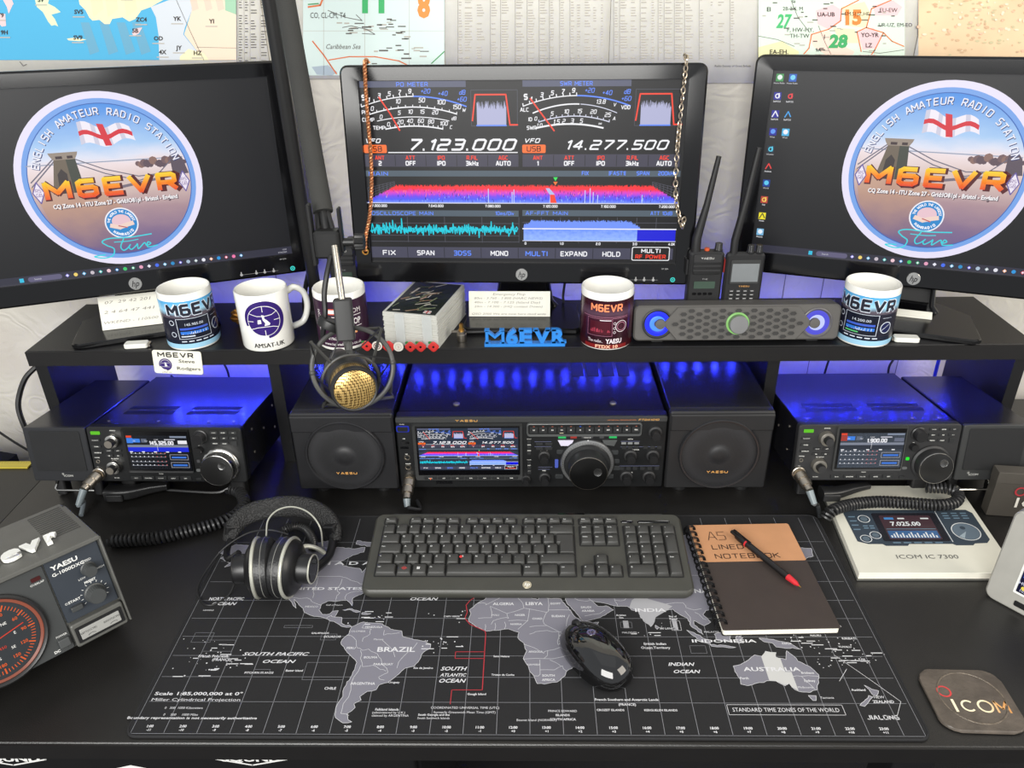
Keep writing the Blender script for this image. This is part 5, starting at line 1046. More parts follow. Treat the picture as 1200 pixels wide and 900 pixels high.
# --- large transceiver
MY = T(.0107, .455, .0163) @ RXm(-.02)
fr = thing('transceiver', 'large base station radio with colour screen and big tuning dial', 'radio', M=MY)
fx = lambda x: (x-570)/1130*.42; fz = lambda y: (372-y)/322*.1305
one('case', S_prism([(-.208, .018), (.208, .018), (.208, .325), (-.208, .325)], .004, .129, .0012), CASE, fr)
one('front_panel', fprism(rrect(-.21, .21, 0, .1305, .004), -.02, 0, .002), FACE, fr, M=RF)
one('top_lip', fprism(rrect(-.209, .209, .1215, .1302, .002), 0, .0015, .0006), FACE2, fr, M=RF)
for x in (-.17, .17):
    one('front_foot', S_lathe([(.014, -.0155), (.015, -.004), (.012, .004)], 18), RUB, fr, M=T(x, .04, 0)); one('rear_foot', S_lathe([(.014, -.0100), (.015, -.002), (.012, .006)], 18), RUB, fr, M=T(x, .28, 0))
scp = None
for x in (-.118, .130):
    one('screw', S_lathe([(.0052, 0), (.0052, .001), (.004, .002), (.002, .0014)], 16), STEEL, fr, M=T(x, .045, .129))
for i in range(4): one('top_vent', S_rbox(.07+i*.026, .09+i*.026, .14, .27, .1288, .1293, .001, .0001), mat('vent_mesh', (34, 34, 40), .6, bump=1.2, bscale=1200), fr)
def Kf(x, z, y=0): return T(fx(x), y, fz(z)) @ RXm(pi/2)
o1 = rrect(fx(72), fx(536), fz(332), fz(78), .004, 3); o2 = rrect(fx(88), fx(522), fz(305), fz(86), .002, 3)
one('screen_bezel', S_rings([[(x, y, 0) for x, y in o1], [(x, y, .004) for x, y in inset(o1, .0012)], [(x, y, .003) for x, y in inset(rrect(fx(78), fx(530), fz(308), fz(82), .003, 3), .001)]]), FACE2, fr, M=RF)
one('screen_glass', S_box(fx(88), fx(522), -.0044, -.0036, fz(305), fz(86)), SCR, fr)
k_ = (fx(517)-fx(96))/1000
D = Decal(lambda x, y, h: (x, y*1.0, h), eps=.00005, ydown=True, scale=k_)
D.fn = lambda x, y, h: (fx(96)+x, fz(92)+y*.87, h); radio_screen(D, False, 1.15); D.build('screen_image', fr, T(0, -.0045, 0) @ RF)
D = Decal(eps=.0001); wt = ink((205, 205, 200)); au = ink((214, 160, 84))
stext(D, 'YAESU', fx(303), fz(68), .0036, au, 1, w=.034, bold=.04); stext(D, 'FTDX101D', fx(1055), fz(67), .0032, au, 1, w=.031, bold=.03, shear=.2); D.text('HF/50MHz TRANSCEIVER', fx(945), fz(66), .0018, ink((190, 110, 60)), 1, w=.044)
D.build('brand_lettering', fr, T(0, -.0017, 0) @ RF)
D = Decal(eps=.0001)
for t, x, y in (('POWER', 33, 78), ('USB', 36, 142), ('KEY', 42, 212), ('PHONES', 45, 256), ('MIC', 46, 302), ('METER', 562, 146), ('SPAN', 562, 172), ('SPEED', 562, 198), ('MONO', 562, 240), ('FAST', 562, 266), ('MOX', 562, 292), ('RF POWER', 625, 200), ('SPEED', 625, 290), ('AF GAIN MAIN', 985, 222), ('SQL SUB', 1080, 222), ('AF GAIN SUB', 985, 300), ('SHIFT WIDTH', 1075, 300), ('MULTI', 1086, 92), ('NOTCH', 985, 148), ('CONTOUR', 1010, 196)): D.text(t, fx(x), fz(y+4), .0016, wt, 1, bold=.04)
for x0, x1, y in ((585, 655, 160), (585, 655, 182), (945, 1025, 160), (945, 1115, 185), (945, 1115, 272), (600, 660, 276), (600, 650, 286)): D.rect(fx(x0), fz(y)-.0003, fx(x1), fz(y)+.0003, ink((96, 100, 130)), 1)
D.build('panel_lettering', fr, T(0, -.0001, 0) @ RF)['kind'] = 'stuff'
GB = mat('button_face', (34, 35, 36), .45); D2 = Decal(eps=.0001)
def ybtn(x, y, w_, h_, m=GB, dep=.0018, r_=.0007, name='button', lab=None, t=''):
    o = one(name, fprism(rrect(fx(x)-w_/2, fx(x)+w_/2, fz(y)-h_/2, fz(y)+h_/2, r_, 2), 0, dep, .0003), m, fr, M=RF)
    if lab: o['label'] = lab
    if t: D2.text(t, fx(x), fz(y)-.0008, .0017, wt, 1, bold=.04)
    return o
ybtn(35, 100, .020, .011, em((30, 50, 190), .8), .0012, .002, 'power_button', 'blue lit power button'); ybtn(35, 100, .016, .0075, BLK, .0026, .0015)
D2.disk(fx(35), fz(100), .001, em((255, 110, 60), 1), 1, 10)
ybtn(40, 162, .013, .0042, BLKG, .0006, .0005, 'usb_port'); ybtn(35, 184, .013, .0042, BLKG, .0006, .0005, 'usb_port')
for y in (230, 275): one('phone_jack', S_torus(.0042, .0011, 18, 6), STEEL, fr, M=Kf(43, y))
one('mic_socket', S_lathe([(.0095, 0), (.0095, .004), (.0085, .008), (.007, .008)], 20), STEEL, fr, M=Kf(46, 326))
for i in range(7): ybtn(138+i*58, 318, .019, .0052, GB, .0052, .0008, t=''); 
D3 = Decal(eps=.0001)
for i, t in enumerate(('FUNC', 'ATT', 'IPO', 'R.FIL', 'AGC', 'NB', 'DNR')): D3.text(t, fx(138+i*58), fz(320), .0017, wt, 1, bold=.04)
D3.poly([(fx(133), fz(317)), (fx(143), fz(317)), (fx(138), fz(326))], em((255, 120, 60), .9), 2); D3.build('key_lettering', fr, T(0, -.0053, 0) @ RF)
o1 = rrect(fx(552), fx(1030), fz(134), fz(76), .005, 3); o2 = inset(o1, .0028)
one('band_key_frame', S_rings([[(x, y, 0) for x, y in o1], [(x, y, .0035) for x, y in inset(o1, .0006)], [(x, y, .0038) for x, y in inset(o1, .0014)], [(x, y, .0003) for x, y in o2]], False), mat('frame_grey', (96, 98, 98), .35, .3), fr, M=RF)
bands = ('1.8', '3.5', '5.0', '7.0', '10', '14', '18', '21', '24.5', '28', '50', 'TRX')
for i, t in enumerate(bands):
    x = 582+i*38.5; ybtn(x, 107, .0125, .0095, GB, .0022, .001)
    D2.text(t, fx(x), fz(108), .002, wt, 1, bold=.05); D2.rect(fx(x)-.0012, fz(90)-.0005, fx(x)+.0012, fz(90)+.0005, ink((170, 90, 70)) if i != 5 else em((50, 110, 255), 1), 1)
D2.rect(fx(697)-.003, fz(120), fx(697)+.003, fz(118), em((255, 245, 200), .9), 1)
for x, c, w_ in ((700, (50, 210, 110), .012), (748, (190, 60, 50), .010), (805, (60, 60, 62), .018), (865, (60, 60, 62), .007), (912, (50, 210, 110), .012)): ybtn(x, 140, w_, .0045, em(c, .8) if c[1] > 100 else em(c, .7) if c[0] > 100 else ink(c), .0008, .0005, 'indicator_light')
D2.text('MAIN/SUB', fx(805), fz(142), .0018, wt, 1, bold=.03)
o = one('button', fprism([(fx(682), fz(152)), (fx(695), fz(176)), (fx(736), fz(176)), (fx(748), fz(152))][::1], 0, .003, .0004), mat('pale_key', (196, 192, 210), .4), fr, M=RF); o['label'] = 'pale lit lobe key'
one('button', fprism([(fx(868), fz(152)), (fx(876), fz(172)), (fx(918), fz(178)), (fx(930), fz(152))], 0, .003, .0004), mat('grey_key', (70, 72, 72), .4), fr, M=RF)
for y in (160, 186, 212, 256, 280, 300): ybtn(562, y, .0062, .005)
for x, y in ((605, 170), (645, 170), (605, 190), (645, 190)): ybtn(x, y, .011, .0042)
for x, y in [(x, 187) for x in (960, 986, 1012, 1050, 1080, 1108)]+[(x, 283) for x in (955, 984, 1012, 1043, 1074, 1104)]: ybtn(x, y, .0072, .0052)
for x in (958, 985, 1012): ybtn(x, 168, .0075, .0035, ink((120, 122, 122)), .0012)
o = ybtn(678, 258, .0055, .0155, mat('blue_key', (70, 86, 170), .4), .0022, .001); o['label'] = 'blue key'
for x, y in ((695, 205), (690, 318), (905, 318), (920, 208), (928, 248), (930, 280)): ybtn(x, y, .013, .0075, mat('grey_key2', (46, 48, 49), .4), .002, .002)
D2.build('button_lettering', fr, T(0, -.0023, 0) @ RF)
ybtn(195, 346, .026, .0055, BLKG, .0006, .0005, 'card_slot')
for x, y, r_ in ((625, 222, .0092), (628, 322, .0092), (548, 328, .0072), (1085, 118, .0105), (988, 222, .0102), (1082, 222, .0102), (976, 318, .0102), (1072, 318, .0102)):
    kn = one('knob', S_lathe([(r_*1.05, 0), (r_*1.05, .003), (r_*.98, .0045), (r_*.9, .005)], 24), DARK, fr, M=Kf(x, y))
    one('inner_knob', S_knob(r_*.72, .012, 20, 0, .05), KNOB, kn, M=Kf(x, y, -.005)); 
dl = one('main_dial', S_lathe([(.0435, 0), (.0435, .003), (.042, .005), (.036, .0075), (.0355, .008), (.0352, .012), (.031, .0125), (.0305, .014), (.0305, .032), (.0296, .034), (.0285, .0345)], 56), mat('dial_rubber', (40, 41, 42), .35, .2), fr, M=Kf(807, 252))
one('outer_ring', S_lathe([(.0418, .0052), (.0405, .0072), (.0372, .0076), (.0366, .0072)], 56), mat('ring_silver', (165, 166, 166), .3, .8), dl, M=Kf(807, 252))
one('dial_face', S_lathe([(.0287, .0344), (.0283, .0353), (.028, .0354)], 56), mat('spun_dark_metal', (46, 46, 46), .28, .85), dl, M=Kf(807, 252)); one('dial_rim', S_torus(.0289, .0005, 56, 6), STEEL, dl, M=Kf(807, 252, -.0347))
one('finger_dimple', S_lathe([(.0068, 0), (.0065, .001), (.005, .0004), (.0015, .0002)], 20), mat('dimple_metal', (120, 120, 120), .25, .9), dl, M=Kf(807+38, 252-8, -.0354))
D = Decal(eps=.0001)
for i in range(60):
    a = 2*pi*i/60; 
    if -.3 < sin(a): D.line([(.0378*cos(a), .0378*sin(a)), (.0398*cos(a), .0398*sin(a))], .0004, ink((40, 40, 40)), 1)
D.poly([(-.0012, .0443), (.0012, .0443), (0, .0425)][::-1], ink((230, 230, 230)), 2); D.build('dial_marks', dl, T(fx(807), -.0078, fz(252)) @ RF)

def round_speaker(label, x, wdt=.159):
    M = T(x, .45, .0173) @ RXm(-.02); root = thing('speaker', label, 'speaker', 'round grille speakers flanking the large radio', M=M)
    one('cabinet', S_prism([(-wdt/2+.001, .015), (wdt/2-.001, .015), (wdt/2-.001, .28), (-wdt/2+.001, .28)], .001, .1385, .0015), CASE, root)
    FR = mat('speaker_front_shaded', (27, 27, 29), .42) if x < 0 else mat('speaker_front_lit', (32, 32, 33), .42)  # one plastic: shade painted into the left front, light into the right
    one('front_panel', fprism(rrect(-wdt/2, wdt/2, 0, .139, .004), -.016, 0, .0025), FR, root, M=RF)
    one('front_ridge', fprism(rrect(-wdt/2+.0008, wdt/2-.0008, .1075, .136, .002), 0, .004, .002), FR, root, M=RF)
    z = .066; KM_ = T(0, 0, z) @ RXm(pi/2)
    one('grille_ring', S_lathe([(.0625, 0), (.0625, .005), (.061, .0068), (.0585, .0062), (.0575, .003)], 56, False), mat('ring_black', (50, 50, 52), .22, .4), root, M=KM_)
    m = MATS.get('dot_grille')
    if not m:
        m = mat('dot_grille', (26, 26, 28), .5, var=0); nt = m.node_tree; tc = nt.nodes.new('ShaderNodeTexCoord'); vo = nt.nodes.new('ShaderNodeTexVoronoi'); vo.inputs['Scale'].default_value = 620; vo.inputs['Randomness'].default_value = .15
        rp = nt.nodes.new('ShaderNodeValToRGB'); rp.color_ramp.elements[0].position = .25; rp.color_ramp.elements[0].color = (.002, .002, .002, 1); rp.color_ramp.elements[1].position = .45; rp.color_ramp.elements[1].color = (*lin((36, 36, 38)), 1)
        nt.links.new(tc.outputs['Object'], vo.inputs['Vector']); nt.links.new(vo.outputs['Distance'], rp.inputs[0]); nt.links.new(rp.outputs[0], nt.nodes['Principled BSDF'].inputs['Base Color'])
    one('grille', S_lathe([(.0582, .0032), (.045, .0042), (.02, .005), (.0135, .0052), (.0128, .0058), (.004, .0064), (.001, .0065)], 48), m, root, M=KM_)
    D = Decal(eps=.0001); stext(D, 'YAESU', 0, -.0335, .0042, ink((206, 152, 84)), 1, w=.033, bold=.05); D.build('brand_lettering', root, T(0, -.0055, z) @ RF)
    for sx in (-1, 1): 
        for y in (.03, .25): one('foot', S_lathe([(.012, -.0165 if y < .1 else -.0125), (.013, -.004), (.01, .002)], 16), RUB, root, M=T(sx*.05, y, 0))
    return root
round_speaker('round grille speaker left of the large radio, behind the microphone', -.2815, .160); round_speaker('round grille speaker right of the large radio', .3022)

# --- cords and hand microphones
def P(px, py, z): p = at(px, py, z=z); return (p.x, p.y, p.z)
def coil(name, label, pts, rad, pitch, wire, ends=()):
    root = thing(name, label, 'cord', loc=pts[0]); o0 = Vector(pts[0])
    path = [p-o0 for p in spline(pts, 6)]
    one('coiled_section', S_tube(helix(path, rad-wire, pitch), wire, 5), CORD, root)
    for e in ends: one('straight_section', S_tube([p-o0 for p in spline(e, 6)], wire*1.0, 6), CORD, root)
    return root
coil('coiled_cord', 'black coiled microphone cord looping below the left compact radio', [P(268, 572, .012), P(281, 577, .0105), P(286, 590, .0105), P(277, 603, .0105), P(256, 613, .0105), P(222, 622, .0105), P(180, 631, .0105), P(128, 634, .0105)], .0105, .0062, .0025, [[P(196, 574, .01), P(225, 576, .01), P(255, 577, .008), P(268, 572, .012)]])
coil('coiled_cord', 'black coiled microphone cord lying on the white manual', [P(1085, 571, .03), P(1108, 572, .034), P(1122, 578, .032), P(1120, 588, .029), P(1102, 592, .028), P(1070, 590, .0275), P(1030, 588, .0275), P(998, 591, .0275), P(976, 598, .0275), P(966, 608, .016)], .0098, .0052, .0022)
def hand_mic(label, pts, w_, h_, cl):
    root = thing('hand_microphone', label, 'microphone', loc=pts[0]); o0 = Vector(pts[0]); sp_ = spline(pts, 6); n = len(sp_); L = []
    for i, p in enumerate(sp_):
        t = i/(n-1); k = (1-.55*t); p = p-o0; dx = (sp_[min(i+1, n-1)]-sp_[max(i-1, 0)]).normalized(); nx = Vector((-dx.y, dx.x, 0)).normalized()
        L.append([tuple(p+nx*(a*w_*k)+Vector((0, 0, b_*h_*k))) for a, b_ in rrect(-1, 1, -1, 1, .5, 3)])
    one('shell', S_rings(L), mat('mic_shell', (30, 30, 31), .35), root)
    a = sp_[n//5]-o0; one('talk_key', S_rbox(a.x-.012, a.x+.014, a.y-w_-.003, a.y-w_+.001, -.006, .006, .002), DARK, root)
    return root
hand_mic('black hand microphone lying in front of the left compact radio', [P(127, 577, .014), P(150, 577, .015), P(175, 572, .017), P(197, 569, .02)], .014, .012, 0)
hand_mic('black hand microphone half hidden under the right compact radio', [P(962, 578, .030), P(980, 577, .030), P(1000, 572, .031), P(1018, 569, .030)], .012, .009, 0)
def plug(label, root_p, pts, wcol=(104, 112, 118), r_=.0034):
    root = thing('plug_lead', label, 'cable', loc=pts[0]); o0 = Vector(pts[0]); q = [Vector(p)-o0 for p in pts]
    d = (q[1]-q[0]); Mx = d.to_track_quat('Z', 'Y').to_matrix().to_4x4(); L = d.length
    one('metal_plug', S_lathe([(.0095, 0), (.0095, .010), (.0078, .0105), (.0078, .013), (.009, .0135), (.009, .022), (.0062, .023), (.0062, L)], 20), STEEL, root, M=Mx)
    d2 = q[2]-q[1]
    one('strain_relief', S_tube([q[1], q[1]+d2*.5, q[2]], [.0058, .0052, .0045], 12), mat('clear_sleeve', (118, 128, 132), .35), root)
    one('cable', S_tube(spline(q[2:], 6), r_, 8), ink(wcol, .45), root)
M9 = MI1 @ Vector(((135-625)/1040*.243, -.006, (462-412)/342*.094)); M7 = MI2 @ Vector(((135-625)/1040*.243, -.006, (462-412)/342*.094))
plug('grey lead plugged into the left compact radio with a metal plug', None, [tuple(M9), (M9.x-.011, M9.y-.026, M9.z-.008), (M9.x-.018, M9.y-.040, M9.z-.028), P(98, 588, .016), P(95, 604, .006)])
plug('dark lead plugged into the right compact radio with a metal plug', None, [tuple(M7), (M7.x+.008, M7.y-.028, M7.z-.010), (M7.x+.014, M7.y-.040, M7.z-.026), P(958, 592, .018), P(961, 606, .009)], (40, 42, 44))
MF = MY @ Vector((fx(46), -.008, fz(326)))
plug('black lead plugged into the left of the large radio with a metal plug', None, [tuple(MF), (MF.x-.001, MF.y-.028, MF.z-.014), (MF.x, MF.y-.036, MF.z-.024), (MF.x+.005, MF.y-.04, .012), (MF.x+.02, MF.y-.035, .006), (MF.x+.012, MF.y-.012, .006)], (30, 30, 32), .003)

# ============================================================ THINGS ON THE SHELF
S0 = SH+.0002
MUGH, MUGR = .095, .0412
def mug(label, x, y, body=WHT, handle=None, rot=0, group='printed mugs on the shelf', inner=WHT):
    root = thing('mug', label, 'mug', group, loc=(x, y, S0))
    one('body', S_lathe([(MUGR-.004, 0), (MUGR-.001, .001), (MUGR, .004), (MUGR, MUGH-.0015), (MUGR-.0012, MUGH), (MUGR-.0028, MUGH-.001), (MUGR-.0036, MUGH-.006), (MUGR-.0038, .01), (MUGR-.008, .006), (.001, .0055)], 48), body, root)
    if handle is not None:
        pts = spline([(MUGR-.001, 0, .078), (MUGR+.012, 0, .083), (MUGR+.027, 0, .07), (MUGR+.030, 0, .045), (MUGR+.02, 0, .022), (MUGR-.001, 0, .016)], 6)
        one('handle', S_tube(pts, .0052, 10), body, root, M=RZm(handle))
    return root
def mugdecal(a0): # page x along the rim from the front, y up; a0 = facing direction
    D = Decal(lambda x, y, h: ((MUGR+.0002+h)*cos(a0+x/MUGR), (MUGR+.0002+h)*sin(a0+x/MUGR), y), eps=.00008); D.slab = .0035; return D
def front(px, py):                               # mug axis from its front foot point
    p = at(px, py, z=S0); d = Vector((p.x-CAM.x, p.y-CAM.y)).normalized(); return p.x+d.x*MUGR, p.y+d.y*MUGR, math.atan2(-d.y, -d.x)
# 1 and 5: blue station mugs
def blue_mug(label, px, py, turn, t):
    x, y, a = front(px, py); m = mug(label, x, y); D = mugdecal(a+turn)
    sky = ramp_mat('mug_sky', [(.02, (24, 30, 46)), (.045, (60, 58, 74)), (.06, (86, 78, 88)), (.068, (150, 200, 226)), (.084, (70, 160, 214))], 1, 0, .01, (60, 60), .25)
    D.rect(-.085, .012, .085, .084, sky, 0, 40); D.rect(-.085, .004, .085, .012, ink((150, 196, 222), .3), 0, 40)
    dk = ink((34, 36, 48), .3); wt = ink((206, 214, 226), .3); db = ink((14, 18, 34), .3)
    D.rect(-.06, .0185, .06, .0565, ink((30, 30, 44), .3), 1, 30)
    stext(D, 'M6EVR', t, .0585, .0225, wt, 1.5, w=.098, bold=.075); stext(D, 'M6EVR', t, .0597, .020, dk, 2.5, w=.094, bold=.05)
    D.rect(-.032, .021, .018, .0545, db, 2, 14)
    for a_, b_, c_, d_ in ((-.033, .0205, .019, .0212), (-.033, .0545, .019, .0552), (-.033, .0205, -.0322, .0552), (.0182, .0205, .019, .0552)): D.rect(a_, b_, c_, d_, wt, 3, 8)
    D.text('145.985.00' if t > 0 else '14.200.00', -.006, .043, .0045, wt, 3, w=.028)
    D.rect(-.029, .036, .015, .0395, ink((60, 90, 190), .3), 3, 8); D.rect(-.029, .0285, .015, .0335, ink((46, 110, 200), .3), 3, 8); D.rect(-.029, .024, -.008, .026, ink((90, 190, 110), .3) if t < 0 else wt, 3, 6)
    rn = random.Random(2)
    for i in range(18): xx = rn.uniform(-.028, .012); D.rect(xx, .0285, xx+.0006, .0285+rn.uniform(.001, .005), wt, 4)
    D.ring(.033, .034, .0098, .0012, wt, 3, 24); D.disk(.033, .034, .0082, ink((24, 30, 74), .3), 3, 24); D.line([(.026, .030), (.038, .039)], .0007, wt, 4)
    for yy in (.028, .048): D.ring(-.041, yy, .0045, .001, wt, 3, 16)
    for i in range(5): D.rect(-.03+i*.011, .0155, -.022+i*.011, .0172, wt, 3, 2); D.rect(.024, .05+i*.0001, .04, .0508, wt, 3, 3)
    D.build('printed_wrap', m, T(0, 0, 0)); return m
blue_mug('white mug with blue callsign and radio print, left of the plain white logo mug', 231, 410, .25, .002)
blue_mug('white mug with blue callsign and radio print, right of the soundbar', 1008, 407, -.0, -.004)
x, y, a = front(318, 412)
m = mug('white mug with round purple globe logo and lettering', x, y, WHT, a+pi/2+.25)
D = mugdecal(a-.05); f0 = D.fn; D.fn = lambda x, y, h: f0(x*1.22, .0535+(y-.0535)*1.2 if y > .022 else y-.003, h); pu = ink((48, 28, 104), .3); wt = ink((230, 230, 226), .3); kk = ink((20, 18, 20), .3)
D.ring(-.0, .0545, .0262, .0065, pu, 1, 40, -85, 200); D.disk(-.001, .053, .0205, pu, 1, 36)
D.ring(-.001, .053, .0212, .0007, wt, 2, 36)
D.line([(-.001, .0742), (-.001, .066)], .0008, wt, 2); D.line([(-.001, .040), (-.001, .032)], .0008, wt, 2); D.line([(-.022, .053), (-.014, .053)], .0008, wt, 2); D.line([(.012, .053), (.02, .053)], .0008, wt, 2)
D.line([(-.018, .064), (-.009, .0605), (0, .0598), (.01, .061), (.017, .0645)], .0008, wt, 2); D.line([(-.018, .042), (-.009, .0445), (0, .045), (.01, .0442), (.016, .042)], .0008, wt, 2)
D.poly([(-.003, .062), (.0005, .061), (.0, .057), (.003, .054), (.0065, .0495), (.0055, .047), (-.001, .0465), (.0005, .050), (-.002, .0545)], wt, 3); D.poly([(-.0085, .055), (-.0045, .0555), (-.0042, .050), (-.009, .0495)], wt, 3)
D.text('AMSAT-UK', .001, .0108, .0078, kk, 2, w=.040); D.text('AMSAT-UK', .0014, .0108, .0078, kk, 2.5, w=.040); D.build('printed_logo', m)
x, y, a = front(406, 411)
m = mug('white mug with dark purple radio shop print, behind the microphone', x, y, WHT)
D = mugdecal(a-.1); D.rect(-.11, .006, .11, .084, ink((52, 26, 48), .3), 0, 48); wt = ink((232, 228, 226), .3)
D.rrect(-.024, .062, .0, .072, .001, ink((196, 90, 70), .3), 1); D.rect(-.022, .064, -.002, .070, wt, 2, 4)
icom_logo(D, .022, .062, .008, w=.026, mw=wt, mr=ink((200, 40, 50), .3)); D.text('RADIO SHOP', .006, .043, .0105, wt, 2, w=.056, bold=.02)
D.rect(-.03, .0575, .036, .0585, wt, 1, 14); D.rect(-.03, .0385, .036, .0395, wt, 1, 14); D.rrect(.008, .028, .026, .036, .001, ink((220, 150, 90), .3), 1); D.text('LINK', .017, .030, .0045, wt, 2)
D.text('01962 735272', -.005, .019, .005, wt, 2, w=.034); D.text('www.hamradioshop.co.uk', 0, .0095, .0052, wt, 2, w=.062)
for yy in (.035, .046, .058): D.text('ICOM', -.033, yy, .006, wt, 2, rot=pi/2)
D.build('printed_wrap', m)
x, y, a = front(709, 411)
m = mug('dark red mug with orange callsign and transceiver print, left of the soundbar', x, y, WHT)
D = mugdecal(a+.0); D.rect(-.112, .003, .112, .0835, ramp_mat('maroon_wrap', [(0, (66, 20, 24)), (.02, (40, 14, 24)), (.05, (58, 20, 36)), (.062, (84, 60, 76)), (.075, (52, 18, 30)), (.084, (48, 16, 26))], 1, 0, .01, (50, 40), .2), 0, 48)
og = ink((244, 140, 96), .3); wt = ink((225, 215, 220), .3); pk = ink((150, 96, 116), .3); dk = ink((70, 16, 30), .3)
stext(D, 'M6EVR', 0, .0655, .0125, og, 2, w=.051, bold=.03)
D.frame(-.031, .0245, .010, .054, .0007, pk, 1); D.rect(-.026, .027, .007, .049, dk, 1.2, 8); D.rect(-.01, .0505, .008, .0518, wt, 2, 3); D.rect(-.04, .056, .036, .0568, pk, 1, 12); D.rect(.010, .054, .036, .0547, pk, 1, 5)
D.ring(.0245, .0405, .0098, .0009, wt, 2, 22); D.ring(.0245, .0405, .0072, .0012, pk, 2, 18); D.disk(.0245, .0405, .003, ink((60, 20, 36), .3), 3, 12)
for yy in (.031, .038, .046): D.ring(.0135, yy, .0022, .0006, wt, 2, 10)
rn = random.Random(8)
for i in range(24): xx = rn.uniform(-.026, .006); D.rect(xx, .031, xx+.0005, .031+rn.uniform(.001, .007), ink((190, 70, 90), .3), 2)
D.text('The radio..', -.017, .0135, .0055, wt, 2, w=.025); D.text('YAESU', .013, .0125, .0078, wt, 2, w=.026, bold=.03); D.rect(-.036, .0035, .036, .0098, ink((120, 26, 26), .3), 1, 12); D.text('FTDX 10', .002, .0042, .0055, ink((240, 190, 160), .3), 2, w=.036, bold=.03)
D.build('printed_wrap', m)

# notes and small whites
def card(name, label, cat_, px, py, w_, h_, lean, rz, lines, ax=.5):
    p = at(px, py, z=S0+.0095); root = thing(name, label, cat_, loc=(p.x, p.y, S0+.0095), rz=rz); M = RXm(-lean)
    one('paper_sheet', S_box(-w_/2, w_/2, 0, .0007, .0, h_), PAPER, root, M=M)
    D = Decal(eps=.00015)
    for t, x, y, hh, ww in lines: D.text(t, x, y, hh, ink((120, 116, 110)), 1, w=ww, align='l', shear=.2)
    D.build('handwriting', root, M @ RF); return root
card('note_card', 'white handwritten card leaning on the centre monitor stand', 'note', 597, 371, .138, .043, .30, -.03, [('Emergency Flop', -.028, .036, .0042, .055), ('80m - 3.760 - 3.800 (HARC NEWS)', -.06, .0295, .0038, .116), ('40m - 7.100 - 7.125 (Island Day)', -.06, .0225, .0038, .112), ('20m - 14.300 - (HQ contest Down)', -.06, .0155, .0038, .116), ('QSO 2000 We are now here mod wide', -.064, .003, .0036, .126)])
card('note_card', 'white handwritten card leaning on the left monitor stand', 'note', 158, 383, .100, .055, .45, .3, [('07  29 42 201', -.04, .043, .005, .072), ('2 4 64 47 441', -.044, .027, .005, .08), ('WKEND - 110500', -.046, .010, .0045, .085)])
card('note_strip', 'narrow white paper strip on the right monitor stand', 'note', 1068, 372, .062, .014, .9, -.33, [('..................', -.026, .004, .0022, .05)])
def slab(name, label, cat_, px, py, w_, d_, h_, rz, m, r_=.004, group=None):
    p = at(px, py, z=S0); root = thing(name, label, cat_, group, loc=(p.x, p.y, S0), rz=rz); one('body', S_rbox(-w_/2, w_/2, 0, d_, 0, h_, r_, .0012), m, root); return root
WPL = mat('white_plastic', (222, 222, 214), .4)
o = slab('usb_stick', 'small white plastic stick lying left of the callsign badge', 'usb stick', 159, 409, .037, .017, .008, .12, WPL); one('end_cap', S_rbox(.0186, .0225, .003, .014, .0015, .0065, .001, .0004), STEEL, o)
o = slab('usb_stick', 'small white plastic stick lying right of the right-hand blue mug', 'usb stick', 1063, 402, .038, .017, .008, -.12, WPL); one('end_cap', S_rbox(-.0225, -.0191, .003, .014, .0015, .0065, .001, .0004), STEEL, o)
# name badge hanging on the shelf edge
p = at(209, 424, Y=.5465); bd_ = thing('name_badge', 'white callsign name badge stuck to the front edge of the shelf', 'badge', loc=(p.x, .5455, p.z)); Mb = RYm(-.05) @ RXm(-.12)
Mb = Matrix.Rotation(.05, 4, 'Y') @ RXm(-.1)
one('plate', S_prism(rrect(-.0395, .0395, -.020, .020, .004), 0, .0022, .0005), mat('badge_white', (226, 224, 208), .35), bd_, M=Mb @ RF)
D = Decal(eps=.0001); kk = ink((24, 20, 22)); stext(D, 'M6EVR', -.002, .0085, .0088, kk, 1, w=.058, bold=.05); D.text('Steve', .015, .0, .0058, kk, 1, w=.026, bold=.015); D.text('Rodgers', .017, -.0125, .0058, kk, 1, w=.038, bold=.015)
D.ring(-.020, -.0042, .0105, .002, pu, 1, 24, -85, 200); D.disk(-.020, -.0046, .0082, pu, 1, 20); D.line([(-.026, -.002), (-.014, -.001)], .0005, ink((230, 230, 226)), 2); D.line([(-.026, -.008), (-.014, -.008)], .0005, ink((230, 230, 226)), 2); D.poly([(-.021, .0), (-.019, -.001), (-.017, -.007), (-.021, -.0072)], ink((230, 230, 226)), 2); D.text('AMSAT-UK', -.019, -.0185, .0024, kk, 1)
D.build('badge_lettering', bd_, Mb @ T(0, -.0023, 0) @ RF)
# crumpled gold wrapper behind the plain mug
p = at(280, 385, z=S0); gw = thing('gold_wrapper', 'crumpled gold foil wrapper behind the globe logo mug', 'wrapper', loc=(p.x, p.y+.02, S0)); v, f = S_sphere(.016, 12, 9, 1.1, .8, .9); rn = random.Random(5); v = [(x*(1+rn.uniform(-.25, .25)), y*(1+rn.uniform(-.25, .25)), max(0, (z+.0145)*(1+rn.uniform(-.15, .15)))) for x, y, z in v]; one('foil', (v, f), mat('gold_foil', (190, 134, 66), .3, .9), gw, smooth=0)
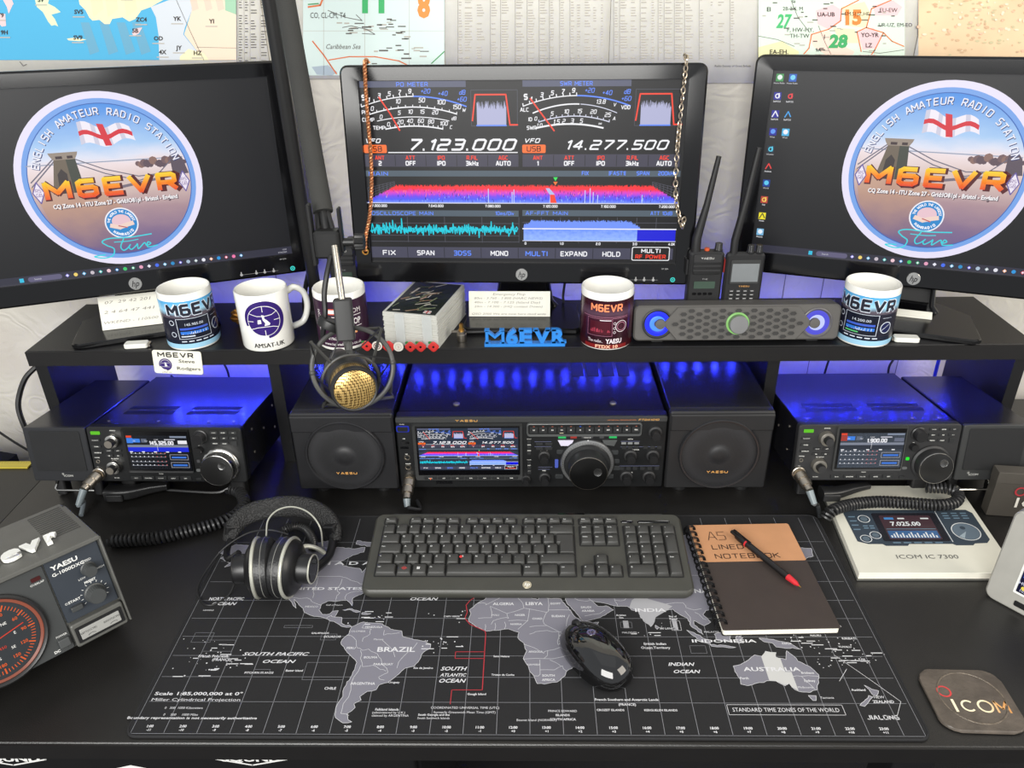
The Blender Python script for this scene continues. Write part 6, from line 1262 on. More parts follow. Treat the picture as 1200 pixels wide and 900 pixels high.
# stack of cards in clear wrap
p0 = at(452, 402, z=S0); p1 = at(521, 409, z=S0); ang = math.atan2(p1.y-p0.y, p1.x-p0.x)
qs = thing('card_stack', 'wrapped stack of picture postcards in front of the centre monitor', 'card stack', loc=(p0.x, p0.y, S0), rz=ang); rn = random.Random(6); zz = 0
CW, CDp, CHt = .091, .142, .055
pc_ = mat('card_edge', (206, 206, 198), .6); pr = None
for i in range(30):
    M = T(rn.uniform(-.0008, .0008), rn.uniform(-.001, .001), i*CHt/30)
    if pr is None: pr = one('card', S_box(0, CW, 0, CDp, 0, CHt/30-.0003), pc_, qs); pr.matrix_local = M
    else: share('card', pr, qs, M)
D = Decal(eps=.0001); D.rect(.004, .004, CW-.004, CDp-.004, ink((38, 44, 40), .25), 0)
for i in range(46):
    x, y = rn.uniform(.006, CW-.03), rn.uniform(.01, CDp-.02); a = rn.uniform(0, 3.1); L_ = rn.uniform(.01, .03)
    D.line([(x, y), (min(CW-.006, x+L_*abs(cos(a))), min(CDp-.006, y+L_*sin(a)))], rn.uniform(.001, .004), ink(rn.choice(((196, 190, 176), (150, 120, 96), (60, 74, 62), (120, 130, 100), (180, 150, 130), (20, 24, 24))), .25), 1+i*.02)
D.rect(CW-.026, .008, CW-.014, .018, ink((236, 234, 230), .25), 3); D.rect(CW-.021, .008, CW-.019, .018, ink((200, 40, 44), .25), 4); D.rect(CW-.026, .0122, CW-.014, .0142, ink((200, 40, 44), .25), 4)
D.build('top_picture', qs, T(0, 0, CHt+.0001))
wr = mat('clear_film', (235, 240, 242), .12, trans=1); 
for x in (.02, .066): one('film_band', S_box(x, x+.016, -.0012, -.0009, 0, CHt), mat('film_white', (226, 230, 228), .25, alpha=.5), qs)
# poppy pins
pin_spec = [(304, 408, 0), (321, 407, 1), (380, 407, 0), (402, 407, 1), (455, 407, 0), (467, 407, 2), (482, 407, 0), (494, 407, 0), (509, 407, 0)]
pin_spec = [(430, 405, 0), (442, 405, 1), (456, 406, 0), (467, 406, 2), (481, 406, 0), (493, 406, 0), (508, 406, 0)]
lab = ['red poppy pin leftmost in the row on the shelf edge', 'white crest pin between the two leftmost red poppy pins', 'large red poppy pin touching the plain white pin', 'plain white round pin right of the large red poppy', 'small red poppy pin with green leaf, right of the plain white pin', 'small red poppy pin in the middle of the right three', 'red poppy pin rightmost in the row on the shelf edge']
rp_ = mat('poppy_enamel', (206, 52, 48), .25, coat=.5); gl_ = mat('leaf_enamel', (50, 120, 60), .3); wp_ = mat('pin_white', (230, 226, 214), .3)
for (px, py, k), lb in zip(pin_spec, lab):
    p = at(px, py, Y=.5475); r_ = .0094 if px == 456 else .0082
    root = thing('pin_badge', lb, 'pin badge', 'pin badges along the shelf edge', loc=(p.x, .5472, p.z)); Mx = RXm(pi/2)
    if k == 0:
        v, f = S_lathe([(r_, 0), (r_, .0012), (r_*.8, .0018), (.001, .0014)], 24); v = [(x*(1+.09*cos(4*math.atan2(y, x))), y*(1+.09*cos(4*math.atan2(y, x))), z) for x, y, z in v]
        one('petals', (v, f), rp_, root, M=Mx); one('poppy_centre', S_cyl(.0018, .0014, .0026, 10), BLKG, root, M=Mx); one('leaf', S_rbox(-.008, -.002, .005, .009, 0, .001, .0015, .0002), gl_, root, M=Mx)
    else:
        one('disc', S_cyl(r_, 0, .0018, 24, .0005), wp_, root, M=Mx); D = Decal(eps=.0001)
        if k == 1: D.ring(0, 0, .0058, .0012, ink((120, 40, 60)), 1, 16); D.poly([(-.003, .003), (-.003, -.001), (0, -.004), (.003, -.001), (.003, .003)], ink((90, 60, 90)), 2)
        else: D.text('3', 0, -.002, .004, ink((170, 90, 90)), 1); D.ring(0, 0, .005, .0005, ink((180, 170, 160)), 1, 16)
        D.build('pin_print', root, T(0, -.0019, 0) @ RF)
# brass connector
p = at(541, 401, z=S0); cn = thing('coax_connector', 'small brass and nickel coax connector standing on the shelf', 'connector', loc=(p.x, p.y+.006, S0))
one('base_barrel', S_lathe([(.0075, 0), (.0078, .001), (.0078, .012), (.0066, .013), (.0066, .0135), (.0072, .014), (.0072, .018), (.004, .0185)], 24), STEEL, cn); one('gold_barrel', S_lathe([(.0046, .0185), (.0046, .021), (.0034, .0215), (.0034, .030), (.002, .030), (.002, .026)], 18), GOLD, cn); one('lug', S_rbox(-.016, -.006, -.002, .002, .015, .018, .001, .0003), STEEL, cn)
# blue printed callsign sign
p0 = at(567, 413, z=S0); p1 = at(663, 414, z=S0); sg = thing('callsign_sign', 'bright blue 3d printed callsign letters on the shelf edge', 'sign', loc=((p0.x+p1.x)/2, .5535, S0)); wS = p1.x-p0.x; bm = mat('blue_print_plastic', (36, 124, 206), .4, bump=.5, bscale=900, var=.04)
one('base_bar', S_rbox(-wS/2, wS/2, -.001, .012, 0, .0052, .0008, .0003), bm, sg)
vs, fs = glyphs('M6EVR', .035, 0, 4); ax0, ax1 = min(v[0] for v in vs), max(v[0] for v in vs); kx = (wS*.94)/(ax1-ax0); kz = .024/CAPH
def letter3d(ch, cx, w_):
    vs, fs = glyphs(ch, .045, 0, 4); a, b = min(v[0] for v in vs), max(v[0] for v in vs); k = w_/(b-a); n = len(vs); z0 = .005
    V = [((v[0]-a)*k+cx, .001, v[1]*kz+z0) for v in vs]+[((v[0]-a)*k+cx, .0095, v[1]*kz+z0) for v in vs]; cnt = {}
    for q in fs:
        for i in range(len(q)): e = (q[i], q[(i+1) % len(q)]); cnt[e] = 1
    F = [tuple(q) for q in fs]+[tuple(i+n for i in reversed(q)) for q in fs]+[(e[1], e[0], e[0]+n, e[1]+n) for e in cnt if (e[1], e[0]) not in cnt]
    mb = MB(); mb.add((V, F), bm)
    # slab serifs
    for sx in ([cx, cx+w_-.0065] if ch in 'MR' else [cx] if ch == 'E' else []): mb.add(S_box(sx-.0012, sx+.0075, .001, .0095, z0, z0+.0028), bm)
    for sx in ([cx, cx+w_-.0065] if ch in 'MV' else [cx] if ch in 'ER' else []): mb.add(S_box(sx-.0012, sx+.0065, .001, .0095, z0+.021, z0+.0238), bm)
    mb.build('letter', sg, smooth=30)
xx = -wS/2+.002
for ch, w_ in zip('M6EVR', (.030, .019, .020, .026, .022)): letter3d(ch, xx, w_*wS/.128); xx += (w_+.0025)*wS/.128
# telescopic antenna rod lying on the shelf
p0 = at(545, 389, z=S0+.004); p1 = at(673, 385, z=S0+.004)
an = thing('antenna_rod', 'thin black whip antenna lying in front of the handwritten card', 'antenna', loc=(p0.x, p0.y, S0+.0035), rz=math.atan2(p1.y-p0.y, p1.x-p0.x)); Ln = (p1-p0).length; Mx = RYm(pi/2)
for a, b, r_ in ((0, .42, .0032), (.58, 1, .0032)): one('rubber_sleeve', S_cyl(r_, a*Ln, b*Ln, 12, .0006), RUB, an, M=Mx)
for a in (.42, .53): one('metal_collar', S_lathe([(.0034, a*Ln), (.0048, a*Ln+.001), (.0048, a*Ln+.006), (.0034, a*Ln+.007)], 16), STEEL, an, M=Mx)
one('inner_rod', S_cyl(.0012, .4*Ln, .6*Ln, 8), STEEL, an, M=Mx)

# ------------------------------------------------------------ soundbar
p0 = at(743, 404, z=S0+.004); p1 = at(985, 402, z=S0+.004); wB = (p1-p0).length
sb = thing('soundbar', 'grey desktop soundbar with honeycomb front and blue ringed ends', 'soundbar', loc=((p0.x+p1.x)/2, .562, S0), rz=-.0); SBm = mat('soundbar_grey', (82, 80, 77), .5, bump=.3, bscale=900); SBd = mat('soundbar_dark', (38, 38, 38), .5); hB = .058
Msb = T(0, 0, .004) @ RXm(-.12)
one('cabinet', S_prism(rrect(-wB/2, wB/2, 0, hB, .009, 5), -.035, 0, .0025), SBm, sb, M=Msb @ RF)
hx = [(-wB*.36, .0), (-wB*.29, hB*.5-.002), (wB*.29, hB*.5-.002), (wB*.36, 0), (wB*.29, -hB*.5+.002), (-wB*.29, -hB*.5+.002)]; hx = [(x, y+hB/2) for x, y in hx][::-1]
one('grille_plate', S_prism(hx, 0, .004, .0012), SBm, sb, M=Msb @ RF)
cellm = mat('honeycomb_dark', (44, 43, 42), .6); cp = None; cell = [(.0072*cos(R(60*i)), .0046*sin(R(60*i))) for i in range(6)]
def inside(x, y): return abs(x)/ (wB*.34) + abs(y)/(hB*1.55) < 1 and abs(y) < hB*.40
for i in range(-10, 11):
    for j in range(-4, 5):
        x = i*.0122; y = j*.0108+(.0054 if i % 2 else 0)
        if not inside(x, y) or math.hypot(x, y) < .0195: continue
        M = Msb @ RF @ T(x, y+hB/2, .004)
        if cp is None:
            mb = MB(); mb.add(S_rings([[(a, b, 0) for a, b in cell], [(a*.95, b*.95, .0007) for a, b in cell], [(a*.8, b*.78, .0007) for a, b in cell], [(a*.78, b*.75, .0001) for a, b in cell]], False), SBm); mb.add(([(a*.78, b*.75, .0001) for a, b in cell], [(0, 1, 2, 3, 4, 5)]), cellm); cp = mb.build('grille_cell', sb); cp.matrix_local = M
        else: share('grille_cell', cp, sb, M)
for sx in (-1, 1):
    cx = sx*wB*.385; M = Msb @ T(cx, 0, hB/2) @ RXm(pi/2)
    one('speaker_ring', S_lathe([(.0245, 0), (.0245, .0022), (.0228, .003), (.0205, .001), (.0195, .0002)], 36, False), SBd if sx < 0 else mat('ring_pale', (86, 84, 86), .4), sb, M=M)
    one('light_ring', S_lathe([(.0203, .0006), (.015, .0014), (.0125, .0006)], 36, False), em((24, 40, 255), 1.6) if sx < 0 else em((84, 84, 220), 1.0), sb, M=M)
    one('glow_core', S_lathe([(.0126, .0007), (.009, .0018), (.0055, .0008)], 30, False), em((70, 130, 255), 1.6) if sx < 0 else em((190, 200, 255), 1.1), sb, M=M)
    one('centre_cap', S_lathe([(.0085, .0015), (.0080, .0055), (.001, .006)], 24), SBm, sb, M=Msb @ T(cx-sx*.004, 0, hB/2) @ RXm(pi/2))
M = Msb @ T(0, 0, hB/2+.001) @ RXm(pi/2)
one('volume_ring', S_lathe([(.0178, .004), (.0178, .0068), (.0160, .0076), (.0150, .006)], 36, False), em((150, 214, 120), .9), sb, M=M); one('volume_knob', S_lathe([(.0148, .004), (.0148, .015), (.0138, .016), (.001, .0162)], 40), mat('spun_grey_metal', (150, 150, 150), .35, .7), sb, M=M)
for sx in (-1, 1): one('foot', S_rbox(sx*wB*.38-.01, sx*wB*.38+.01, .004, .032, -.0001, .008, .003), RUB, sb)

# ------------------------------------------------------------ handheld radios
def handheld(label, px, pyb, Yd, w_, h_, ant, kind, dpt=.024):
    p = at(px, pyb, Y=Yd); x = p.x; root = thing('handheld_radio', label, 'radio', 'handheld radios on the shelf', loc=(x, Yd, S0))
    one('body', S_prism(rrect(-w_/2, w_/2, 0, h_, .006, 4), -dpt, 0, .003), mat('handheld_black', (28, 28, 29), .45, bump=.2, bscale=900), root, M=RF)
    ax_ = -w_*.32
    tip = ant; L_ = math.hypot(tip[0], tip[1]); 
    one('antenna', S_tube([(ax_, dpt*.5, h_-.002), (ax_, dpt*.5, h_+.02), (ax_+tip[0]*.5, dpt*.5+.002, h_+tip[1]*.5), (ax_+tip[0], dpt*.5+.004, h_+tip[1])], [.0078 if dpt > .014 else .0062, .0074 if dpt > .014 else .0062, .0052, .004], 12), RUB, root)
    for i, kx in enumerate((w_*.12, w_*.34)):
        if kind == 'small' and i == 0: one('top_light', S_cyl(.004, h_-.002, h_+.004, 14), mat('orange_cap', (190, 80, 40), .4), root, M=T(kx-.006, dpt*.5, 0)); continue
        one('knob', S_knob(.0060 if dpt > .014 else .0054, .013, 16, .002, .08), KNOB, root, M=T(kx, dpt*.5, h_-.001))
    D = Decal(eps=.0001)
    if kind == 'small':
        one('speaker_panel', fprism(rrect(-w_*.40, w_*.42, h_-.036, h_-.003, .004), 0, .003, .001), DARK, root, M=RF)
        for i in range(3): one('speaker_rib', S_rbox(-w_*.38, w_*.40, -.0045, -.003, h_-.019-i*.0075, h_-.0155-i*.0075, .0007, .0004), BLK, root)
        stext(D, 'YAESU', 0, h_-.0105, .0034, ink((200, 200, 196)), 1, w=.020, bold=.03); D.build('brand_lettering', root, T(0, -.0031, 0) @ RF); D = Decal(eps=.0001)
        one('display', fprism(rrect(-w_*.32, w_*.30, h_-.060, h_-.048, .001, 2), 0, .0012), mat('lcd_green', (60, 76, 66), .25), root, M=RF)
        stext(D, 'FT-65', 0, h_-.0455, .0022, ink((170, 170, 170)), 1)
        for i in range(4): one('key', fprism(rrect(-w_*.34+i*.0085, -.34*w_+.006+i*.0085, h_-.071, h_-.067, .001, 2), 0, .0012), BLKG, root, M=RF); D.rect(-w_*.34+.0015+i*.0085, h_-.0695, -w_*.34+.0045+i*.0085, h_-.0687, ink((180, 180, 180)), 9)
        one('side_key', S_rbox(-w_/2-.004, -w_/2+.002, .006, .022, h_-.04, h_-.014, .003, .001), RUB, root)
    else:
        one('display_frame', fprism(rrect(-w_*.38, w_*.40, h_-.050, h_-.010, .003), 0, .002, .0006), FACE2, root, M=RF)
        one('display', S_box(-w_*.34, w_*.36, -.0024, -.0021, h_-.046, h_-.016), mat('lcd_grey', (120, 124, 126), .12, coat=1), root)
        stext(D, 'YAESU', .002, h_-.0555, .0026, ink((206, 152, 84)), 1, w=.017, bold=.04)
        KK = 0
        for r_ in range(4):
            for c_ in range(4): one('key', fprism(rrect(-w_*.36+c_*.0108, -w_*.36+.0088+c_*.0108, h_-.064-r_*.0064, h_-.0592-r_*.0064, .0014, 2), 0, .0014, .0003), DARK, root, M=RF); D.rect(-w_*.36+.002+c_*.0108, h_-.0622-r_*.0064, -w_*.36+.0068+c_*.0108, h_-.0613-r_*.0064, ink((190, 190, 190)), 16)
        one('side_key', S_rbox(-w_/2-.0015, -w_/2+.002, .008, .02, h_-.034, h_-.012, .001, .0004), mat('red_side_key', (150, 40, 36), .4), root)
    D.build('key_lettering', root, T(0, -.0001, 0) @ RF); return root
handheld('smaller handheld radio with tall whip and green display, behind the soundbar', 826, 330, .606, .054, .136, (.022, .145), 'small', .020)
handheld('wider handheld radio with large grey screen, behind the soundbar', 871, 330, .604, .060, .134, (.020, .160), 'wide', .013)
handheld('handheld radio with short antenna half hidden behind the purple mug', 404, 330, .722, .050, .115, (-.006, .100), 'small')

# ------------------------------------------------------------ chains hanging on the centre monitor
c2 = Vector((-.0013, .6574, .4679)); Rm = RZm(-.0436) @ RXm(-.0996)
def mon(u_, v_, d_=.0): q = Rm @ Vector((u_, -d_, v_)); return c2+q*1.04
pts = [mon(-.222, .158, -.004), mon(-.2235, .162, .004), mon(-.2245, .150, .0105), mon(-.2255, .09, .0115), mon(-.225, .03, .0115), mon(-.228, -.02, .0115), mon(-.234, -.06, .012), mon(-.243, -.093, .012), mon(-.245, -.115, .012)]
cp_ = mat('copper_braid', (196, 134, 92), .35, .7); ch = thing('rope_chain', 'copper rope chain draped over the left side of the centre monitor', 'chain', loc=tuple(pts[0])); path = [p-pts[0] for p in spline(pts, 8)]
for k in range(2):
    hl = helix(path, .0017, .0085, 8); 
    if k:
        c_ = []; full = spline(pts, 8)
        hl2 = helix([Vector(p) for p in path], -.0017, .0085, 8); hl = hl2
    one('strand', S_tube(hl, .0018, 6), cp_, ch)
one('clasp', S_torus(.0045, .0013, 16, 6), GOLD, ch, M=Matrix.Translation(path[-1]) @ RXm(pi/2))
pts = [mon(.231, .160, -.004), mon(.2315, .163, .004), mon(.232, .150, .0105), mon(.229, .09, .0115), mon(.2275, .02, .0115), mon(.230, -.03, .0115), mon(.238, -.062, .012), mon(.243, -.075, .013), mon(.2445, -.06, .015)]
ch = thing('link_chain', 'pale metal link chain draped over the right side of the centre monitor', 'chain', loc=tuple(pts[0])); path = [p-pts[0] for p in spline(pts, 12)]
acc = 0; lk = None; k = 0; step = .0068; last = path[0]; CHM = mat('chain_metal', (190, 176, 156), .3, .85)
lv, lf = S_torus(.0032, .00105, 12, 5); lv = [(x*1.45, y, z) for x, y, z in lv]
for a, b in zip(path, path[1:]):
    acc += (b-a).length
    if acc >= step*.9:
        acc = 0; d = (b-a).normalized(); M = Matrix.Translation(b) @ d.to_track_quat('X', 'Y').to_matrix().to_4x4() @ Matrix.Rotation(pi/2*(k % 2)+.6, 4, 'X'); k += 1
        if lk is None: lk = one('link', (lv, lf), CHM, ch); lk.matrix_local = M
        else: share('link', lk, ch, M)

# ------------------------------------------------------------ loose cables behind and beside the shelf
def cable(label, pts, r_, c=(20, 20, 21)):
    root = thing('cable', label, 'cable', loc=pts[0]); q = [Vector(p)-Vector(pts[0]) for p in pts]; one('sheath', S_tube(spline(q, 8), r_, 8), ink(c, .45), root); return root
def W_(px, py, Y=.77): p = at(px, py, Y=Y); return (p.x, p.y, p.z)
cable('thick black cable looping on the wall left of the shelf end', [W_(42, 430, .76), W_(30, 443, .75), W_(23, 462, .74), W_(22, 480, .73), W_(31, 505, .72), W_(48, 540, .72)], .0052)
cable('thin black cable crossing the wallpaper at the far left edge', [W_(-40, 478, .76), W_(0, 507, .75), W_(32, 527, .74), W_(60, 540, .74)], .0024)
for i, (pp, lb) in enumerate((([(262, 425), (267, 436), (270, 450)], 'thin black cable on the wall behind the left compact radio'), ([(200, 440), (206, 446), (212, 455)], 'short thin cable behind the callsign badge'), ([(972, 420), (968, 432), (964, 446)], 'thin black cable on the wall behind the right compact radio'), ([(1048, 420), (1042, 430), (1040, 446)], 'black cable beside the blue lead behind the right radios'))): cable(lb, [W_(a, b) for a, b in pp], .0022)
cable('bright blue lead on the wall behind the right radios', [W_(1102, 415), (W_(1098, 430)), W_(1094, 446)], .0034, (30, 40, 150))
cable('black cable hanging from the left monitor, behind the globe logo mug', [W_(368, 300, .70), W_(362, 318, .70), W_(357, 345, .70), W_(358, 366, .70), W_(366, 378, .70)], .0042)
cable('thin black cable hanging behind the centre monitor right of its stand', [W_(662, 330, .72), W_(660, 350, .72), (W_(664, 366, .70))], .0022)

# ------------------------------------------------------------ microphone boom arm
A = lambda px, py, Y: at(px, py, Y=Y)
def tube_(name, a, b, r_, m, parent, o0, n=14, **k): return one(name, S_tube([a-o0, b-o0], r_, n), m, parent, **k)
foot = A(374, 372, .70); foot.z = SH+.0
ba = thing('boom_arm', 'black jointed microphone boom arm rising between the left and centre monitors', 'microphone arm', loc=tuple(foot)); BAM = mat('boom_black', (34, 34, 34), .4, .2); FOAM = mat('grey_foam', (50, 50, 48), .9, bump=.6, bscale=900)
one('clamp_base', S_lathe([(.022, .0003), (.022, .006), (.016, .01), (.013, .03), (.011, .045)], 24), BAM, ba)
r0 = foot+Vector((0, 0, .04)); elbow = A(306, -60, .62)
rt = A(317, 0, .69); 
tube_('lower_arm', r0, elbow, .0105, BAM, ba, foot)
e2 = A(324, -60, .60); j0 = A(385, 284, .385); f0 = j0+(e2-j0)*.10
one('elbow_joint', S_cyl(.02, -.03, .03, 20, .003), BAM, ba, M=Matrix.Translation((elbow+e2)/2-foot) @ RYm(pi/2))
tube_('upper_arm', e2, j0, .006, BAM, ba, foot)
one('foam_sleeve', S_tube([e2-foot, f0-foot], .0128, 16), FOAM, ba)
for dx in (-.008, .006): tube_('tension_rod', f0+Vector((dx, 0, 0)), j0+Vector((dx*1.5, 0, .006)), .0035, BAM, ba, foot, 8)
jr = Matrix.Translation(j0-foot)
one('swivel_joint', S_rbox(-.017, .017, -.011, .011, -.019, .017, .005, .003), BAM, ba, M=jr)
one('joint_axle', S_cyl(.0055, -.018, .042, 14, .001), BAM, ba, M=jr @ T(0, 0, 0) @ RYm(pi/2)); one('clamp_knob', S_knob(.011, .012, 14, 0, .15), BAM, ba, M=jr @ T(.034, 0, 0) @ RYm(pi/2)); 
one('side_plate', S_rbox(-.022, -.017, -.006, .006, -.03, .05, .002, .001), BAM, ba, M=jr); one('side_plate', S_rbox(.016, .020, -.006, .006, -.012, .045, .002, .001), BAM, ba, M=jr)
rd0 = A(392, 288, .37); rd1 = A(401, 352, .335)
tube_('steel_rod', rd0, rd1, .0044, mat('rod_steel', (196, 190, 178), .25, .95), ba, foot, 16)
bl0 = A(401, 350, .335); bl1 = A(406, 398, .325)
d = (bl1-bl0); Mx = Matrix.Translation(bl0-foot) @ d.to_track_quat('-Z', 'Y').to_matrix().to_4x4()
LB = d.length
one('mount_block', S_rbox(-.0115, .0115, -.009, .009, -LB, .0, .003, .0015), mat('mount_grey', (44, 44, 44), .45), ba, M=Mx)
D = Decal(eps=.0002); stext(D, 'PRISM', 0, 0, .0042, ink((190, 190, 188)), 1, w=.014); D.build('mount_lettering', ba, Matrix.Translation(bl0-foot+Vector((.0005, -.0096, -.014))) @ RF)
one('mount_knob', S_lathe([(.016, 0), (.017, .003), (.017, .010), (.015, .012)], 24), BAM, ba, M=Matrix.Translation(A(385, 385, .335)-foot) @ RYm(.5) @ RXm(-.3))
cb = [A(388, 300, .37), A(383, 322, .355), A(380, 345, .345), A(381, 368, .335), A(378, 395, .335)]
one('arm_cable', S_tube([p-foot for p in spline(cb, 6)], .0036, 8), RUB, ba)
# shock mount and microphone
mc = A(416, 457, .30); vw = (mc-CAM).normalized(); back = (vw-DX*.42-RX*.2).normalized()         # axis from the grille back into the body
mk = thing('microphone', 'gold grille studio microphone in a wire ring shock mount', 'microphone', loc=tuple(mc)); Q = back.to_track_quat('Z', 'Y').to_matrix().to_4x4()
mr_ = .0295
gm = MATS.get('gold_mesh')
gm = mat('gold_mesh', (214, 176, 104), .32, .75, var=0); nt = gm.node_tree; tc = nt.nodes.new('ShaderNodeTexCoord'); sc_ = nt.nodes.new('ShaderNodeVectorMath'); sc_.operation = 'MULTIPLY'; sc_.inputs[1].default_value = (420, 560, 420)
sp3 = nt.nodes.new('ShaderNodeSeparateXYZ'); nt.links.new(tc.outputs['Object'], sc_.inputs[0]); nt.links.new(sc_.outputs[0], sp3.inputs[0])
def mth(op, a, b=None):
    n_ = nt.nodes.new('ShaderNodeMath'); n_.operation = op
    for i_, s_ in enumerate((a, b)):
        if s_ is None: continue
        if hasattr(s_, 'is_linked'): nt.links.new(s_, n_.inputs[i_])
        else: n_.inputs[i_].default_value = s_
    return n_.outputs[0]
sxn = mth('SINE', mth('MULTIPLY', mth('ADD', sp3.outputs[0], sp3.outputs[1]), 3.4)); syn = mth('SINE', mth('MULTIPLY', mth('SUBTRACT', sp3.outputs[1], sp3.outputs[0]), 3.4)); pr_ = mth('ADD', mth('MULTIPLY', sxn, syn), mth('MULTIPLY', mth('SINE', mth('MULTIPLY', sp3.outputs[2], 4.0)), .4))
rp = nt.nodes.new('ShaderNodeValToRGB'); nt.links.new(mth('ADD', mth('MULTIPLY', pr_, .5), .5), rp.inputs[0]); rp.color_ramp.elements[0].position = .28; rp.color_ramp.elements[0].color = (*lin((84, 58, 26)), 1); rp.color_ramp.elements[1].position = .5; rp.color_ramp.elements[1].color = (*lin((232, 196, 124)), 1)
nt.links.new(rp.outputs[0], nt.nodes['Principled BSDF'].inputs['Base Color'])
one('front_grille', S_lathe([(.0005, -.0045), (.012, -.0038), (.022, -.002), (.027, .001)][::1], 40), gm, mk, M=Q); one('front_rim', S_lathe([(.0268, .0), (.0285, -.001), (.0305, .002), (.0305, .0075), (.0285, .009)], 40, False), DARK, mk, M=Q)
one('side_grille', S_cyl(.0275, .008, .026, 40), gm, mk, M=Q); one('barrel', S_lathe([(.0298, .0258), (.0302, .028), (.0302, .070), (.028, .076), (.018, .105), (.012, .13)], 36), mat('mic_barrel', (46, 46, 44), .4, .3), mk, M=Q)
D = Decal(eps=.0001)
ring_m = mat('shock_ring', (58, 58, 56), .42)
fr_ = Q @ T(0, 0, .030)
ringN = (vw-DX*.12-RX*.05).normalized().to_track_quat('Z', 'Y').to_matrix().to_4x4(); RC = T(-.004, .02, .022)
RR = .0515
one('outer_ring', S_torus(RR, .0032, 56, 8), ring_m, mk, M=RC @ ringN); one('inner_ring', S_torus(.0375, .0024, 48, 8), ring_m, mk, M=fr_)
RM = RC @ ringN
def ringp(a, r_=RR, z=0): return RM @ Vector((r_*cos(a), r_*sin(a), z))
innerp = lambda a, r_=.0375, z=0: fr_ @ Vector((r_*cos(a), r_*sin(a), z))
for a in (.7, 2.3, 3.9, 5.5):
    o_ = ringp(a, RR+.012, -.010); o2_ = ringp(a, RR+.010, .016)
    one('bracket_arm', S_tube([innerp(a+.25), o_, o2_, ringp(a-.35)], .0022, 6), ring_m, mk)
    one('elastic_band', S_tube([o_, innerp(a-.55), ringp(a+.75), innerp(a+.9)], .0013, 5), RUB, mk)
for a in (0, 1.57, 3.14, 4.71): one('bracket_joint', S_sphere(.0042, 10, 6), ring_m, mk, M=Matrix.Translation(ringp(a)))
one('yoke', S_tube([A(406, 398, .325)-mc, A(409, 412, .318)-mc, ringp(math.pi/2, RR)], .005, 8), ring_m, mk)

# ============================================================ HEADPHONES
hc = at(318, 667, z=.042); hp_ = thing('headphones', 'black over-ear headphones with silver rimmed cups lying on the map mat', 'headphones', loc=(hc.x, hc.y, .0032))
PADM = mat('leatherette_pad', (26, 26, 27), .38, bump=.5, bscale=300, var=0); CUP = mat('cup_black', (24, 24, 25), .35); SRM = mat('silver_rim', (205, 205, 192), .35, .6)
def cup(x0, dirn, tilt, rad=.041):
    M = T(x0, 0, rad+.0008) @ RZm(tilt) @ RYm(pi/2*dirn)      # +z of cup points outward
    one('ear_pad', S_lathe([(.024, -.020), (.034, -.021), (.0395, -.016), (.0405, -.008), (.0395, -.001), (.037, 0)], 40), PADM, hp_, M=M)
    one('pad_seam', S_torus(.0402, .0005, 40, 5), mat('stitch_grey', (120, 120, 116), .6), hp_, M=M @ T(0, 0, -.0095))
    sh_ = one('ear_cup', S_lathe([(.0385, 0), (.0392, .002), (.036, .008), (.027, .014), (.020, .015), (.020, .030), (.0185, .0325), (.001, .033)], 40), CUP, hp_, M=M)
    one('silver_rim', S_torus(.0395, .0025, 44, 8), SRM, sh_, M=M @ T(0, 0, .0015)); one('cap_ring', S_torus(.0190, .0012, 32, 6), SRM if dirn > 0 else CUP, sh_, M=M @ T(0, 0, .0318))
    if dirn > 0: one('cap_plate', S_lathe([(.016, .0325), (.0155, .0336), (.001, .0338)], 28), mat('chrome_plate', (70, 72, 74), .15, .9), sh_, M=M)
    return M
cup(-.016, -1, .12); cup(.026, 1, -.10)
def HP(px, py, z): q = at(px, py, z=z+.0032); return Vector((q.x-hc.x, q.y-hc.y, z))
# headband: wide padded strip standing on its edge, curving away behind the cups
arc = [HP(268, 628, .020), HP(276, 611, .034), HP(292, 598, .044), HP(315, 591, .050), HP(338, 588, .052), HP(362, 590, .051), HP(382, 599, .044), HP(392, 613, .034), HP(395, 628, .020)]
arc = [HP(268, 634, .012), HP(274, 618, .028), HP(288, 604, .036), HP(312, 596, .040), HP(338, 593, .041), HP(362, 596, .040), HP(381, 606, .034), HP(391, 620, .024), HP(393, 634, .012)]
cen = sum((p for p in arc), Vector())/len(arc)
S = spline(arc, 5); n_ = len(S); L = []
for i, p in enumerate(S):
    t = (S[min(i+1, n_-1)]-S[max(i-1, 0)]).normalized(); outw = Vector((0, .60, .80)); wv_ = (outw-t*outw.dot(t)).normalized(); th = t.cross(wv_).normalized()
    k = .4+.6*sin(pi*i/(n_-1))**.5; hw = .0125*k+.003; ht = .007
    L.append([tuple(p+wv_*(a*hw)+th*(b*ht)+Vector((0, 0, 0))) for a, b in rrect(-1, 1, -1, 1, .7, 3)])
def weave():
    m = mat('mesh_headband', (40, 40, 40), .6, var=0); nt = m.node_tree; tc = nt.nodes.new('ShaderNodeTexCoord'); vo = nt.nodes.new('ShaderNodeTexVoronoi'); vo.inputs['Scale'].default_value = 420; bp = nt.nodes.new('ShaderNodeBump'); bp.inputs['Strength'].default_value = 1; bp.inputs['Distance'].default_value = .0015
    nt.links.new(tc.outputs['Object'], vo.inputs['Vector']); nt.links.new(vo.outputs['Distance'], bp.inputs['Height']); nt.links.new(bp.outputs[0], nt.nodes['Principled BSDF'].inputs['Normal'])
    rp = nt.nodes.new('ShaderNodeValToRGB'); rp.color_ramp.elements[0].color = (*lin((20, 20, 20)), 1); rp.color_ramp.elements[1].position = .6; rp.color_ramp.elements[1].color = (*lin((34, 34, 34)), 1); nt.links.new(vo.outputs['Distance'], rp.inputs[0]); nt.links.new(rp.outputs[0], nt.nodes['Principled BSDF'].inputs['Base Color']); return m
one('headband', S_rings(L), weave(), hp_)
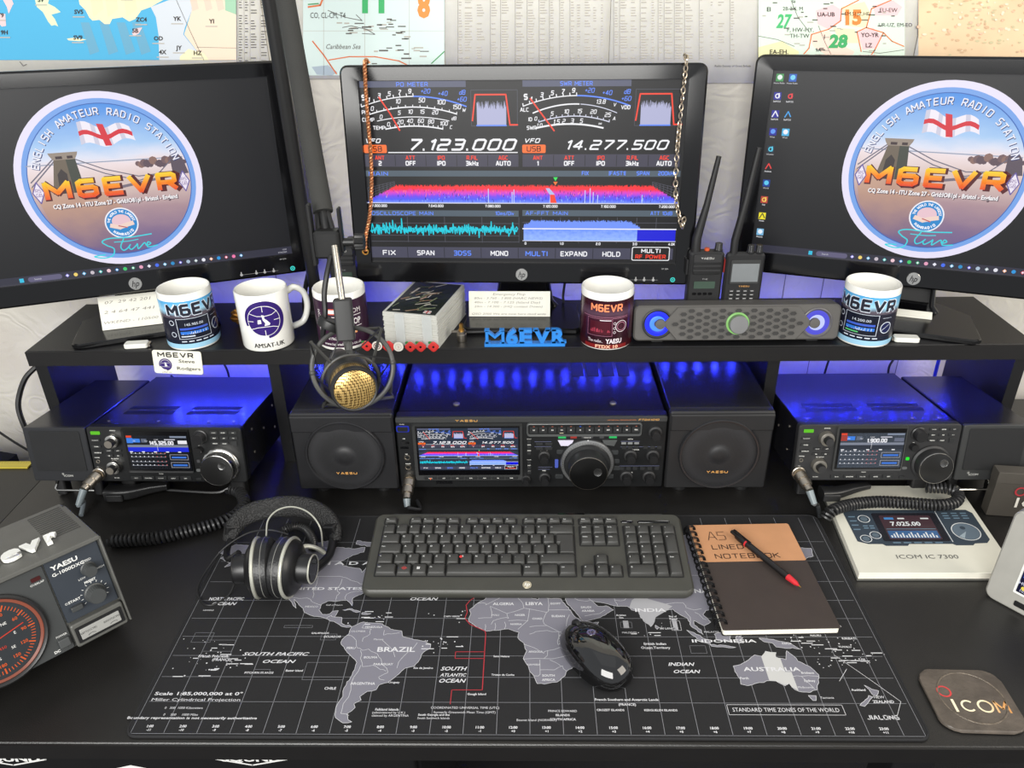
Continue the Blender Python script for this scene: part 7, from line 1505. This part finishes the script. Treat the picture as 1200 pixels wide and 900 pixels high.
for i, (px, py) in enumerate(((272, 622), (390, 622))):
    q = HP(px, py, .022); one('slider_housing', S_rbox(-.011, .011, -.008, .008, -.014, .012, .003, .002), CUP, hp_, M=Matrix.Translation(q) @ RZm(.5 if i == 0 else -.4) @ RYm(.3 if i == 0 else -.3)); one('housing_screw', S_cyl(.0022, 0, .001, 10), STEEL, hp_, M=Matrix.Translation(q+Vector((.003, -.0085, .002))) @ RXm(pi/2))
one('yoke', S_tube([tuple(p) for p in spline([HP(272, 628, .016), HP(266, 645, .018), HP(268, 655, .03), HP(280, 648, .045)], 5)], .0048, 8), CUP, hp_)
one('yoke', S_tube([tuple(p) for p in spline([HP(391, 630, .014), HP(386, 650, .012), HP(372, 665, .02), HP(356, 672, .03), HP(352, 668, .040)], 5)], .0062, 8), CUP, hp_)
one('bracket', S_tube([tuple(p) for p in spline([HP(347, 645, .048), HP(358, 640, .048), HP(370, 642, .040), HP(380, 648, .026)], 5)], .0032, 8), SRM, hp_)
one('suspension_wire', S_tube([tuple(p) for p in spline([HP(312, 628, .05), HP(314, 610, .062), HP(325, 598, .068), HP(343, 594, .070), HP(362, 601, .066), HP(375, 618, .05), HP(378, 640, .02)], 8)], .0012, 6), SRM, hp_)
one('suspension_wire', S_tube([tuple(p) for p in spline([HP(338, 626, .05), HP(316, 621, .055), HP(290, 625, .045), HP(262, 643, .024), HP(243, 667, .008), HP(233, 685, .002), HP(232, 697, .001), HP(240, 708, .001), HP(252, 708, .001), HP(268, 697, .003), HP(275, 683, .012)], 8)], .0013, 6), RUB, hp_)
cc = [HP(330, 622, .012), HP(345, 617, .014), HP(358, 620, .014), HP(366, 632, .012), HP(367, 645, .009)]
one('coiled_cord', S_tube(helix(spline(cc, 5), .0055, .0035), .0016, 5), CORD, hp_)

# ============================================================ ROTATOR CONTROLLER (far left)
W, Hh, Dp = .205, .125, .158
M0 = T(-.497, .143, .036) @ RZm(.80) @ RXm(-.20)
rc = thing('rotator_controller', 'grey rotator control box with lit compass dial, front left corner of the desk', 'controller', M=M0)
RG = mat('rotator_grey', (84, 84, 80), .45, bump=.25, bscale=900); RGd = mat('rotator_dark', (58, 60, 60), .45); RP = mat('rotator_panel', (44, 50, 58), .5)
one('case', S_prism([(-W, .006), (0, .006), (0, Dp), (-W, Dp)], .0, Hh, .002), RG, rc)
one('case_hood', S_prism([(-W-.001, -.004), (.001, -.004), (.001, Dp-.02), (-W-.001, Dp-.02)], Hh-.004, Hh+.0015, .001), RG, rc)
one('side_plate', S_rbox(-.0005, .0025, -.004, Dp-.01, .004, Hh, .002, .0005), RG, rc)
X_ = lambda a: -W+a; fp = lambda poly, d0, d1, ch, m, name: one(name, S_prism(poly, d0, d1, ch), m, rc, M=T(0, .006, 0) @ RF)
fp(rrect(-W+.002, -.064, .002, Hh-.006, .003), -.004, .003, .001, RGd, 'dial_panel'); fp(rrect(-.0625, -.002, .034, Hh-.006, .002), -.004, .002, .0008, RP, 'control_panel'); fp(rrect(-.0625, -.002, .002, .033, .003), -.004, .010, .0015, RG, 'direction_panel')
dc = (-.136, .056); 
def on(x, z, h=.003): return T(x, .006-h, z) @ RXm(pi/2)
one('dial_bezel', S_lathe([(.0565, 0), (.0565, .003), (.054, .005), (.0515, .003), (.051, .001)], 56, False), mat('dial_bezel_dark', (40, 40, 40), .4), rc, M=on(*dc))
one('reflection_ring', S_lathe([(.0512, .0012), (.0500, .0030), (.0476, .0012)], 56, False), em((180, 100, 78), .7), rc, M=on(*dc))  # copper reflection along the dial rim, put in as a glowing ring
one('dial_plate', S_cyl(.0472, 0, .0008, 48), mat('dial_plate', (36, 40, 44), .5), rc, M=on(*dc))
D = Decal(eps=.0001); og = em((255, 112, 56), .75); wt = ink((220, 220, 216)); rd = em((230, 70, 50), .9)
for i in range(72):
    a = R(i*5); r0, r1 = (.0385, .0425) if i % 6 else (.0365, .043); D.line([(r0*cos(a), r0*sin(a)), (r1*cos(a), r1*sin(a))], .0009 if i % 6 else .0016, og, 1)
for k, t in enumerate(('0', '30', '60', '90', '120', '150', '180', '210', '240', '270', '300', '330')):
    a = R(90-k*30); D.text(t, .0318*cos(a), .0318*sin(a)-.0018, .0040, og, 1, bold=.02)
for t, a in (('N', 90), ('E', 0), ('S', -90), ('W', 180), ('NE', 45), ('SE', -45)): D.text(t, .0225*cos(R(a)), .0225*sin(R(a))-.0016, .0036, wt, 1)
D.line([(0, .0), (.034*cos(R(12)), .034*sin(R(12)))], .0012, rd, 3); D.line([(0, 0), (-.02, -.01)], .002, ink((20, 20, 20)), 3); D.text('SCALE 450', -.002, -.013, .0036, rd, 1, w=.024); D.disk(0, 0, .005, BLKG, 4, 20)
D.build('dial_print', rc, T(dc[0], .006-.0040, dc[1]) @ RF)
D = Decal(eps=.0001); D.text('YAESU', -.0425, Hh-.0195, .0058, wt, 1, w=.030, bold=.03); D.text('G-1000DXC', -.0405, Hh-.0272, .0042, wt, 1, w=.036, bold=.02); D.text('SPEED', -.020, Hh-.0265, .003, wt, 1); D.text('LOW', -.031, Hh-.046, .0026, wt, 1); D.text('HIGH', -.008, Hh-.042, .0026, wt, 1); D.text('PRESET', -.024, Hh-.053, .003, wt, 1, bold=.03); D.text('START', -.047, .057, .0032, wt, 1, w=.014, bold=.02); D.ring(-.056, .0585, .0014, .0004, wt, 1, 12)
for i in range(11):
    a = R(210-i*24); D.line([(-.024+.0138*cos(a), .056+.0138*sin(a)), (-.024+.0160*cos(a), .056+.0160*sin(a))], .0006, wt, 1)
D.build('panel_lettering', rc, T(0, .006-.0021, 0) @ RF)
one('knob', S_knob(.0075, .013, 22, .001, .05), mat('rot_knob', (60, 62, 62), .4), rc, M=on(-.021, Hh-.036, .002)); one('knob', S_knob(.0105, .014, 26, .0012, .05), mat('rot_knob', (60, 62, 62), .4), rc, M=on(-.024, .056, .002))
one('start_button', S_prism(rrect(-.054, -.041, .0465, .0525, .001), 0, .006, .0008), mat('rot_knob', (60, 62, 62), .4), rc, M=T(0, .004, 0) @ RF)
one('power_button', S_prism(rrect(-.079, -.067, .010, .021, .001), 0, .006, .0008), mat('rot_button', (70, 72, 72), .4), rc, M=T(0, .004, 0) @ RF); one('preset_window', S_prism(rrect(-.080, -.070, Hh-.022, Hh-.017, .0008), 0, .001), mat('red_window', (60, 16, 16), .3), rc, M=T(0, .003, 0) @ RF)
D = Decal(eps=.0001); D.text('POWER', -.073, .0235, .0026, wt, 1); D.text('OVERLAP', -.075, Hh-.0265, .0026, wt, 1); D.text('DC', -.083, .006, .0034, wt, 1, bold=.03); D.build('power_lettering', rc, T(0, .0028, 0) @ RF)
one('lever_frame', S_prism(rrect(-.0595, -.005, .007, .028, .0015), 0, .0008), BLK, rc, M=T(0, -.0042, 0) @ RF)
lv_ = one('lever_plate', S_prism(rrect(-.0555, -.009, .0105, .0245, .001), 0, .0022, .0006), mat('lever_grey', (150, 150, 146), .4), rc, M=T(0, -.0046, 0) @ RF)
D = Decal(eps=.0001); D.text('LEFT(CCW)', -.046, .018, .0026, ink((40, 40, 40)), 1); D.text('RIGHT(CW)', -.019, .018, .0026, ink((40, 40, 40)), 1); D.ring(-.044, .008, .007, .0006, ink((40, 40, 40)), 1, 12, 50, 130); D.ring(-.018, .008, .007, .0006, ink((40, 40, 40)), 1, 12, 50, 130); D.build('lever_lettering', rc, T(0, -.0069, 0) @ RF)
b = MB()
for i in range(14):
    y = .045+i*.0072; b.add(S_box(-.045, -.006, y, y+.0032, Hh+.0015, Hh+.0019), mat('slot_dark', (52, 52, 50), .5))
o = b.build('top_vent_slots', rc); o['kind'] = 'stuff'
for x in (-.02, -W+.02): one('front_leg', S_rbox(x-.012, x+.012, .045, .065, -.0245, .004, .003), BLK, rc)
for x in (-.02, -W+.02): one('rear_foot', S_cyl(.009, -.008, .004, 14), RUB, rc, M=T(x, Dp-.03, 0))
pe_ = M0 @ Vector((-.105, .025, Hh+.0018))
sg = thing('name_letters', 'white lower case name letters lying on the grey rotator box', 'letters', M=M0 @ T(-.094, .030, Hh+.0023))
def letters_flat(t, x, w_, h_, th):
    vs, fs = glyphs(t, .05, .12, 3); a, b = min(v[0] for v in vs), max(v[0] for v in vs); k = w_/(b-a); ky = h_*1.2/.55; n = len(vs); V = [((v[0]-a)*k+x, v[1]*ky, 0) for v in vs]+[((v[0]-a)*k+x, v[1]*ky, th) for v in vs]; cnt = set((q[i], q[(i+1) % len(q)]) for q in fs for i in range(len(q)))
    F = [tuple(reversed(q)) for q in fs]+[tuple(i+n for i in q) for q in fs]+[(e[0], e[1], e[1]+n, e[0]+n) for e in cnt if (e[1], e[0]) not in cnt]
    return V, F
wl = mat('white_print_plastic', (232, 232, 226), .45)
for t, x, w_ in (('m', -.054, .030), ('6', -.022, .019), ('e', -.001, .021), ('v', .0215, .023), ('r', .046, .016)): one('letter', letters_flat(t, x, w_, .0235, .004), wl, sg, smooth=30)

# ============================================================ RIGHT SIDE OF THE DESK
a0 = at(1008, 671, z=.0135); bmn = thing('manual', 'white radio manual with picture of the radio under the coiled cord', 'manual', loc=(a0.x-.001, a0.y, .0002), rz=.0)
MWd, MDp = .214, .204
sk = .017
pts_ = [(0, 0), (MWd, 0), (MWd+sk, MDp), (sk, MDp)]
one('back_cover', S_prism([(-.002, -.002), (MWd+.002, -.002), (MWd+.002+sk, MDp), (sk-.002, MDp)], 0, .002, .0004), mat('grey_cover', (84, 84, 80), .4), bmn)
one('page_block', S_prism([(0, 0), (MWd, 0), (MWd+sk, MDp-.002), (sk, MDp-.002)], .002, .0115, .0003), PG, bmn)
one('front_cover', S_prism([(-.001, -.001), (MWd+.001, -.001), (MWd+sk, MDp), (sk-.001, MDp)], .0116, .0132, .0006), mat('glossy_white_cover', (214, 212, 198), .25, var=.02), bmn)
D = Decal(lambda x, y, h: (x+sk*y/MDp, y, h), eps=.0001); dk = ink((56, 66, 76), .25); dd = ink((30, 32, 38), .25); wt = ink((210, 214, 216), .25); lb_ = ink((104, 128, 146), .25)
D.text('ICOM IC 7300', .104, .0285, .0085, ink((90, 90, 88)), 2, w=.086, bold=.02)
D.poly([(.016, .066), (.030, .060), (.050, .060), (.054, .056), (.085, .056), (.088, .060), (.150, .060), (.154, .057), (.178, .057), (.182, .061), (.200, .062), (.207, .070), (.207, .132), (.200, .140), (.02, .140), (.013, .132)], dk, 1)
D.rrect(.054, .066, .150, .132, .003, ink((34, 34, 40), .25), 2); D.rrect(.064, .070, .140, .126, .002, ink((66, 48, 54), .25), 3); D.rect(.066, .073, .138, .090, ink((60, 96, 140), .25), 4); D.text('7.025.00', .098, .1015, .0095, wt, 5, w=.044, bold=.03)
for i in range(16): D.rect(.068+i*.0043, .074, .0702+i*.0043, .079+(i*7 % 5)*.0018, wt, 5)
D.rect(.066, .093, .138, .0945, lb_, 5); D.rect(.07, .116, .084, .121, ink((70, 130, 190), .25), 5); D.rect(.09, .117, .1, .120, wt, 5); D.rect(.124, .117, .136, .120, wt, 5)
for x, y, r_ in ((.040, .118, .009), (.046, .080, .0085), (.030, .072, .0085)): D.ring(x, y, r_, .0012, wt, 3, 22); D.disk(x, y, r_*.6, ink((90, 104, 114), .25), 3, 18)
for i in range(4): D.rect(.018, .092+i*.010, .028, .0945+i*.010, lb_, 3); D.rect(.034+i % 2*.009, .095+i // 2*.005, .041+i % 2*.009, .0975+i // 2*.005, lb_, 3)
D.ring(.180, .088, .0205, .0014, wt, 3, 36); D.disk(.180, .088, .0185, ink((96, 110, 122), .25), 3, 36); D.poly([(.180, .088), (.166, .077), (.172, .072)], ink((150, 164, 172), .25), 4); D.disk(.178, .096, .004, ink((60, 70, 80), .25), 5, 14)
D.rect(.1515, .064, .1525, .136, wt, 3)
for i in range(9): D.rect(.160+i % 3*.014, .118+i // 3*.006, .169+i % 3*.014, .1205+i // 3*.006, lb_, 3)
for i in range(5): D.rect(.066+i*.015, .0615, .077+i*.015, .064, lb_, 4)
D.build('cover_print', bmn, T(0, 0, .0134))
# box with logo
p = at(1155, 604, z=0); bx = thing('radio_box', 'small dark grey carton with red ring logo behind the silver screen', 'box', loc=(p.x, p.y, .0002), rz=-.12)
one('carton', S_prism([(0, 0), (.13, 0), (.13, .020), (0, .020)], 0, .079, .0012), mat('carton_grey', (66, 62, 56), .7, bump=.2, bscale=300), bx)
one('lid_flap', S_prism([(-.0006, -.0006), (.1306, -.0006), (.1306, .0206), (-.0006, .0206)], .0605, .0797, .0006), mat('carton_lid', (70, 66, 60), .7), bx)
D = Decal(eps=.0002); D.ring(.037, .048, .0082, .0026, ink((170, 52, 60)), 1, 24); D.line([(.037, .036), (.037, .020)], .0038, ink((226, 222, 212)), 1); D.text('COM', .075, .020, .016, ink((226, 222, 212)), 1, w=.062); D.build('logo_lettering', bx, T(0, -.0008, 0) @ RF)
# silver weather display
Md = T(.618, .2284, .0003) @ RZm(-.8994) @ RXm(-.10)
dv_ = thing('clock_display', 'silver framed screen with lit icons standing at the right edge', 'display', M=Md); AL = mat('silver_plastic', (176, 174, 166), .35, .2)
hD, wD = .138, .215
o1 = rrect(0, wD, 0, hD, .012, 6); i1 = rrect(.030, wD-.030, .026, hD-.020, .002, 6); i2 = rrect(.033, wD-.033, .029, hD-.023, .001, 6)
one('frame', S_rings([[(x, y, -.020) for x, y in o1], [(x, y, -.002) for x, y in o1], [(x, y, 0) for x, y in inset(o1, .002)], [(x, y, 0) for x, y in i1]], False), AL, dv_, M=RF); one('inner_frame', S_rings([[(x, y, .0002) for x, y in i1], [(x, y, -.0012) for x, y in i2]], False), mat('white_inner', (222, 222, 216), .4), dv_, M=RF)
one('rear_shell', S_prism(inset(rrect(0, wD, 0, hD, .012, 6), .0006), -.024, -.004, .003), AL, dv_, M=RF)
one('stand', S_prism([(0, .02), (.02, .02), (.05, .07), (.045, .072)], .05, .16, .0005), AL, dv_, M=Matrix(((0, 0, 1, 0), (1, 0, 0, .0), (0, 1, 0, -.018), (0, 0, 0, 1))))
D = Decal(eps=.0001); D.rect(.033, .029, wD-.033, hD-.023, em((16, 22, 70), .9), 0); wt = em((225, 230, 250), 1); bl_ = em((70, 120, 230), 1)
D.rect(.033, .029, .052, .050, em((10, 12, 50), .9), .5); D.text('HUM', .040, .041, .005, wt, 1); D.disk(.040, .037, .003, em((240, 220, 90), 1), 2, 10); D.text('1024', .042, .031, .0042, wt, 1)
D.frame(.035, .054, .052, .068, .001, bl_, 1); D.frame(.038, .056, .050, .066, .0014, wt, 2); D.disk(.044, .078, .0055, bl_, 1, 16); D.ring(.044, .078, .0058, .0014, wt, 2, 16); D.rect(.035, .052, .09, .0528, bl_, 1); D.rect(.035, .089, .18, .090, bl_, 1)

D.build('screen_image', dv_, T(0, -.0002, 0) @ RF)
for i in range(5): one('button', S_prism(rrect(.036+i*.024, .052+i*.024, .0085, .0165, .002), 0, .0012, .0004), BLK, dv_, M=RF)
# coaster
cs_ = [at(px, py, z=0) for px, py in ((1076, 787), (1150, 783), (1222, 864), (1112, 862))]
cx = sum(p.x for p in cs_)/4; cy = sum(p.y for p in cs_)/4
co = thing('coaster', 'worn brown grey square coaster with company lettering, front right corner', 'coaster', loc=(cx-.002, cy, .0003), rz=R(-2)); a_ = .0475
v, f = S_prism(rrect(-a_, a_, -a_*.92, a_*.92, .020, 7), 0, .0042, .001); rn = random.Random(3); v = [(x+rn.uniform(-.0006, .0006), y+rn.uniform(-.0006, .0006), z) for x, y, z in v]
cm_ = mat('worn_leather', (86, 78, 70), .42, bump=1, bscale=120, var=.25, vscale=40); one('pad', (v, f), cm_, co)
one('pressed_ring', S_torus(.036, .0011, 48, 6), mat('ring_residue', (104, 94, 82), .3, bump=1, bscale=500, var=.4, vscale=200), co, M=T(.002, .002, .0038))
D = Decal(eps=.0001); gd = ramp_mat('gold_lettering', [(-.04, (236, 226, 200)), (.015, (240, 226, 190)), (.03, (214, 160, 100)), (.05, (190, 130, 70))], 0, 0); D.ring(-.0225, .0085, .0082, .0020, ink((196, 62, 62)), 1, 24)
D.line([(-.0185, -.003), (-.0185, -.019)], .0030, gd, 1); D.ring(-.0035, -.0110, .0080, .0022, gd, 1, 22, 45, 315); D.ring(.0155, -.011, .0088, .0022, gd, 1, 26); D.line([(.0275, -.0188), (.0275, -.0035), (.034, -.014), (.0405, -.0035), (.0405, -.0188)], .0024, gd, 1); D.build('lettering', co, T(0, 0, .0044) @ T(-.004, .001, 0))
